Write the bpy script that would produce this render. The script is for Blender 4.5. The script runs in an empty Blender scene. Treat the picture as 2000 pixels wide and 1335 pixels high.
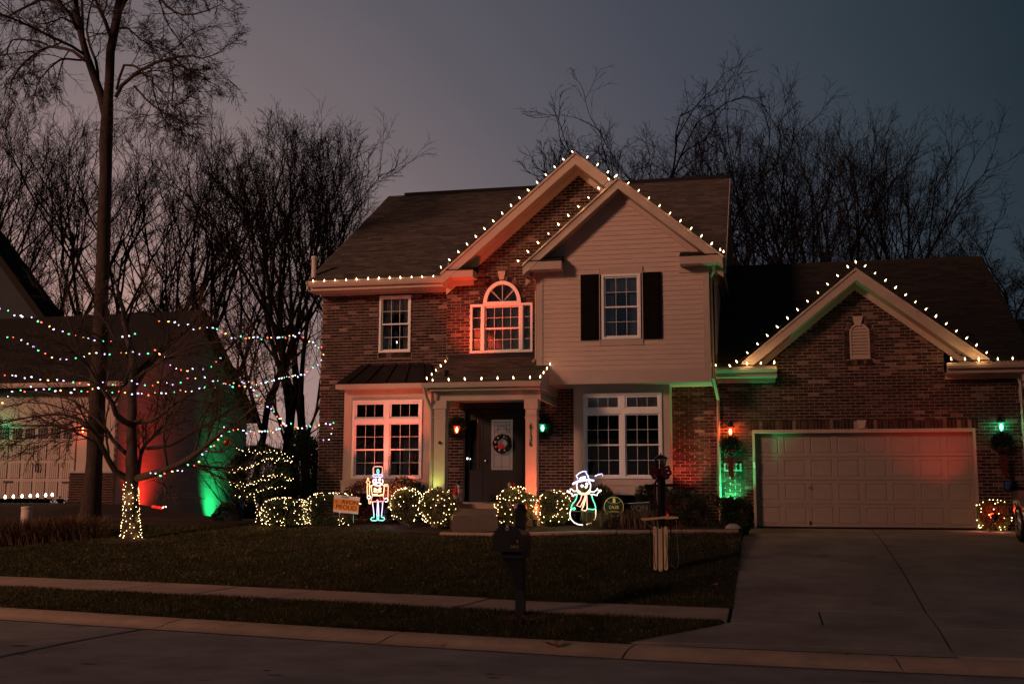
import bpy, bmesh, math, random
import numpy as np
from mathutils import Vector, Matrix
R_ = math.radians
scene = bpy.context.scene
COL = scene.collection

# ------------------------------------------------------------------ camera
F_PX = 2222.0
YAW, PITCH, ROLL = R_(12.50), R_(8.04), R_(0.25)
CAMZ = 1.5
_cy, _sy, _cp, _sp = math.cos(YAW), math.sin(YAW), math.cos(PITCH), math.sin(PITCH)
FW = Vector((-_sy*_cp, _cy*_cp, _sp))
_r = Vector((_cy, _sy, 0)); _u = _r.cross(FW)
RT = _r*math.cos(ROLL) + _u*math.sin(ROLL)
UP = _u*math.cos(ROLL) - _r*math.sin(ROLL)
cam_d = bpy.data.cameras.new('camera')
cam = bpy.data.objects.new('camera', cam_d); COL.objects.link(cam)
cam_d.sensor_width = 36.0; cam_d.lens = F_PX/2000*36.0
cam_d.clip_start = 0.1; cam_d.clip_end = 2000
M = Matrix((RT, UP, -FW)).transposed().to_4x4(); M.translation = Vector((0, 0, CAMZ))
cam.matrix_world = M
scene.camera = cam

# ------------------------------------------------------------------ world sky
SUN_AZ = Vector((-0.62, -0.78, 0)).normalized()      # low warm street-side light comes from front left
GLOW = Vector((-math.sin(R_(35)), math.cos(R_(35)), -0.03)).normalized()   # dusk glow behind the trees
world = bpy.data.worlds.new('World'); scene.world = world; world.use_nodes = True
nt = world.node_tree; nt.nodes.clear()
out = nt.nodes.new('ShaderNodeOutputWorld')
geo = nt.nodes.new('ShaderNodeNewGeometry')
def srgb(r, g, b):
    f = lambda c: (c/255/12.92) if c <= 10 else ((c/255+0.055)/1.055)**2.4
    return (f(r), f(g), f(b), 1)
tc = nt.nodes.new('ShaderNodeTexCoord')
dot = nt.nodes.new('ShaderNodeVectorMath'); dot.operation = 'DOT_PRODUCT'
nt.links.new(tc.outputs['Generated'], dot.inputs[0]); dot.inputs[1].default_value = GLOW
acos = nt.nodes.new('ShaderNodeMath'); acos.operation = 'ARCCOSINE'; nt.links.new(dot.outputs['Value'], acos.inputs[0])
nz = nt.nodes.new('ShaderNodeTexNoise'); nz.inputs['Scale'].default_value = 2.2; nz.inputs['Detail'].default_value = 3
mpn = nt.nodes.new('ShaderNodeMapping'); mpn.inputs['Scale'].default_value = (1, 1, 3.5)
nt.links.new(tc.outputs['Generated'], mpn.inputs['Vector']); nt.links.new(mpn.outputs['Vector'], nz.inputs['Vector'])
nzm = nt.nodes.new('ShaderNodeMath'); nzm.operation = 'MULTIPLY_ADD'; nzm.inputs[1].default_value = 0.07; nzm.inputs[2].default_value = -0.035
nt.links.new(nz.outputs['Fac'], nzm.inputs[0])
addn = nt.nodes.new('ShaderNodeMath'); addn.operation = 'ADD'; nt.links.new(acos.outputs[0], addn.inputs[0]); nt.links.new(nzm.outputs[0], addn.inputs[1])
div = nt.nodes.new('ShaderNodeMath'); div.operation = 'DIVIDE'; nt.links.new(addn.outputs[0], div.inputs[0]); div.inputs[1].default_value = math.pi
ramp = nt.nodes.new('ShaderNodeValToRGB'); nt.links.new(div.outputs[0], ramp.inputs[0])
stops = [(0, (205, 158, 144)), (10, (188, 148, 138)), (17, (150, 126, 124)), (24, (116, 105, 108)), (30, (93, 89, 97)), (38, (70, 73, 84)),
         (46, (50, 60, 69)), (54, (30, 43, 52)), (62, (22, 34, 42)), (80, (24, 33, 41)), (125, (34, 41, 49)), (180, (56, 60, 66))]
els = ramp.color_ramp.elements
els[0].position = 0; els[0].color = srgb(*stops[0][1]); els[1].position = 1; els[1].color = srgb(*stops[-1][1])
for a, c in stops[1:-1]:
    e = els.new(a/180); e.color = srgb(*c)
bg = nt.nodes.new('ShaderNodeBackground'); nt.links.new(ramp.outputs['Color'], bg.inputs['Color']); bg.inputs['Strength'].default_value = 1.0
sky = nt.nodes.new('ShaderNodeTexSky'); sky.sky_type = 'NISHITA'; sky.sun_disc = False
sky.sun_elevation = R_(-4); sky.sun_rotation = R_(-35); sky.air_density = 1.5; sky.dust_density = 2
bg2 = nt.nodes.new('ShaderNodeBackground'); nt.links.new(sky.outputs['Color'], bg2.inputs['Color']); bg2.inputs['Strength'].default_value = 0.008
adds = nt.nodes.new('ShaderNodeAddShader'); nt.links.new(bg.outputs[0], adds.inputs[0]); nt.links.new(bg2.outputs[0], adds.inputs[1])
nt.links.new(adds.outputs[0], out.inputs['Surface'])

SUN_STRENGTH = 2.0; SUN_ELEV = 18.0
sd = bpy.data.lights.new('sun', 'SUN'); sd.energy = SUN_STRENGTH; sd.angle = R_(9); sd.color = (1.0, 0.46, 0.30)
sun = bpy.data.objects.new('sun', sd); COL.objects.link(sun)
_sd = Vector((SUN_AZ.x, SUN_AZ.y, math.tan(R_(SUN_ELEV)))).normalized()
sun.rotation_euler = _sd.to_track_quat('Z', 'Y').to_euler()

vs = scene.view_settings
vs.view_transform = 'Standard'; vs.look = 'None'; vs.gamma = 1; vs.exposure = 0.0; vs.use_curve_mapping = False
cy = scene.cycles
cy.max_bounces = 6; cy.diffuse_bounces = 3; cy.glossy_bounces = 3; cy.transparent_max_bounces = 10; cy.transmission_bounces = 4
cy.sample_clamp_indirect = 2.0; cy.sample_clamp_direct = 0; cy.use_denoising = True
cy.caustics_reflective = False; cy.caustics_refractive = False

# ------------------------------------------------------------------ helpers: measure the photograph on real planes
def ray(px, py): return FW + RT*((px-1000)/F_PX) - UP*((py-667.5)/F_PX)
def wy(px, py, Y):
    d = ray(px, py); t = Y/d.y
    return Vector((d.x*t, Y, CAMZ+d.z*t))
def wz(px, py, z):
    d = ray(px, py); t = (z-CAMZ)/d.z
    return Vector((d.x*t, d.y*t, z))
def X(px, py, Y): return wy(px, py, Y).x
def Z(px, py, Y): return wy(px, py, Y).z

# ------------------------------------------------------------------ materials
MAT = {}
def newmat(name):
    m = bpy.data.materials.new(name); m.use_nodes = True; MAT[name] = m
    n = m.node_tree.nodes; b = n.get('Principled BSDF')
    return m, m.node_tree, b
def plain(name, col, rough=0.6, metal=0.0, nscale=0, namp=0.15, bump=0.0, spec=0.3, bscale=None, stretch=None):
    m, t, b = newmat(name)
    b.inputs['Base Color'].default_value = (*col, 1); b.inputs['Roughness'].default_value = rough
    b.inputs['Metallic'].default_value = metal; b.inputs['Specular IOR Level'].default_value = spec
    if nscale:
        tcn = t.nodes.new('ShaderNodeTexCoord'); src = tcn.outputs['Object']
        if stretch:
            mp = t.nodes.new('ShaderNodeMapping'); mp.inputs['Scale'].default_value = stretch
            t.links.new(src, mp.inputs['Vector']); src = mp.outputs['Vector']
        n1 = t.nodes.new('ShaderNodeTexNoise'); n1.inputs['Scale'].default_value = nscale; n1.inputs['Detail'].default_value = 6
        n1.inputs['Roughness'].default_value = 0.65
        t.links.new(src, n1.inputs['Vector'])
        cr = t.nodes.new('ShaderNodeValToRGB'); cr.color_ramp.elements[0].position = 0.3; cr.color_ramp.elements[1].position = 0.7
        cr.color_ramp.elements[0].color = (*[c*(1-namp) for c in col], 1); cr.color_ramp.elements[1].color = (*[min(1, c*(1+namp)) for c in col], 1)
        t.links.new(n1.outputs['Fac'], cr.inputs[0]); t.links.new(cr.outputs[0], b.inputs['Base Color'])
        if bump:
            n2 = t.nodes.new('ShaderNodeTexNoise'); n2.inputs['Scale'].default_value = bscale or nscale*4; n2.inputs['Detail'].default_value = 4
            t.links.new(src, n2.inputs['Vector'])
            bp = t.nodes.new('ShaderNodeBump'); bp.inputs['Strength'].default_value = bump; bp.inputs['Distance'].default_value = 0.01
            t.links.new(n2.outputs['Fac'], bp.inputs['Height']); t.links.new(bp.outputs[0], b.inputs['Normal'])
    return m
def emit(name, col, strength):
    m, t, b = newmat(name)
    b.inputs['Base Color'].default_value = (*[min(1, c) for c in col], 1)
    b.inputs['Emission Color'].default_value = (*col, 1); b.inputs['Emission Strength'].default_value = strength
    b.inputs['Roughness'].default_value = 0.4
    return m
def tinted(name, stops, rough=0.85, nscale=30, namp=0.25, bump=0.3, spec=0.2, stretch=None):
    """colour of each piece from its 'tint' attribute through a ramp, plus fine grain"""
    m, t, b = newmat(name)
    b.inputs['Roughness'].default_value = rough; b.inputs['Specular IOR Level'].default_value = spec
    at = t.nodes.new('ShaderNodeAttribute'); at.attribute_name = 'tint'
    cr = t.nodes.new('ShaderNodeValToRGB'); cr.color_ramp.interpolation = 'LINEAR'
    e = cr.color_ramp.elements
    e[0].position = stops[0][0]; e[0].color = (*stops[0][1], 1); e[1].position = stops[-1][0]; e[1].color = (*stops[-1][1], 1)
    for p, c in stops[1:-1]:
        k = e.new(p); k.color = (*c, 1)
    t.links.new(at.outputs['Fac'], cr.inputs[0])
    g = t.nodes.new('ShaderNodeNewGeometry')
    src = g.outputs['Position']
    if stretch:
        mp = t.nodes.new('ShaderNodeMapping'); mp.inputs['Scale'].default_value = stretch
        t.links.new(src, mp.inputs['Vector']); src = mp.outputs['Vector']
    n1 = t.nodes.new('ShaderNodeTexNoise'); n1.inputs['Scale'].default_value = nscale; n1.inputs['Detail'].default_value = 4
    t.links.new(src, n1.inputs['Vector'])
    mr = t.nodes.new('ShaderNodeMapRange'); mr.inputs[1].default_value = 0.25; mr.inputs[2].default_value = 0.75
    mr.inputs[3].default_value = 1-namp; mr.inputs[4].default_value = 1+namp
    t.links.new(n1.outputs['Fac'], mr.inputs[0])
    mx = t.nodes.new('ShaderNodeVectorMath'); mx.operation = 'SCALE'
    t.links.new(cr.outputs[0], mx.inputs[0]); t.links.new(mr.outputs[0], mx.inputs['Scale'])
    t.links.new(mx.outputs[0], b.inputs['Base Color'])
    if bump:
        bp = t.nodes.new('ShaderNodeBump'); bp.inputs['Strength'].default_value = bump; bp.inputs['Distance'].default_value = 0.005
        t.links.new(n1.outputs['Fac'], bp.inputs['Height']); t.links.new(bp.outputs[0], b.inputs['Normal'])
    return m
BR = [(0.0, (.030, .016, .013)), (0.35, (.050, .025, .020)), (0.6, (.070, .036, .028)), (0.72, (.10, .054, .044)), (0.85, (.16, .098, .083)), (1.0, (.22, .15, .128))]
tinted('brick', BR, nscale=28, namp=.3, bump=.5)
plain('mortar', (.42, .33, .28), .95, nscale=25, namp=.2, bump=.3)
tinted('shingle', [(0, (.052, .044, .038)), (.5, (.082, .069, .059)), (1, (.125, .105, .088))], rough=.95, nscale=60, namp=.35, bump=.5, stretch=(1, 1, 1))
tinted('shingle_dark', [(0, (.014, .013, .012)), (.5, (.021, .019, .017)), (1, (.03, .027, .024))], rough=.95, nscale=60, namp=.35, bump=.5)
plain('trim_beige', (.50, .40, .335), .55, nscale=3, namp=.08, bump=.06, bscale=60)
plain('siding_beige', (.56, .44, .37), .55, nscale=2.5, namp=.09, bump=.05, bscale=80, stretch=(1, 1, 5))
plain('soffit', (.42, .34, .28), .6, nscale=3, namp=.08)
plain('window_white', (.86, .85, .83), .35, nscale=4, namp=.04)
plain('grille_white', (.62, .60, .58), .4)
plain('door_beige', (.36, .30, .26), .5, nscale=4, namp=.07, bump=.05, bscale=90)
plain('black_paint', (.012, .012, .013), .45, nscale=8, namp=.3)
plain('shutter_black', (.006, .005, .005), .85, nscale=8, namp=.3, spec=.08)
plain('metal_roof', (.022, .020, .020), .35, metal=.3, nscale=3, namp=.2)
plain('navy_paint', (.018, .022, .034), .4, nscale=6, namp=.2)
plain('keystone', (.52, .42, .34), .8, nscale=20, namp=.1, bump=.2)
plain('dark_room', (.02, .018, .017), .9)
plain('room_wall', (.10, .09, .085), .9)
plain('concrete_step_shaded', (.12, .10, .085), .9, nscale=2, namp=.25, bump=.3, bscale=80)  # concrete darkened to put the shrubs' shade on the steps
plain('blind', (.85, .80, .73), .7, nscale=2, namp=.1)
plain('curtain', (.30, .22, .15), .9, nscale=12, namp=.3, stretch=(6, 6, .3))
plain('concrete_walk', (.37, .27, .21), .9, nscale=1.4, namp=.22, bump=.35, bscale=90)  # sidewalk base colour warmed for the orange street light on it
plain('concrete_drive', (.27, .235, .205), .88, nscale=.9, namp=.36, bump=.35, bscale=80)
plain('concrete_curb', (.46, .335, .235), .9, nscale=2.0, namp=.22, bump=.4, bscale=90)  # orange street light put into the kerb's raised, warmed base colour
plain('road', (.27, .245, .23), .92, nscale=1.1, namp=.3, bump=.6, bscale=120)
plain('tar', (.02, .018, .018), .6)
plain('joint', (.035, .03, .027), .95)
plain('soil', (.035, .025, .018), 1, nscale=9, namp=.5, bump=1.0, bscale=40)
plain('mulch', (.03, .019, .013), 1, nscale=30, namp=.6, bump=1.0, bscale=70)
tinted('grass', [(0, (.022, .032, .011)), (.5, (.048, .056, .021)), (.85, (.12, .10, .045)), (1, (.42, .30, .16))], rough=.9, nscale=3, namp=.4, bump=0)
tinted('dry_grass', [(0, (.07, .042, .024)), (1, (.24, .15, .09))], rough=.9, nscale=5, namp=.3, bump=0)
tinted('leaf_dark', [(0, (.012, .022, .010)), (1, (.05, .07, .028))], rough=.55, nscale=6, namp=.3, bump=0, spec=.4)
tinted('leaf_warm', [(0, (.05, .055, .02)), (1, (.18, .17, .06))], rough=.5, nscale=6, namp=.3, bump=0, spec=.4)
tinted('leaf_red', [(0, (.05, .014, .012)), (1, (.16, .05, .035))], rough=.6, nscale=6, namp=.3, bump=0)  # red light on the shrub put into its leaf colour; also colours the tinsel
tinted('needle', [(0, (.010, .020, .012)), (1, (.03, .05, .028))], rough=.6, nscale=6, namp=.3, bump=0)
tinted('dead_leaf', [(0, (.16, .07, .03)), (1, (.42, .22, .10))], rough=.8, nscale=20, namp=.3, bump=0)
plain('bark', (.045, .033, .027), .95, nscale=6, namp=.5, bump=1.0, bscale=14, stretch=(3, 3, .7))
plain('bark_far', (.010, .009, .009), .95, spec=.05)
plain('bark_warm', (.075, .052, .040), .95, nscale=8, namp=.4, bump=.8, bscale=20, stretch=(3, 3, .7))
plain('wire', (.01, .014, .01), .6)
plain('wood_sled', (.95, .68, .42), .55, nscale=6, namp=.25, stretch=(8, 8, .6))
plain('sled_metal', (.05, .02, .02), .4, metal=.6)
plain('rope', (.5, .42, .3), .9)
plain('stone_pale', (.42, .39, .36), .9, nscale=8, namp=.2, bump=.4)
plain('pvc_white', (.62, .52, .44), .5, nscale=3, namp=.06)
plain('sign_white', (.80, .78, .76), .5)
plain('sign_orange', (.85, .36, .05), .5)
plain('sign_ink', (.02, .02, .025), .6)
plain('sign_black', (.012, .02, .012), .5)
plain('sign_yellow', (.95, .80, .20), .5)
plain('sign_dim', (.20, .17, .13), .6)
plain('ribbon_red', (.09, .010, .012), .6)
plain('gnome_red', (.45, .025, .025), .8)
plain('gnome_white', (.62, .56, .50), .9, nscale=20, namp=.2)
plain('gnome_tan', (.42, .27, .17), .8)
plain('ornament', (.55, .13, .03), .25, metal=.5)
plain('car_paint', (.075, .07, .068), .25, metal=.4, spec=.6)
plain('rubber', (.012, .012, .012), .85)
plain('alloy', (.45, .43, .42), .3, metal=.8)
plain('brass', (.5, .42, .3), .25, metal=.9)
plain('far_siding_shaded', (.03, .038, .046), .8, nscale=2, namp=.1)  # siding darkened and blued to show the upper wall in shade
plain('far_siding', (.68, .62, .56), .7, nscale=2, namp=.08)
plain('far_white', (.42, .36, .31), .6, nscale=2, namp=.06)
plain('far_brick', (.10, .055, .045), .9, nscale=12, namp=.35)
def glass(name, col=(.8, .85, .88), refl=.08, mn=0.06):
    m, t, b = newmat(name); t.nodes.remove(b)
    o = t.nodes['Material Output']
    tr = t.nodes.new('ShaderNodeBsdfTransparent'); tr.inputs[0].default_value = (*col, 1)
    gl = t.nodes.new('ShaderNodeBsdfGlossy'); gl.inputs['Roughness'].default_value = .015; gl.inputs[0].default_value = (.95, .97, 1, 1)
    fr = t.nodes.new('ShaderNodeFresnel'); fr.inputs[0].default_value = 1.55
    ad = t.nodes.new('ShaderNodeMath'); ad.operation = 'ADD'; ad.inputs[1].default_value = refl; ad.use_clamp = True
    t.links.new(fr.outputs[0], ad.inputs[0])
    mx = t.nodes.new('ShaderNodeMixShader'); t.links.new(ad.outputs[0], mx.inputs[0]); t.links.new(tr.outputs[0], mx.inputs[1]); t.links.new(gl.outputs[0], mx.inputs[2])
    t.links.new(mx.outputs[0], o.inputs['Surface'])
    return m
glass('glass', refl=.20)
glass('glass_car', (.25, .27, .3), .15)
emit('bulb_warm', (1.0, .74, .42), 7)
emit('bulb_net', (1.0, .68, .32), 10)
emit('flood_red_dim', (1.0, .03, .01), .7)
emit('bulb_path', (1.0, .88, .68), 7)
emit('bulb_white', (.72, .78, 1.0), 3.6)
emit('bulb_violet', (.60, .45, 1.0), 3.4)
emit('bulb_green', (.12, 1.0, .40), 3.2)
emit('bulb_red', (1.0, .14, .06), 3.2)
emit('bulb_amber', (1.0, .55, .18), 4)
def lampglass(name, col, tint, strength):
    m, t, b = newmat(name); t.nodes.remove(b); o = t.nodes['Material Output']
    e = t.nodes.new('ShaderNodeEmission'); e.inputs[0].default_value = (*col, 1); e.inputs[1].default_value = strength
    tr = t.nodes.new('ShaderNodeBsdfTransparent'); tr.inputs[0].default_value = (*tint, 1)
    a = t.nodes.new('ShaderNodeAddShader'); t.links.new(e.outputs[0], a.inputs[0]); t.links.new(tr.outputs[0], a.inputs[1]); t.links.new(a.outputs[0], o.inputs['Surface'])
lampglass('lamp_red', (1.0, .06, .02), (1, .5, .4), .55)
emit('lamp_red_core', (1.0, .45, .18), 14)
lampglass('lamp_green', (.02, .70, .30), (.6, 1, .8), .35)
emit('lamp_green_core', (.35, 1.0, .70), 10)
emit('flood_red', (1.0, .03, .01), 8)
emit('flood_green', (.02, 1.0, .25), 6)
emit('rope_white', (.92, .90, 1.0), 1.86)
emit('rope_blue', (.50, .58, 1.0), 1.86)
emit('rope_red', (1.0, .34, .26), 1.61)
emit('rope_orange', (1.0, .58, .30), 1.61)
emit('rope_yellow', (1.0, .80, .42), 1.74)
emit('rope_green', (.14, 1.0, .52), 1.49)
emit('rope_teal', (.25, 1.0, .75), 1.49)
emit('rope_violet', (.72, .62, 1.0), 1.61)
emit('rope_warm', (1.0, .92, .80), 1.86)
emit('window_glow', (1.0, .6, .3), .35)

# ------------------------------------------------------------------ mesh building
class MB:
    def __init__(s): s.v = []; s.f = []; s.t = []; s.m = []; s.cur = 0
    def quad(s, a, b, c, d, tint=.5):
        n = len(s.v); s.v += [tuple(a), tuple(b), tuple(c), tuple(d)]; s.f.append((n, n+1, n+2, n+3)); s.t.append(tint); s.m.append(s.cur)
    def tri(s, a, b, c, tint=.5):
        n = len(s.v); s.v += [tuple(a), tuple(b), tuple(c)]; s.f.append((n, n+1, n+2)); s.t.append(tint); s.m.append(s.cur)
    def box(s, x0, x1, y0, y1, z0, z1, tint=.5):
        n = len(s.v)
        s.v += [(x0, y0, z0), (x1, y0, z0), (x1, y1, z0), (x0, y1, z0), (x0, y0, z1), (x1, y0, z1), (x1, y1, z1), (x0, y1, z1)]
        for f in ((0, 1, 5, 4), (1, 2, 6, 5), (2, 3, 7, 6), (3, 0, 4, 7), (4, 5, 6, 7), (3, 2, 1, 0)):
            s.f.append(tuple(n+i for i in f)); s.t.append(tint); s.m.append(s.cur)
        return s
    def hexa(s, p, tint=.5):
        """8 corners: bottom 4 ccw, top 4 ccw"""
        n = len(s.v); s.v += [tuple(q) for q in p]
        for f in ((0, 1, 5, 4), (1, 2, 6, 5), (2, 3, 7, 6), (3, 0, 4, 7), (4, 5, 6, 7), (3, 2, 1, 0)):
            s.f.append(tuple(n+i for i in f)); s.t.append(tint); s.m.append(s.cur)
        return s
    def prism(s, poly, y0, y1, tint=.5):
        """poly of (x,z) extruded along y"""
        n = len(s.v); k = len(poly)
        s.v += [(x, y0, z) for x, z in poly] + [(x, y1, z) for x, z in poly]
        fs = [tuple(range(n, n+k)), tuple(range(n+2*k-1, n+k-1, -1))] + [(n+i, n+k+i, n+k+(i+1) % k, n+(i+1) % k) for i in range(k)]
        for f in fs: s.f.append(f); s.t.append(tint); s.m.append(s.cur)
        return s
    def tube(s, pts, r, n=6, tint=.5, cap=True, closed=False):
        pts = [Vector(p) for p in pts]; K = len(pts)
        rr = r if isinstance(r, (list, tuple)) else [r]*K
        base = len(s.v); ref = None
        for i, p in enumerate(pts):
            if closed: d = pts[(i+1) % K]-pts[i-1]
            else: d = pts[min(i+1, K-1)]-pts[max(i-1, 0)]
            if d.length < 1e-9: d = Vector((0, 0, 1))
            d.normalize()
            if ref is None:
                ref = Vector((0, 1, 0)) if abs(d.y) < .9 else Vector((1, 0, 0))
            a = d.cross(ref)
            if a.length < 1e-6: a = d.orthogonal()
            a.normalize(); b = d.cross(a); ref = a.cross(d) if False else ref
            for j in range(n):
                th = 2*math.pi*j/n
                s.v.append(tuple(p + a*(math.cos(th)*rr[i]) + b*(math.sin(th)*rr[i])))
        rng = K if closed else K-1
        for i in range(rng):
            i2 = (i+1) % K
            for j in range(n):
                j2 = (j+1) % n
                s.f.append((base+i*n+j, base+i*n+j2, base+i2*n+j2, base+i2*n+j)); s.t.append(tint); s.m.append(s.cur)
        if cap and not closed:
            s.f.append(tuple(base+j for j in range(n-1, -1, -1))); s.t.append(tint); s.m.append(s.cur)
            s.f.append(tuple(base+(K-1)*n+j for j in range(n))); s.t.append(tint); s.m.append(s.cur)
        return s
    def lathe(s, prof, cx, cy_, cz, n=16, tint=.5, axis='z'):
        """prof: list of (radius, height)"""
        base = len(s.v); K = len(prof)
        for r, h in prof:
            for j in range(n):
                th = 2*math.pi*j/n
                if axis == 'z': s.v.append((cx+r*math.cos(th), cy_+r*math.sin(th), cz+h))
                else: s.v.append((cx+r*math.cos(th), cy_+h, cz+r*math.sin(th)))
        for i in range(K-1):
            for j in range(n):
                j2 = (j+1) % n
                s.f.append((base+i*n+j, base+i*n+j2, base+(i+1)*n+j2, base+(i+1)*n+j)); s.t.append(tint); s.m.append(s.cur)
        s.f.append(tuple(base+j for j in range(n-1, -1, -1))); s.t.append(tint); s.m.append(s.cur)
        s.f.append(tuple(base+(K-1)*n+j for j in range(n))); s.t.append(tint); s.m.append(s.cur)
        return s
    def mesh(s, name, mats, smooth=False):
        me = bpy.data.meshes.new(name)
        me.from_pydata(s.v, [], s.f)
        if not isinstance(mats, (list, tuple)): mats = [mats]
        for m in mats: me.materials.append(MAT[m])
        if len(mats) > 1: me.polygons.foreach_set('material_index', s.m)
        a = me.attributes.new('tint', 'FLOAT', 'FACE'); a.data.foreach_set('value', s.t)
        if smooth: me.polygons.foreach_set('use_smooth', [True]*len(me.polygons))
        me.update()
        return me
    def build(s, name, mats, parent=None, smooth=False, **kw):
        return link(name, s.mesh(name, mats, smooth), parent, **kw)
def link(name, me, parent=None, loc=None, **kw):
    o = bpy.data.objects.new(name, me); COL.objects.link(o)
    if loc is not None: o.location = loc
    if parent is not None: put_under(o, parent)
    for k, v in kw.items(): o[k] = v
    return o
def put_under(o, parent):
    """keep the world position of o (rotation-free parents only need a shift)"""
    o.parent = parent
    q = parent; off = Vector((0, 0, 0))
    while q is not None:
        off += Vector(q.location); q = q.parent
    o.location = Vector(o.location) - off
def thing(name, loc, label, cat, group=None):
    o = bpy.data.objects.new(name, None); COL.objects.link(o); o.location = loc; o.empty_display_size = .2
    o['label'] = label; o['category'] = cat
    if group: o['group'] = group
    return o
def tag(o, label, cat, group=None):
    o['label'] = label; o['category'] = cat
    if group: o['group'] = group
    return o
def np_mesh(name, V, F, mat, tint=None, smooth=False):
    me = bpy.data.meshes.new(name)
    V = np.asarray(V, dtype=np.float32); F = np.asarray(F, dtype=np.int32); k = F.shape[1]
    me.vertices.add(len(V)); me.vertices.foreach_set('co', V.ravel())
    me.loops.add(F.size); me.loops.foreach_set('vertex_index', F.ravel())
    me.polygons.add(len(F)); me.polygons.foreach_set('loop_start', np.arange(0, F.size, k, dtype=np.int32))
    me.polygons.foreach_set('loop_total', np.full(len(F), k, dtype=np.int32))
    me.materials.append(MAT[mat])
    if smooth: me.polygons.foreach_set('use_smooth', np.ones(len(F), dtype=bool))
    me.update(calc_edges=True)
    if tint is not None:
        a = me.attributes.new('tint', 'FLOAT', 'FACE'); a.data.foreach_set('value', np.asarray(tint, dtype=np.float32))
    return me
def text_mesh(name, body, size, mat, depth=.002, width=None):
    cu = bpy.data.curves.new(name, 'FONT'); cu.body = body; cu.size = size; cu.extrude = depth; cu.align_x = 'CENTER'; cu.align_y = 'CENTER'
    o = bpy.data.objects.new(name, cu); COL.objects.link(o)
    dg = bpy.context.evaluated_depsgraph_get(); me = bpy.data.meshes.new_from_object(o.evaluated_get(dg))
    bpy.data.objects.remove(o); bpy.data.curves.remove(cu)
    me.name = name; me.materials.clear(); me.materials.append(MAT[mat])
    if width:
        xs = [v.co.x for v in me.vertices]; w = max(xs)-min(xs); c = (max(xs)+min(xs))/2
        for v in me.vertices: v.co.x = (v.co.x-c)*width/w
    # stand it up facing -y
    for v in me.vertices: x, y, z = v.co; v.co = (x, -z, y)
    me.update(); return me
# ------------------------------------------------------------------ ground
def interp(x, pts):
    if x <= pts[0][0]: return pts[0][1]
    for (a, b), (c, d) in zip(pts, pts[1:]):
        if x <= c: return b+(d-b)*(x-a)/(c-a)
    return pts[-1][1]
CURB = [(-60, 25.7), (-10.7, 14.63), (-7.4, 13.86), (-4.15, 13.09), (-1.5, 12.58), (1.2, 12.35), (2.42, 12.23), (60, 8.5)]
EDGE = [(-60, 24.8), (-10.09, 13.78), (-7.11, 13.15), (-4.54, 12.56), (-1.43, 11.95), (.7, 11.74), (2.29, 11.62), (60, 7.9)]
WFAR = [(-60, 28.8), (-13.08, 17.82), (-9.25, 17.03), (-5.87, 16.14), (-3.01, 15.32), (-.5, 14.86), (60, 14.9)]
WNEAR = [(-60, 27.3), (-12.02, 16.38), (-8.57, 15.72), (-5.57, 15.02), (-2.84, 14.3), (-.5, 13.74), (60, 13.7)]
yc = lambda x: interp(x, CURB); ye = lambda x: interp(x, EDGE); yf = lambda x: interp(x, WFAR); yn = lambda x: interp(x, WNEAR)
DR = [(11.9, -.075), (12.4, 0), (13.7, .14), (14.9, .2), (17.5, .49), (20, .70), (23, .92), (25.2, 1.0), (30, 1.0)]
def D(y): return interp(y, DR)
def sst(t): t = max(0, min(1, t)); return t*t*(3-2*t)
def T(x, y):
    a, b, c = yc(x), yn(x), yf(x)
    if y < a: return -.08
    if y < b: return .14*(y-a)/(b-a)
    if y < c: return .14+.05*(y-b)/(c-b)
    z = .19+.118*(y-c)
    z = min(z, 1.02) if z < .95 else 1.02-.07*math.exp(-(z-.95)/.07)
    if x < -14: z += .42*sst((y-24)/4.5)*sst((-15-x)/3.5)*(1-sst((y-30.5)/3))
    if x < -12: z -= .55*sst((y-30)/9)
    return z
DX = -.45
def G(px, py, lift=0):
    """where the view ray through a photograph pixel meets the ground"""
    d = ray(px, py); t = 10.0
    for _ in range(3000):
        p = Vector((d.x*t, d.y*t, CAMZ+d.z*t))
        h = D(p.y) if p.x > DX else T(p.x, p.y)
        if p.z <= h: return Vector((p.x, p.y, h+lift))
        t += .02
    return p
def sheet(name, xs, yfun, n, zf, mat, kind='structure', skirt=0, tint=.5, parent=None):
    mb = MB(); rows = []
    for x in xs:
        y0, y1 = yfun(x); rows.append([(x, y0+(y1-y0)*j/n, 0) for j in range(n+1)])
    rows = [[(x, y, zf(x, y)) for x, y, _ in r] for r in rows]
    for a, b in zip(rows, rows[1:]):
        for j in range(n): mb.quad(a[j], b[j], b[j+1], a[j+1], tint)
    if skirt:
        def side(seq):
            for p, q in zip(seq, seq[1:]): mb.quad((p[0], p[1], p[2]-skirt), (q[0], q[1], q[2]-skirt), q, p, tint)
        side([r[0] for r in rows]); side(rows[-1]); side([r[-1] for r in rows][::-1]); side(rows[0][::-1])
    o = mb.build(name, mat, parent)
    if kind: o['kind'] = kind
    return o
def frange(a, b, n): return [a+(b-a)*i/n for i in range(n+1)]
BEDY = lambda x: 21.65-.0*(x+4.8) if x > -4.8 else interp(x, [(-60, 26.0), (-14, 24.6), (-8, 23.3), (-7.2, 22.2), (-4.8, 21.65)])
flare = lambda x: 12.58+(x+1.5)*(13.74-12.58)/1.05
sheet('road', frange(-60, 60, 60), lambda x: (-30, ye(x)-.004), 8, lambda x, y: -.085, 'road', tint=.5)
sheet('lawn', sorted(set([round(v, 3) for v in frange(-60, -16, 22)+frange(-16, DX, 70)])), lambda x: (yf(x)+.01, 25.2 if x > -12 else 34), 60,
      lambda x, y: max(T(x, y), 0) if x < -2 else T(x, y)*1, 'soil', skirt=.25)
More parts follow.
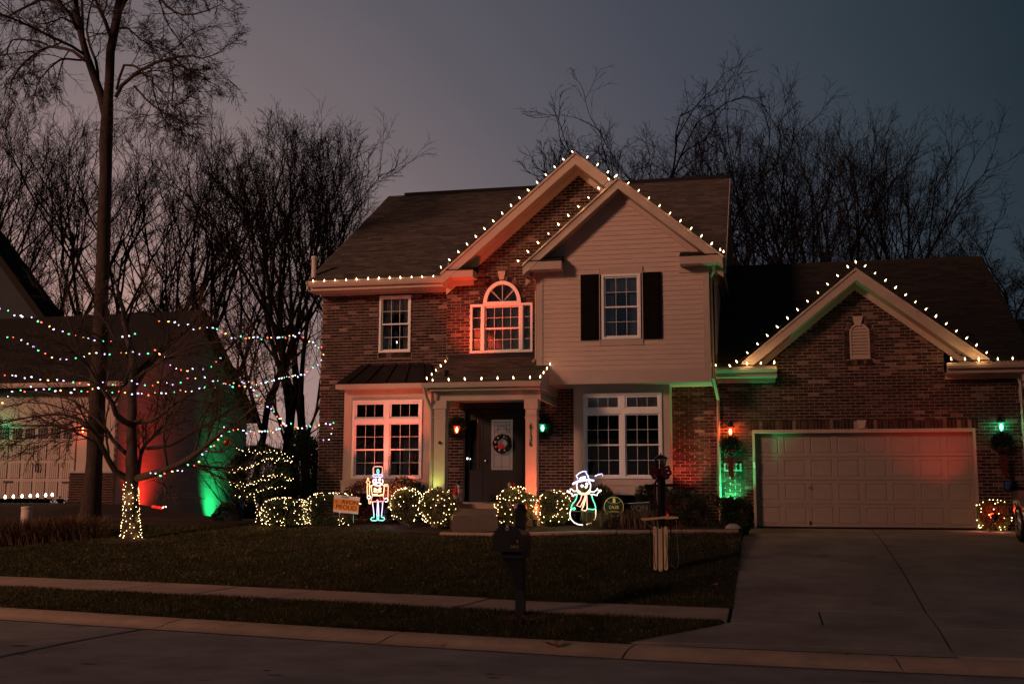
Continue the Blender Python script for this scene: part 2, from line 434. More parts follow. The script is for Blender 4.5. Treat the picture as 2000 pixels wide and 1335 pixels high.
sheet('grass_verge_soil', frange(-60, -16, 22)[:-1]+frange(-16, -.5, 50), lambda x: (max(yc(x)+.01, flare(x)+.01), max(yn(x)-.01, flare(x)+.02)), 10, T, 'soil', skirt=.2)
sheet('far_ground', frange(-160, 160, 40), lambda x: (25.3 if x > -12 else 34.1, 260), 30, lambda x, y: 1.0 if x > -12 else T(x, min(y, 40))-.01, 'soil')
sheet('side_ground', frange(9, 160, 20), lambda x: (12.5, 25.25), 12, lambda x, y: D(y)-.02, 'soil')
sheet('opposite_ground', frange(-160, 160, 20), lambda x: (-120, -30.1), 8, lambda x, y: .0, 'soil')

# sidewalk slabs
walk = bpy.data.objects.new('sidewalk', None); COL.objects.link(walk); walk['kind'] = 'structure'
xsl = [DX-.02, -2.2, -3.74, -5.15, -6.6, -8.01, -9.48, -11.01, -12.55]
while xsl[-1] > -34: xsl.append(xsl[-1]-1.5)
MB().quad((-60, yn(-60), .0), (-.47, yn(-.47)+.02, .11), (-.47, yf(-.47)-.02, .16), (-60, yf(-60), .0))
def walkpt(x, s, lift=0):
    y1 = yf(x); xx = x if x > DX-.06 else x-.23*(1-s)*(y1-yn(x)); xx = min(xx, DX-.02)
    a, b = yn(xx), yf(xx)
    y = b*s+a*(1-s) if s < 1 else y1
    return (xx, y, .15+.05*s+lift)
for i in range(len(xsl)-1):
    g = .014; xr_, xl_ = xsl[i]-g, xsl[i+1]+g
    mb = MB(); lf = random.Random(i).uniform(-.004, .006)
    n = 3
    P = [[tuple(Vector(walkpt(xl_, v/2, lf)).lerp(Vector(walkpt(xr_, v/2, lf)), u/n)) for u in range(n+1)] for v in range(3)]
    for v in range(2):
        for u in range(n): mb.quad(P[v][u], P[v][u+1], P[v+1][u+1], P[v+1][u])
    for seq in (P[0], [r[-1] for r in P], P[-1][::-1], [r[0] for r in P][::-1]):
        for p, q in zip(seq, seq[1:]): mb.quad((p[0], p[1], p[2]-.08), (q[0], q[1], q[2]-.08), q, p)
    mb.build('slab', 'concrete_walk', walk)
sheet('sidewalk_bed', frange(-60, -.46, 60), lambda x: (yn(x)-.03, yf(x)+.03), 1, lambda x, y: T(x, y)-.03, 'joint', kind=None, parent=walk).name = 'bed'

# rolled kerb segments
curb = bpy.data.objects.new('kerb', None); COL.objects.link(curb); curb['kind'] = 'structure'
jx = [(60, 60), (28, 28.2), (22, 22.2), (16, 16.2), (10, 10.2), (4.2, 4.35), (1.2, 1.32), (-1.4, -1.48), (-4.15, -4.35), (-7.35, -7.55), (-10.5, -10.75), (-13.6, -13.9), (-16.8, -17.1), (-20, -20.3), (-24, -24.3), (-30, -30.3), (-40, -40.4), (-60, -60)]
prof = [(0, 0), (.12, .002), (.3, -.008), (.48, -.03), (.65, -.062), (.8, -.078), (1, -.08)]
for (xr1, xr2), (xl1, xl2) in zip(jx, jx[1:]):
    mb = MB(); n = max(4, int((xr1-xl1)/1.0)); g = .012
    rows = []
    for u in range(n+1):
        row = []
        for s, z in prof:
            e = u/n
            bend = math.sin(s*math.pi)*(-.06)
            xa = (xl1+g)*(1-s)+(xl2+g)*s; xb = (xr1-g)*(1-s)+(xr2-g)*s
            x = xa+(xb-xa)*e+bend*s
            ya, yb = yc(x), ye(x)
            row.append((x, ya+(yb-ya)*s, z+(0 if x < -1.3 else -.006)))
        rows.append(row)
    for a, b in zip(rows, rows[1:]):
        for j in range(len(prof)-1): mb.quad(a[j], a[j+1], b[j+1], b[j])
    for r, fl in ((rows[0], 0), (rows[-1], 1)):
        for p, q in zip(r, r[1:]):
            qd = [(p[0], p[1], p[2]-.1), (q[0], q[1], q[2]-.1), q, p]
            mb.quad(*(qd if not fl else qd[::-1]))
    bk = [r[0] for r in rows]
    for p, q in zip(bk, bk[1:]): mb.quad(p, q, (q[0], q[1], q[2]-.1), (p[0], p[1], p[2]-.1))
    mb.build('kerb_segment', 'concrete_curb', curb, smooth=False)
mb = MB()
for a, b in zip(frange(-40, 40, 80), frange(-40, 40, 80)[1:]):
    mb.quad((a, ye(a)-.03, -.079), (b, ye(b)-.03, -.079), (b, ye(b)+.012, -.0785), (a, ye(a)+.012, -.0785))
mb.build('gutter_seam', 'tar', curb)
mb = MB(); pts = [(-8.0, 6), (-7.9, 8.4), (-7.70, 10.5), (-7.74, 11.8), (-7.66, 13.2)]
for i in range(len(pts)-1):
    (x0, y0), (x1, y1) = pts[i], pts[i+1]
    for k in range(4):
        a, b = k/4, (k+1)/4; wa, wb = .035+.012*math.sin((i*4+k)*1.7), .035+.012*math.sin((i*4+k+1)*1.7)
        mb.quad((x0+(x1-x0)*a-wa, y0+(y1-y0)*a, -.081), (x0+(x1-x0)*a+wa, y0+(y1-y0)*a, -.081), (x0+(x1-x0)*b+wb, y0+(y1-y0)*b, -.081), (x0+(x1-x0)*b-wb, y0+(y1-y0)*b, -.081))
# thin dirt marks of the road
rg = random.Random(4)
o = mb.build('tar_joint', 'tar'); o['kind'] = 'structure'
mb = MB()
for k in range(46):
    x, y = rg.uniform(-9, 4.5), rg.uniform(8.5, 11.5); w, h = rg.uniform(.03, .14), rg.uniform(.012, .05); n = 9
    if k > 34: x, y = rg.uniform(.2, 4.5), rg.uniform(15, 24); h *= 1.5
    elif y > ye(x)-.2: continue
    zz_ = -.0815 if k <= 34 else D(y)+.007
    ps = [(x+w*math.cos(2*math.pi*i/n)*rg.uniform(.6, 1.2), y+h*math.sin(2*math.pi*i/n)*rg.uniform(.6, 1.2), zz_) for i in range(n)]
    b = len(mb.v); mb.v += ps; mb.f.append(tuple(range(b, b+n))); mb.t.append(.5); mb.m.append(0)
o = mb.build('oil_spots', 'tar'); o['kind'] = 'stuff'

# driveway slabs
drv = bpy.data.objects.new('driveway', None); COL.objects.link(drv); drv['kind'] = 'structure'
jl = lambda y: 1.84+(y-13.7)*.0243
def slab(xa, xb, y0, y1, nm='slab', gap=.012, s=0):
    mb = MB(); nx, ny = 4, max(2, int((y1-y0)/.5)); g = gap; lf = random.Random(s).uniform(-.003, .005)
    ys = frange(y0+g*1.6, y1-g*1.6, ny); rows = []
    for y in ys:
        a, b = (xa(y) if callable(xa) else xa)+g, (xb(y) if callable(xb) else xb)-g
        rows.append([(a+(b-a)*u/nx, y, D(y)+lf) for u in range(nx+1)])
    for a, b in zip(rows, rows[1:]):
        for u in range(nx): mb.quad(a[u], a[u+1], b[u+1], b[u])
    for seq in (rows[0], [r[-1] for r in rows], rows[-1][::-1], [r[0] for r in rows][::-1]):
        for p, q in zip(seq, seq[1:]): mb.quad((p[0], p[1], p[2]-.08), (q[0], q[1], q[2]-.08), q, p)
    mb.build(nm, 'concrete_drive', drv)
xL = DX
slab(xL, jl, 14.9, 25.0, s=1); slab(jl, 9, 14.9, 24.55, s=2); slab(jl, 9, 24.55, 25.0, s=11)
slab(xL, .6, 13.72, 14.9, s=3); slab(.6, jl, 13.72, 14.9, s=4); slab(jl, 4.4, 13.72, 14.9, s=5); slab(4.4, 9, 13.72, 14.9, s=6)
# apron (flared)
def xflare(y): return -1.5+(y-12.58)/(13.74-12.58)*1.05
slab(lambda y: max(xflare(y), -1.5), jl, 12.62, 13.72, s=7)
slab(jl, 9, 12.4, 13.72, s=8)
mb = MB(); 
for a, b in zip(frange(-1.5, jl(12.5), 8), frange(-1.5, jl(12.5), 8)[1:]):
    mb.quad((a, yc(a)+.012, -.001), (b, yc(b)+.012, -.001), (b, 12.61, D(12.61)), (a, 12.61, D(12.61)))
mb.build('slab', 'concrete_drive', drv)
sheet('bed', frange(DX+.02, 9, 10), lambda x: (12.45, 25.05), 40, lambda x, y: D(y)-.03, 'joint', kind=None, parent=drv)
mb = MB(); mb.box(DX-.1, 9, 25.0, 25.4, .5, .985); mb.build('threshold', 'concrete_drive', drv)

# planting beds and their kerb stones
sheet('planting_bed', frange(-14, DX-.03, 50), lambda x: (BEDY(x)+.02, 25.3), 14, lambda x, y: max(T(x, y), .85)+.035+.02*math.sin(x*7)*math.sin(y*6), 'mulch', skirt=.2)
edging = bpy.data.objects.new('bed_edging', None); COL.objects.link(edging); edging['kind'] = 'structure'
ex = [DX-.05, -1.55, -2.75, -3.95, -5.15, -6.3]
for i in range(len(ex)-1):
    a, b = ex[i+1]+.01, ex[i]-.01; mb = MB(); n = 3
    zz = lambda x: T(x, BEDY(x))+.045
    for k in range(n):
        x0, x1 = a+(b-a)*k/n, a+(b-a)*(k+1)/n; y0, y1 = BEDY(x0), BEDY(x1)
        mb.hexa([(x0, y0-.13, .6), (x1, y1-.13, .6), (x1, y1+.02, .6), (x0, y0+.02, .6), (x0, y0-.13, zz(x0)), (x1, y1-.13, zz(x1)), (x1, y1+.02, zz(x1)+.01), (x0, y0+.02, zz(x0)+.01)])
    mb.build('edging_stone', 'concrete_walk', edging)

# ------------------------------------------------------------------ the house
HOUSE = thing('brick_house', (-4, 25.2, 1.0), 'two storey brick house with beige siding, three gables and a wide garage', 'house')
PA = 25.2; PB = 24.8; PC = 24.1; PG = 25.2
brick_cells = []     # (x0,x1,y,z0,z1,vertical?) of every laid brick
BH, BL, BJ = .0686, .213, .0125
def tone(rng, x, z):
    c = .5+.5*math.sin(x*1.9+math.sin(z*2.3)*1.5+z*.7)*math.cos(z*1.7-x*.6)
    t = rng.random()
    if t < .06+.17*c*c: return rng.uniform(.72, 1)
    if t < .28+.1*c: return rng.uniform(.5, .7)
    return rng.uniform(0, .5)
def lay(yp, z0, z1, xl, xr, holes=(), seed=0, parent=None, name='brick_wall', depth=.012, hole_fn=None):
    """running-bond courses on the plane y=yp between xl(z) and xr(z), leaving holes (x0,x1,z0,z1)"""
    rng = random.Random(seed); mort = MB(); row = 0; z = z0
    fl = (lambda v: v) if callable(xl) else None
    while z < z1-.01:
        zt = min(z+BH, z1); zm = (z+zt)/2
        a, b = (xl(zm) if callable(xl) else xl), (xr(zm) if callable(xr) else xr)
        if b-a > .02:
            segs = [(a, b)]
            hs = [(h[0], h[1]) for h in holes if h[2] < zm < h[3]]
            if hole_fn: hs += hole_fn(zm)
            for h0, h1 in hs:
                new = []
                for s0, s1 in segs:
                    if h1 <= s0 or h0 >= s1: new.append((s0, s1)); continue
                    if h0 > s0: new.append((s0, h0))
                    if h1 < s1: new.append((h1, s1))
                segs = new
            off = (row % 2)*BL/2 + rng.uniform(-.004, .004)
            for s0, s1 in segs:
                if s1-s0 < .01: continue
                mort.quad((s0, yp+depth*.75, z), (s1, yp+depth*.75, z), (s1, yp+depth*.75, zt), (s0, yp+depth*.75, zt))
                k0 = math.floor((s0-off)/BL)
                x = off+k0*BL
                while x < s1:
                    c0, c1 = max(x+BJ/2, s0), min(x+BL-BJ/2, s1)
                    if c1-c0 > .035:
                        brick_cells.append((c0, c1, yp+rng.uniform(-.0015, .0015), z+BJ/2, zt-BJ/2, tone(rng, x, z), depth, (c0 > s0+1e-6 or True) and abs(c1-c0-(BL-BJ)) < .001))
                    x += BL
        z += BH; row += 1
    return mort.build(name, 'mortar', parent or HOUSE)
def soldier(x0, x1, yp, z0, z1, n, seed=0, skew=0):
    rng = random.Random(seed); w = (x1-x0)/n
    for i in range(n):
        a = x0+i*w
        brick_cells.append((a+.005, a+w-.005, yp, z0+.004, z1-.004, tone(rng, a, z0), .03, False))

Z0 = .7
# upper left window, arched window, other openings
UW = (X(741, 633, PA), X(802.5, 633, PA), Z(770, 688, PA), Z(770, 577.5, PA))
friZ = Z(760, 574, PA)
lay(PA, Z0, friZ, -10.24, -7.02, holes=[UW, (-9.46, -7.39, 1.2, 3.75)], seed=1)
AW = dict(x0=X(919, 640, PB), x1=X(1040.5, 640, PB), z0=Z(980, 688.5, PB), z1=Z(980, 593, PB), ax0=X(944.5, 590, PB), ax1=X(1018, 590, PB), az=Z(980, 549, PB))
acx, acr = (AW['ax0']+AW['ax1'])/2, (AW['ax1']-AW['ax0'])/2
acz = AW['z1']; arh = AW['az']-acz
def arch_hole(zm):
    if acz-.02 < zm < acz+arh+.11:
        q = max(0, 1-((zm-acz)/(arh+.11))**2); w = (acr+.11)*math.sqrt(q)
        return [(acx-w, acx+w)]
    return []
bap = wy(1130, 338, PB); SB = .864
bapx, bapz = bap.x, bap.z
ptop = Z(960, 699, PB)
lay(PB, ptop-.1, bapz-.03, lambda z: max(-7.03, bapx-(bapz-z)/SB), lambda z: min(-1.6, bapx+(bapz-z)/SB), holes=[(AW['x0'], AW['x1'], AW['z0'], AW['z1'])], seed=2, hole_fn=arch_hole)
# return side of the projecting bay
MB().box(-7.03, -7.0, PB+.02, PA+.1, ptop-.3, 7.0).build('bay_return', 'mortar', HOUSE)
# ground floor brick: left of the door, right of the porch and right of the boxed window
DRW = (X(905, 880, PA), X(1029, 880, PA), 1.0, Z(960, 788, PA))
BRW = (X(1121, 850, PA), X(1312, 850, PA), 1.0, 4.1)
botC = Z(1380, 745, PC)
lay(PA, Z0, botC+.1, -7.02, -.98, holes=[DRW, (BRW[0]+.05, BRW[1]-.15, 1.0, 4.4)], seed=3)
# garage front with its gable
GDx0, GDx1, GDz0, GDz1 = X(1471, 935, PG), X(1910, 935, PG), 1.0, Z(1700, 839, PG)
gap = wy(1673, 562, PG); SG = .845
gfr = Z(1450, 748, PG)
gl_, gr_ = X(1517, 720, PG), X(1844, 720, PG)
def gxl(z): return -1.0 if z < gfr else max(gl_, gap.x-(gap.z-z)/SG)
def gxr(z): return 5.17 if z < gfr else min(gr_, gap.x+(gap.z-z)/SG)
LV = dict(x0=X(1660, 680, PG), x1=X(1699, 680, PG), z0=Z(1678, 701, PG), zs=Z(1678, 650, PG))
lcx, lr = (LV['x0']+LV['x1'])/2, (LV['x1']-LV['x0'])/2
def louvre_hole(zm):
    if LV['z0'] < zm <= LV['zs']: return [(LV['x0']-.09, LV['x1']+.09)]
    if LV['zs'] < zm < LV['zs']+lr+.1:
        w = math.sqrt(max(0, (lr+.1)**2-(zm-LV['zs'])**2)); return [(lcx-w, lcx+w)]
    return []
SOLz0 = GDz1+.02; SOLz1 = SOLz0+.20
lay(PG, .85, gap.z-.02, gxl, gxr, holes=[(GDx0, GDx1, .5, GDz1+.02), (X(1463, 828, PG), X(1911, 825, PG), SOLz0-.03, SOLz1)], seed=4, hole_fn=louvre_hole)
soldier(X(1463, 828, PG), X(1672, 825, PG)-.05, PG, SOLz0-.02, SOLz1, 31, 5); soldier(X(1688, 828, PG)+.05, X(1911, 825, PG), PG, SOLz0-.02, SOLz1, 32, 6)
soldier(UW[0]-.02, UW[1]+.02, PA-.012, UW[2]-.13, UW[2]-.005, 12, 7)
soldier(AW['x0'], AW['x1'], PB-.012, AW['z0']-.15, AW['z0']-.005, 24, 8)
soldier(LV['x0']-.05, LV['x1']+.05, PG-.01, LV['z0']-.12, LV['z0']-.01, 8, 9)
# the individual bricks: the biggest in the picture are those right of the garage door and above it
cam_v = Vector((0, 0, CAMZ))
full = [c for c in brick_cells if c[7]]
def vis(c):   # nearest to the camera, out of the shrubs
    p = Vector(((c[0]+c[1])/2, c[2], (c[3]+c[4])/2)); return (p-cam_v).dot(FW)
cand = [c for c in full if abs(c[2]-PG) < .01 and c[0] > 3.0 and c[3] > 1.9]
cand.sort(key=vis); indiv = cand[:290]; ind = set(id(c) for c in indiv)
tones = [.05, .15, .25, .35, .45, .55, .65, .75, .85, .95]
bm_ = [MB().box(-(BL-BJ)/2, (BL-BJ)/2, 0, .02, -(BH-BJ)/2, (BH-BJ)/2, t).mesh('brick', 'brick') for t in tones]
bm_i = 0
for c in indiv:
    o = bpy.data.objects.new('brick', bm_[min(9, int(c[5]*10))]); COL.objects.link(o); o.parent = HOUSE
    o.location = Vector(((c[0]+c[1])/2, c[2], (c[3]+c[4])/2))-Vector(HOUSE.location)
mb = MB()
for c in brick_cells:
    if id(c) in ind: continue
    x0, x1, y, z0, z1, t, dep, _ = c; n = len(mb.v)
    mb.v += [(x0, y, z0), (x1, y, z0), (x1, y, z1), (x0, y, z1), (x0, y+.02, z0), (x1, y+.02, z0), (x1, y+.02, z1), (x0, y+.02, z1)]
    for f in ((0, 1, 2, 3), (0, 4, 5, 1), (1, 5, 6, 2), (2, 6, 7, 3), (3, 7, 4, 0)): mb.f.append(tuple(n+i for i in f)); mb.t.append(t); mb.m.append(0)
# arch voussoirs
rng = random.Random(12)
def voussoirs(cx, cz, rx, rz, th, yp, a0, a1, n, skip=None):
    for i in range(n):
        t0, t1 = a0+(a1-a0)*(i+.06)/n, a0+(a1-a0)*(i+.94)/n
        if skip and skip[0] < (t0+t1)/2 < skip[1]: continue
        P = [(cx+rx*math.cos(t0), cz+rz*math.sin(t0)), (cx+(rx+th)*math.cos(t0), cz+(rz+th)*math.sin(t0)), (cx+(rx+th)*math.cos(t1), cz+(rz+th)*math.sin(t1)), (cx+rx*math.cos(t1), cz+rz*math.sin(t1))]
        mb.prism(P, yp, yp+.03, tone(rng, P[0][0], P[0][1]))
voussoirs(acx, acz, acr+.004, arh+.004, .105, PB-.004, 0, math.pi, 28, (1.42, 1.72))
voussoirs(lcx, LV['zs'], lr, lr, .09, PG-.004, 0, math.pi, 14, (1.3, 1.84))
for k in range(8):
    zz = LV['z0']+(LV['zs']-LV['z0'])*(k+.05)/8; z2 = LV['z0']+(LV['zs']-LV['z0'])*(k+.92)/8
    mb.box(LV['x0']-.088, LV['x0']-.004, PG-.004, PG+.02, zz, z2, rng.random()*.7); mb.box(LV['x1']+.004, LV['x1']+.088, PG-.004, PG+.02, zz, z2, rng.random()*.7)
o = mb.build('remaining_bricks', 'brick', HOUSE); o['kind'] = 'stuff'
MB().prism([(acx+(acr+.11)*math.cos(t), acz+(arh+.11)*math.sin(t)) for t in frange(0, math.pi, 24)], PB+.01, PB+.05).build('arch_mortar', 'mortar', HOUSE)
MB().prism([(LV['x0']-.1, LV['z0']-.14), (LV['x1']+.1, LV['z0']-.14), (LV['x1']+.1, LV['zs'])]+[(lcx+(lr+.1)*math.cos(t), LV['zs']+(lr+.1)*math.sin(t)) for t in frange(0, math.pi, 16)], PG+.009, PG+.04).build('louvre_mortar', 'mortar', HOUSE)
MB().box(X(1463, 828, PG), X(1911, 825, PG), PG+.009, PG+.05, SOLz0-.03, SOLz1).build('lintel_mortar', 'mortar', HOUSE)
MB().box(UW[0]-.03, UW[1]+.03, PA-.003, PA+.03, UW[2]-.14, UW[2]-.002).build('sill_mortar', 'mortar', HOUSE)
MB().box(AW['x0'], AW['x1'], PB-.003, PB+.03, AW['z0']-.155, AW['z0']-.002).build('sill_mortar', 'mortar', HOUSE)
# keystones
def key(px, py0, py1, w0, w1, Y):
    a, b = wy(px, py0, Y), wy(px, py1, Y); s = Y/F_PX*1.02
    MB().prism([(b.x-w1*s/2, b.z), (b.x+w1*s/2, b.z), (a.x+w0*s/2, a.z), (a.x-w0*s/2, a.z)], Y-.035, Y+.02).build('keystone', 'keystone', HOUSE)
key(980, 529.5, 546.5, 16, 9, PB); key(1675, 618, 636, 18.5, 10, PG); key(1682.5, 820, 836.5, 17, 10, PG)
# louvred vent
lv = MB(); ar = [(lcx+lr*math.cos(t), LV['zs']+lr*math.sin(t)) for t in frange(0, math.pi, 16)]
ins = .035
outer = [(LV['x1'], LV['z0'])]+ar+[(LV['x0'], LV['z0'])]
inner = [(LV['x1']-ins, LV['z0']+ins*1.6)]+[(lcx+(lr-ins)*math.cos(t), LV['zs']+(lr-ins)*math.sin(t)) for t in frange(0, math.pi, 16)]+[(LV['x0']+ins, LV['z0']+ins*1.6)]
def ring(mb, outer, inner, y0, y1):
    k = len(outer)
    for i in range(k):
        j = (i+1) % k; o1, o2, i1, i2 = outer[i], outer[j], inner[i], inner[j]
        mb.quad((o1[0], y0, o1[1]), (i1[0], y0, i1[1]), (i2[0], y0, i2[1]), (o2[0], y0, o2[1]))
        mb.quad((i1[0], y0, i1[1]), (i1[0], y1, i1[1]), (i2[0], y1, i2[1]), (i2[0], y0, i2[1]))
        mb.quad((o1[0], y0, o1[1]), (o2[0], y0, o2[1]), (o2[0], y1, o2[1]), (o1[0], y1, o1[1]))
ring(lv, outer, inner, PG-.02, PG+.04)
vent = lv.build('louvred_vent', 'trim_beige', HOUSE)
nsl = 10
for k in range(nsl):
    z = LV['z0']+.05+(LV['zs']+lr-.05-LV['z0']-.05)*k/nsl; dz = (LV['zs']+lr-.1-LV['z0'])/nsl
    h = max(0, z+dz/2-LV['zs']); w = (lr-ins) if h <= 0 else math.sqrt(max(.0004, (lr-ins)**2-h*h))
    MB().hexa([(lcx-w, PG-.012, z), (lcx+w, PG-.012, z), (lcx+w, PG, z), (lcx-w, PG, z), (lcx-w, PG+.02, z+dz*.85), (lcx+w, PG+.02, z+dz*.85), (lcx+w, PG+.03, z+dz*.85), (lcx-w, PG+.03, z+dz*.85)]).build('slat', 'trim_beige', vent)

# body behind the fronts (dark rooms, side walls)
b_ = MB(); b_.box(-10.22, -1.02, 26.7, 36, .5, 6.5); b_.box(-1.0, 5.15, 25.9, 34.5, .5, 4.2); b_.build('inner_wall', 'dark_room', HOUSE)
s_ = MB(); s_.box(-10.24, -10.2, PA+.02, 36.1, .5, 6.6); s_.box(-1.0, -.96, PA+.05, 36.1, .5, 6.6); s_.box(5.13, 5.17, PG+.02, 34.6, .5, 4.3); s_.build('side_wall', 'siding_beige', HOUSE)
g_ = MB(); g_.v += [(-.97, 25.2, 6.6), (-.97, 36.1, 6.6), (-.97, 30.4, 10.1), (-10.2, 25.2, 6.6), (-10.2, 36.1, 6.6), (-10.2, 30.4, 10.1)]; g_.f += [(0, 1, 2), (5, 4, 3)]; g_.t += [.5, .5]; g_.m += [0, 0]
g_.build('gable_end_wall', 'siding_beige', HOUSE)

# ---------------- roofs: real courses of shingle tabs
def roof_plane(P0, P1, up, length, ul, ur, mat='shingle', seed=0, e=.135, tab=.30, thick=.006, parent=None, stop=None):
    """P0->P1 is the eave line, up the unit vector up the slope; ul/ur(v) clip along the eave"""
    rng = random.Random(seed); P0, P1 = Vector(P0), Vector(P1); U = (P1-P0).normalized(); N = U.cross(up).normalized()
    if N.z < 0: N = -N
    mb = MB(); v = 0.0; r = 0
    while v < length-.001:
        v1 = min(v+e, length); a, b = ul((v+v1)/2), ur((v+v1)/2)
        u = a-rng.uniform(0, tab); 
        while u < b:
            w = tab*rng.uniform(.5, 1.3); c0, c1 = max(u, a), min(u+w, b)
            if c1-c0 > .01:
                t = min(1, max(0, rng.gauss(.5, .28))); lift = thick*rng.uniform(.8, 1.8)
                A, B = P0+U*c0+up*v+N*lift, P0+U*c1+up*v+N*lift; C, Dd = P0+U*c1+up*v1+N*.001, P0+U*c0+up*v1+N*.001
                mb.quad(A, B, C, Dd, t); mb.quad(P0+U*c0+up*v-N*.004, P0+U*c1+up*v-N*.004, B, A, 0)
            u += w
        v = v1; r += 1
    o = mb.build('shingles', mat, parent or HOUSE); o['kind'] = 'stuff'; return o
E0y, E0z = 24.64, 6.64; RDy, RDz = 30.4, 10.24
upm = Vector((0, RDy-E0y, RDz-E0z)); Lm = upm.length; upm.normalize()
XL, XR = -10.40, -.74
def main_z(y): return E0z+(y-E0y)*(RDz-E0z)/(RDy-E0y)
roof_plane((XL, E0y, E0z), (XR, E0y, E0z), upm, Lm, lambda v: 0, lambda v: (-7.03-XL) if E0y+upm.y*v < 25.25 else XR-XL, seed=21)
def slab_roof(pts, thick, name, mat='soffit'):
    """pts: 4 corners of the top plane, thickened downward"""
    P = [Vector(p) for p in pts]; mb = MB(); dn = Vector((0, 0, -thick))
    mb.hexa([P[0]+dn, P[1]+dn, P[2]+dn, P[3]+dn, P[0]-Vector((0, 0, .004)), P[1]-Vector((0, 0, .004)), P[2]-Vector((0, 0, .004)), P[3]-Vector((0, 0, .004))])
    return mb.build(name, mat, HOUSE)
slab_roof([(XL, E0y, E0z), (-7.03, E0y, E0z), (-7.03, RDy, RDz), (XL, RDy, RDz)], .12, 'roof')
slab_roof([(-7.029, 25.25, main_z(25.25)), (XR, 25.25, main_z(25.25)), (XR, RDy, RDz), (-7.029, RDy, RDz)], .12, 'roof')
slab_roof([(XL, RDy, RDz), (XR, RDy, RDz), (XR, 36.2, 6.6), (XL, 36.2, 6.6)], .12, 'roof')
MB().hexa([(-9.9, RDy-.12, RDz-.06), (XR, RDy-.12, RDz-.06), (XR, RDy+.12, RDz-.06), (-9.9, RDy+.12, RDz-.06), (-9.9, RDy-.08, RDz+.05), (XR, RDy-.08, RDz+.05), (XR, RDy+.08, RDz+.05), (-9.9, RDy+.08, RDz+.05)]).build('ridge_vent', 'metal_roof', HOUSE)
# rake boards of the main roof, both ends
for x0, x1 in ((XL-.02, XL+.02), (XR-.0, XR+.03)):
    MB().hexa([(x0, E0y, E0z-.2), (x1, E0y, E0z-.2), (x1, RDy, RDz-.2), (x0, RDy, RDz-.2), (x0, E0y, E0z-.01), (x1, E0y, E0z-.01), (x1, RDy, RDz-.01), (x0, RDy, RDz-.01)]).build('rake_board', 'trim_beige', HOUSE)
# eave of the left wing: gutter, fascia, soffit, frieze
def gutter(x0, x1, yf_, ztop, h=.11, d=.11, parent=None, name='gutter'):
    mb = MB(); pr = [(yf_, ztop-h), (yf_-d*.75, ztop-h), (yf_-d, ztop-h*.45), (yf_-d, ztop-.012), (yf_-d-.012, ztop-.012), (yf_-d-.012, ztop), (yf_-d+.01, ztop), (yf_-d+.01, ztop-h*.4), (yf_-.01, ztop-h*.4), (yf_, ztop)]
    k = len(pr); n = len(mb.v)
    mb.v += [(x0, a, b) for a, b in pr]+[(x1, a, b) for a, b in pr]
    mb.f += [tuple(range(n, n+k)), tuple(range(n+2*k-1, n+k-1, -1))]+[(n+i, n+(i+1) % k, n+k+(i+1) % k, n+k+i) for i in range(k)]
    mb.t += [.5]*(k+2); mb.m += [0]*(k+2)
    return mb.build(name, 'trim_beige', parent or HOUSE)
gz = Z(740, 546, 24.6)
gutter(X(604.5, 552, 24.6), X(864, 545, 24.6)+.02, 24.7, gz)
MB().box(-10.4, -7.03, 24.7, 24.73, gz-.19, gz).build('fascia', 'trim_beige', HOUSE)
MB().box(-10.4, -7.03, 24.73, PA+.02, gz-.19, gz-.17).build('soffit', 'soffit', HOUSE)
MB().box(-10.26, -7.0, PA-.05, PA+.02, friZ, gz-.19).build('frieze_board', 'trim_beige', HOUSE)

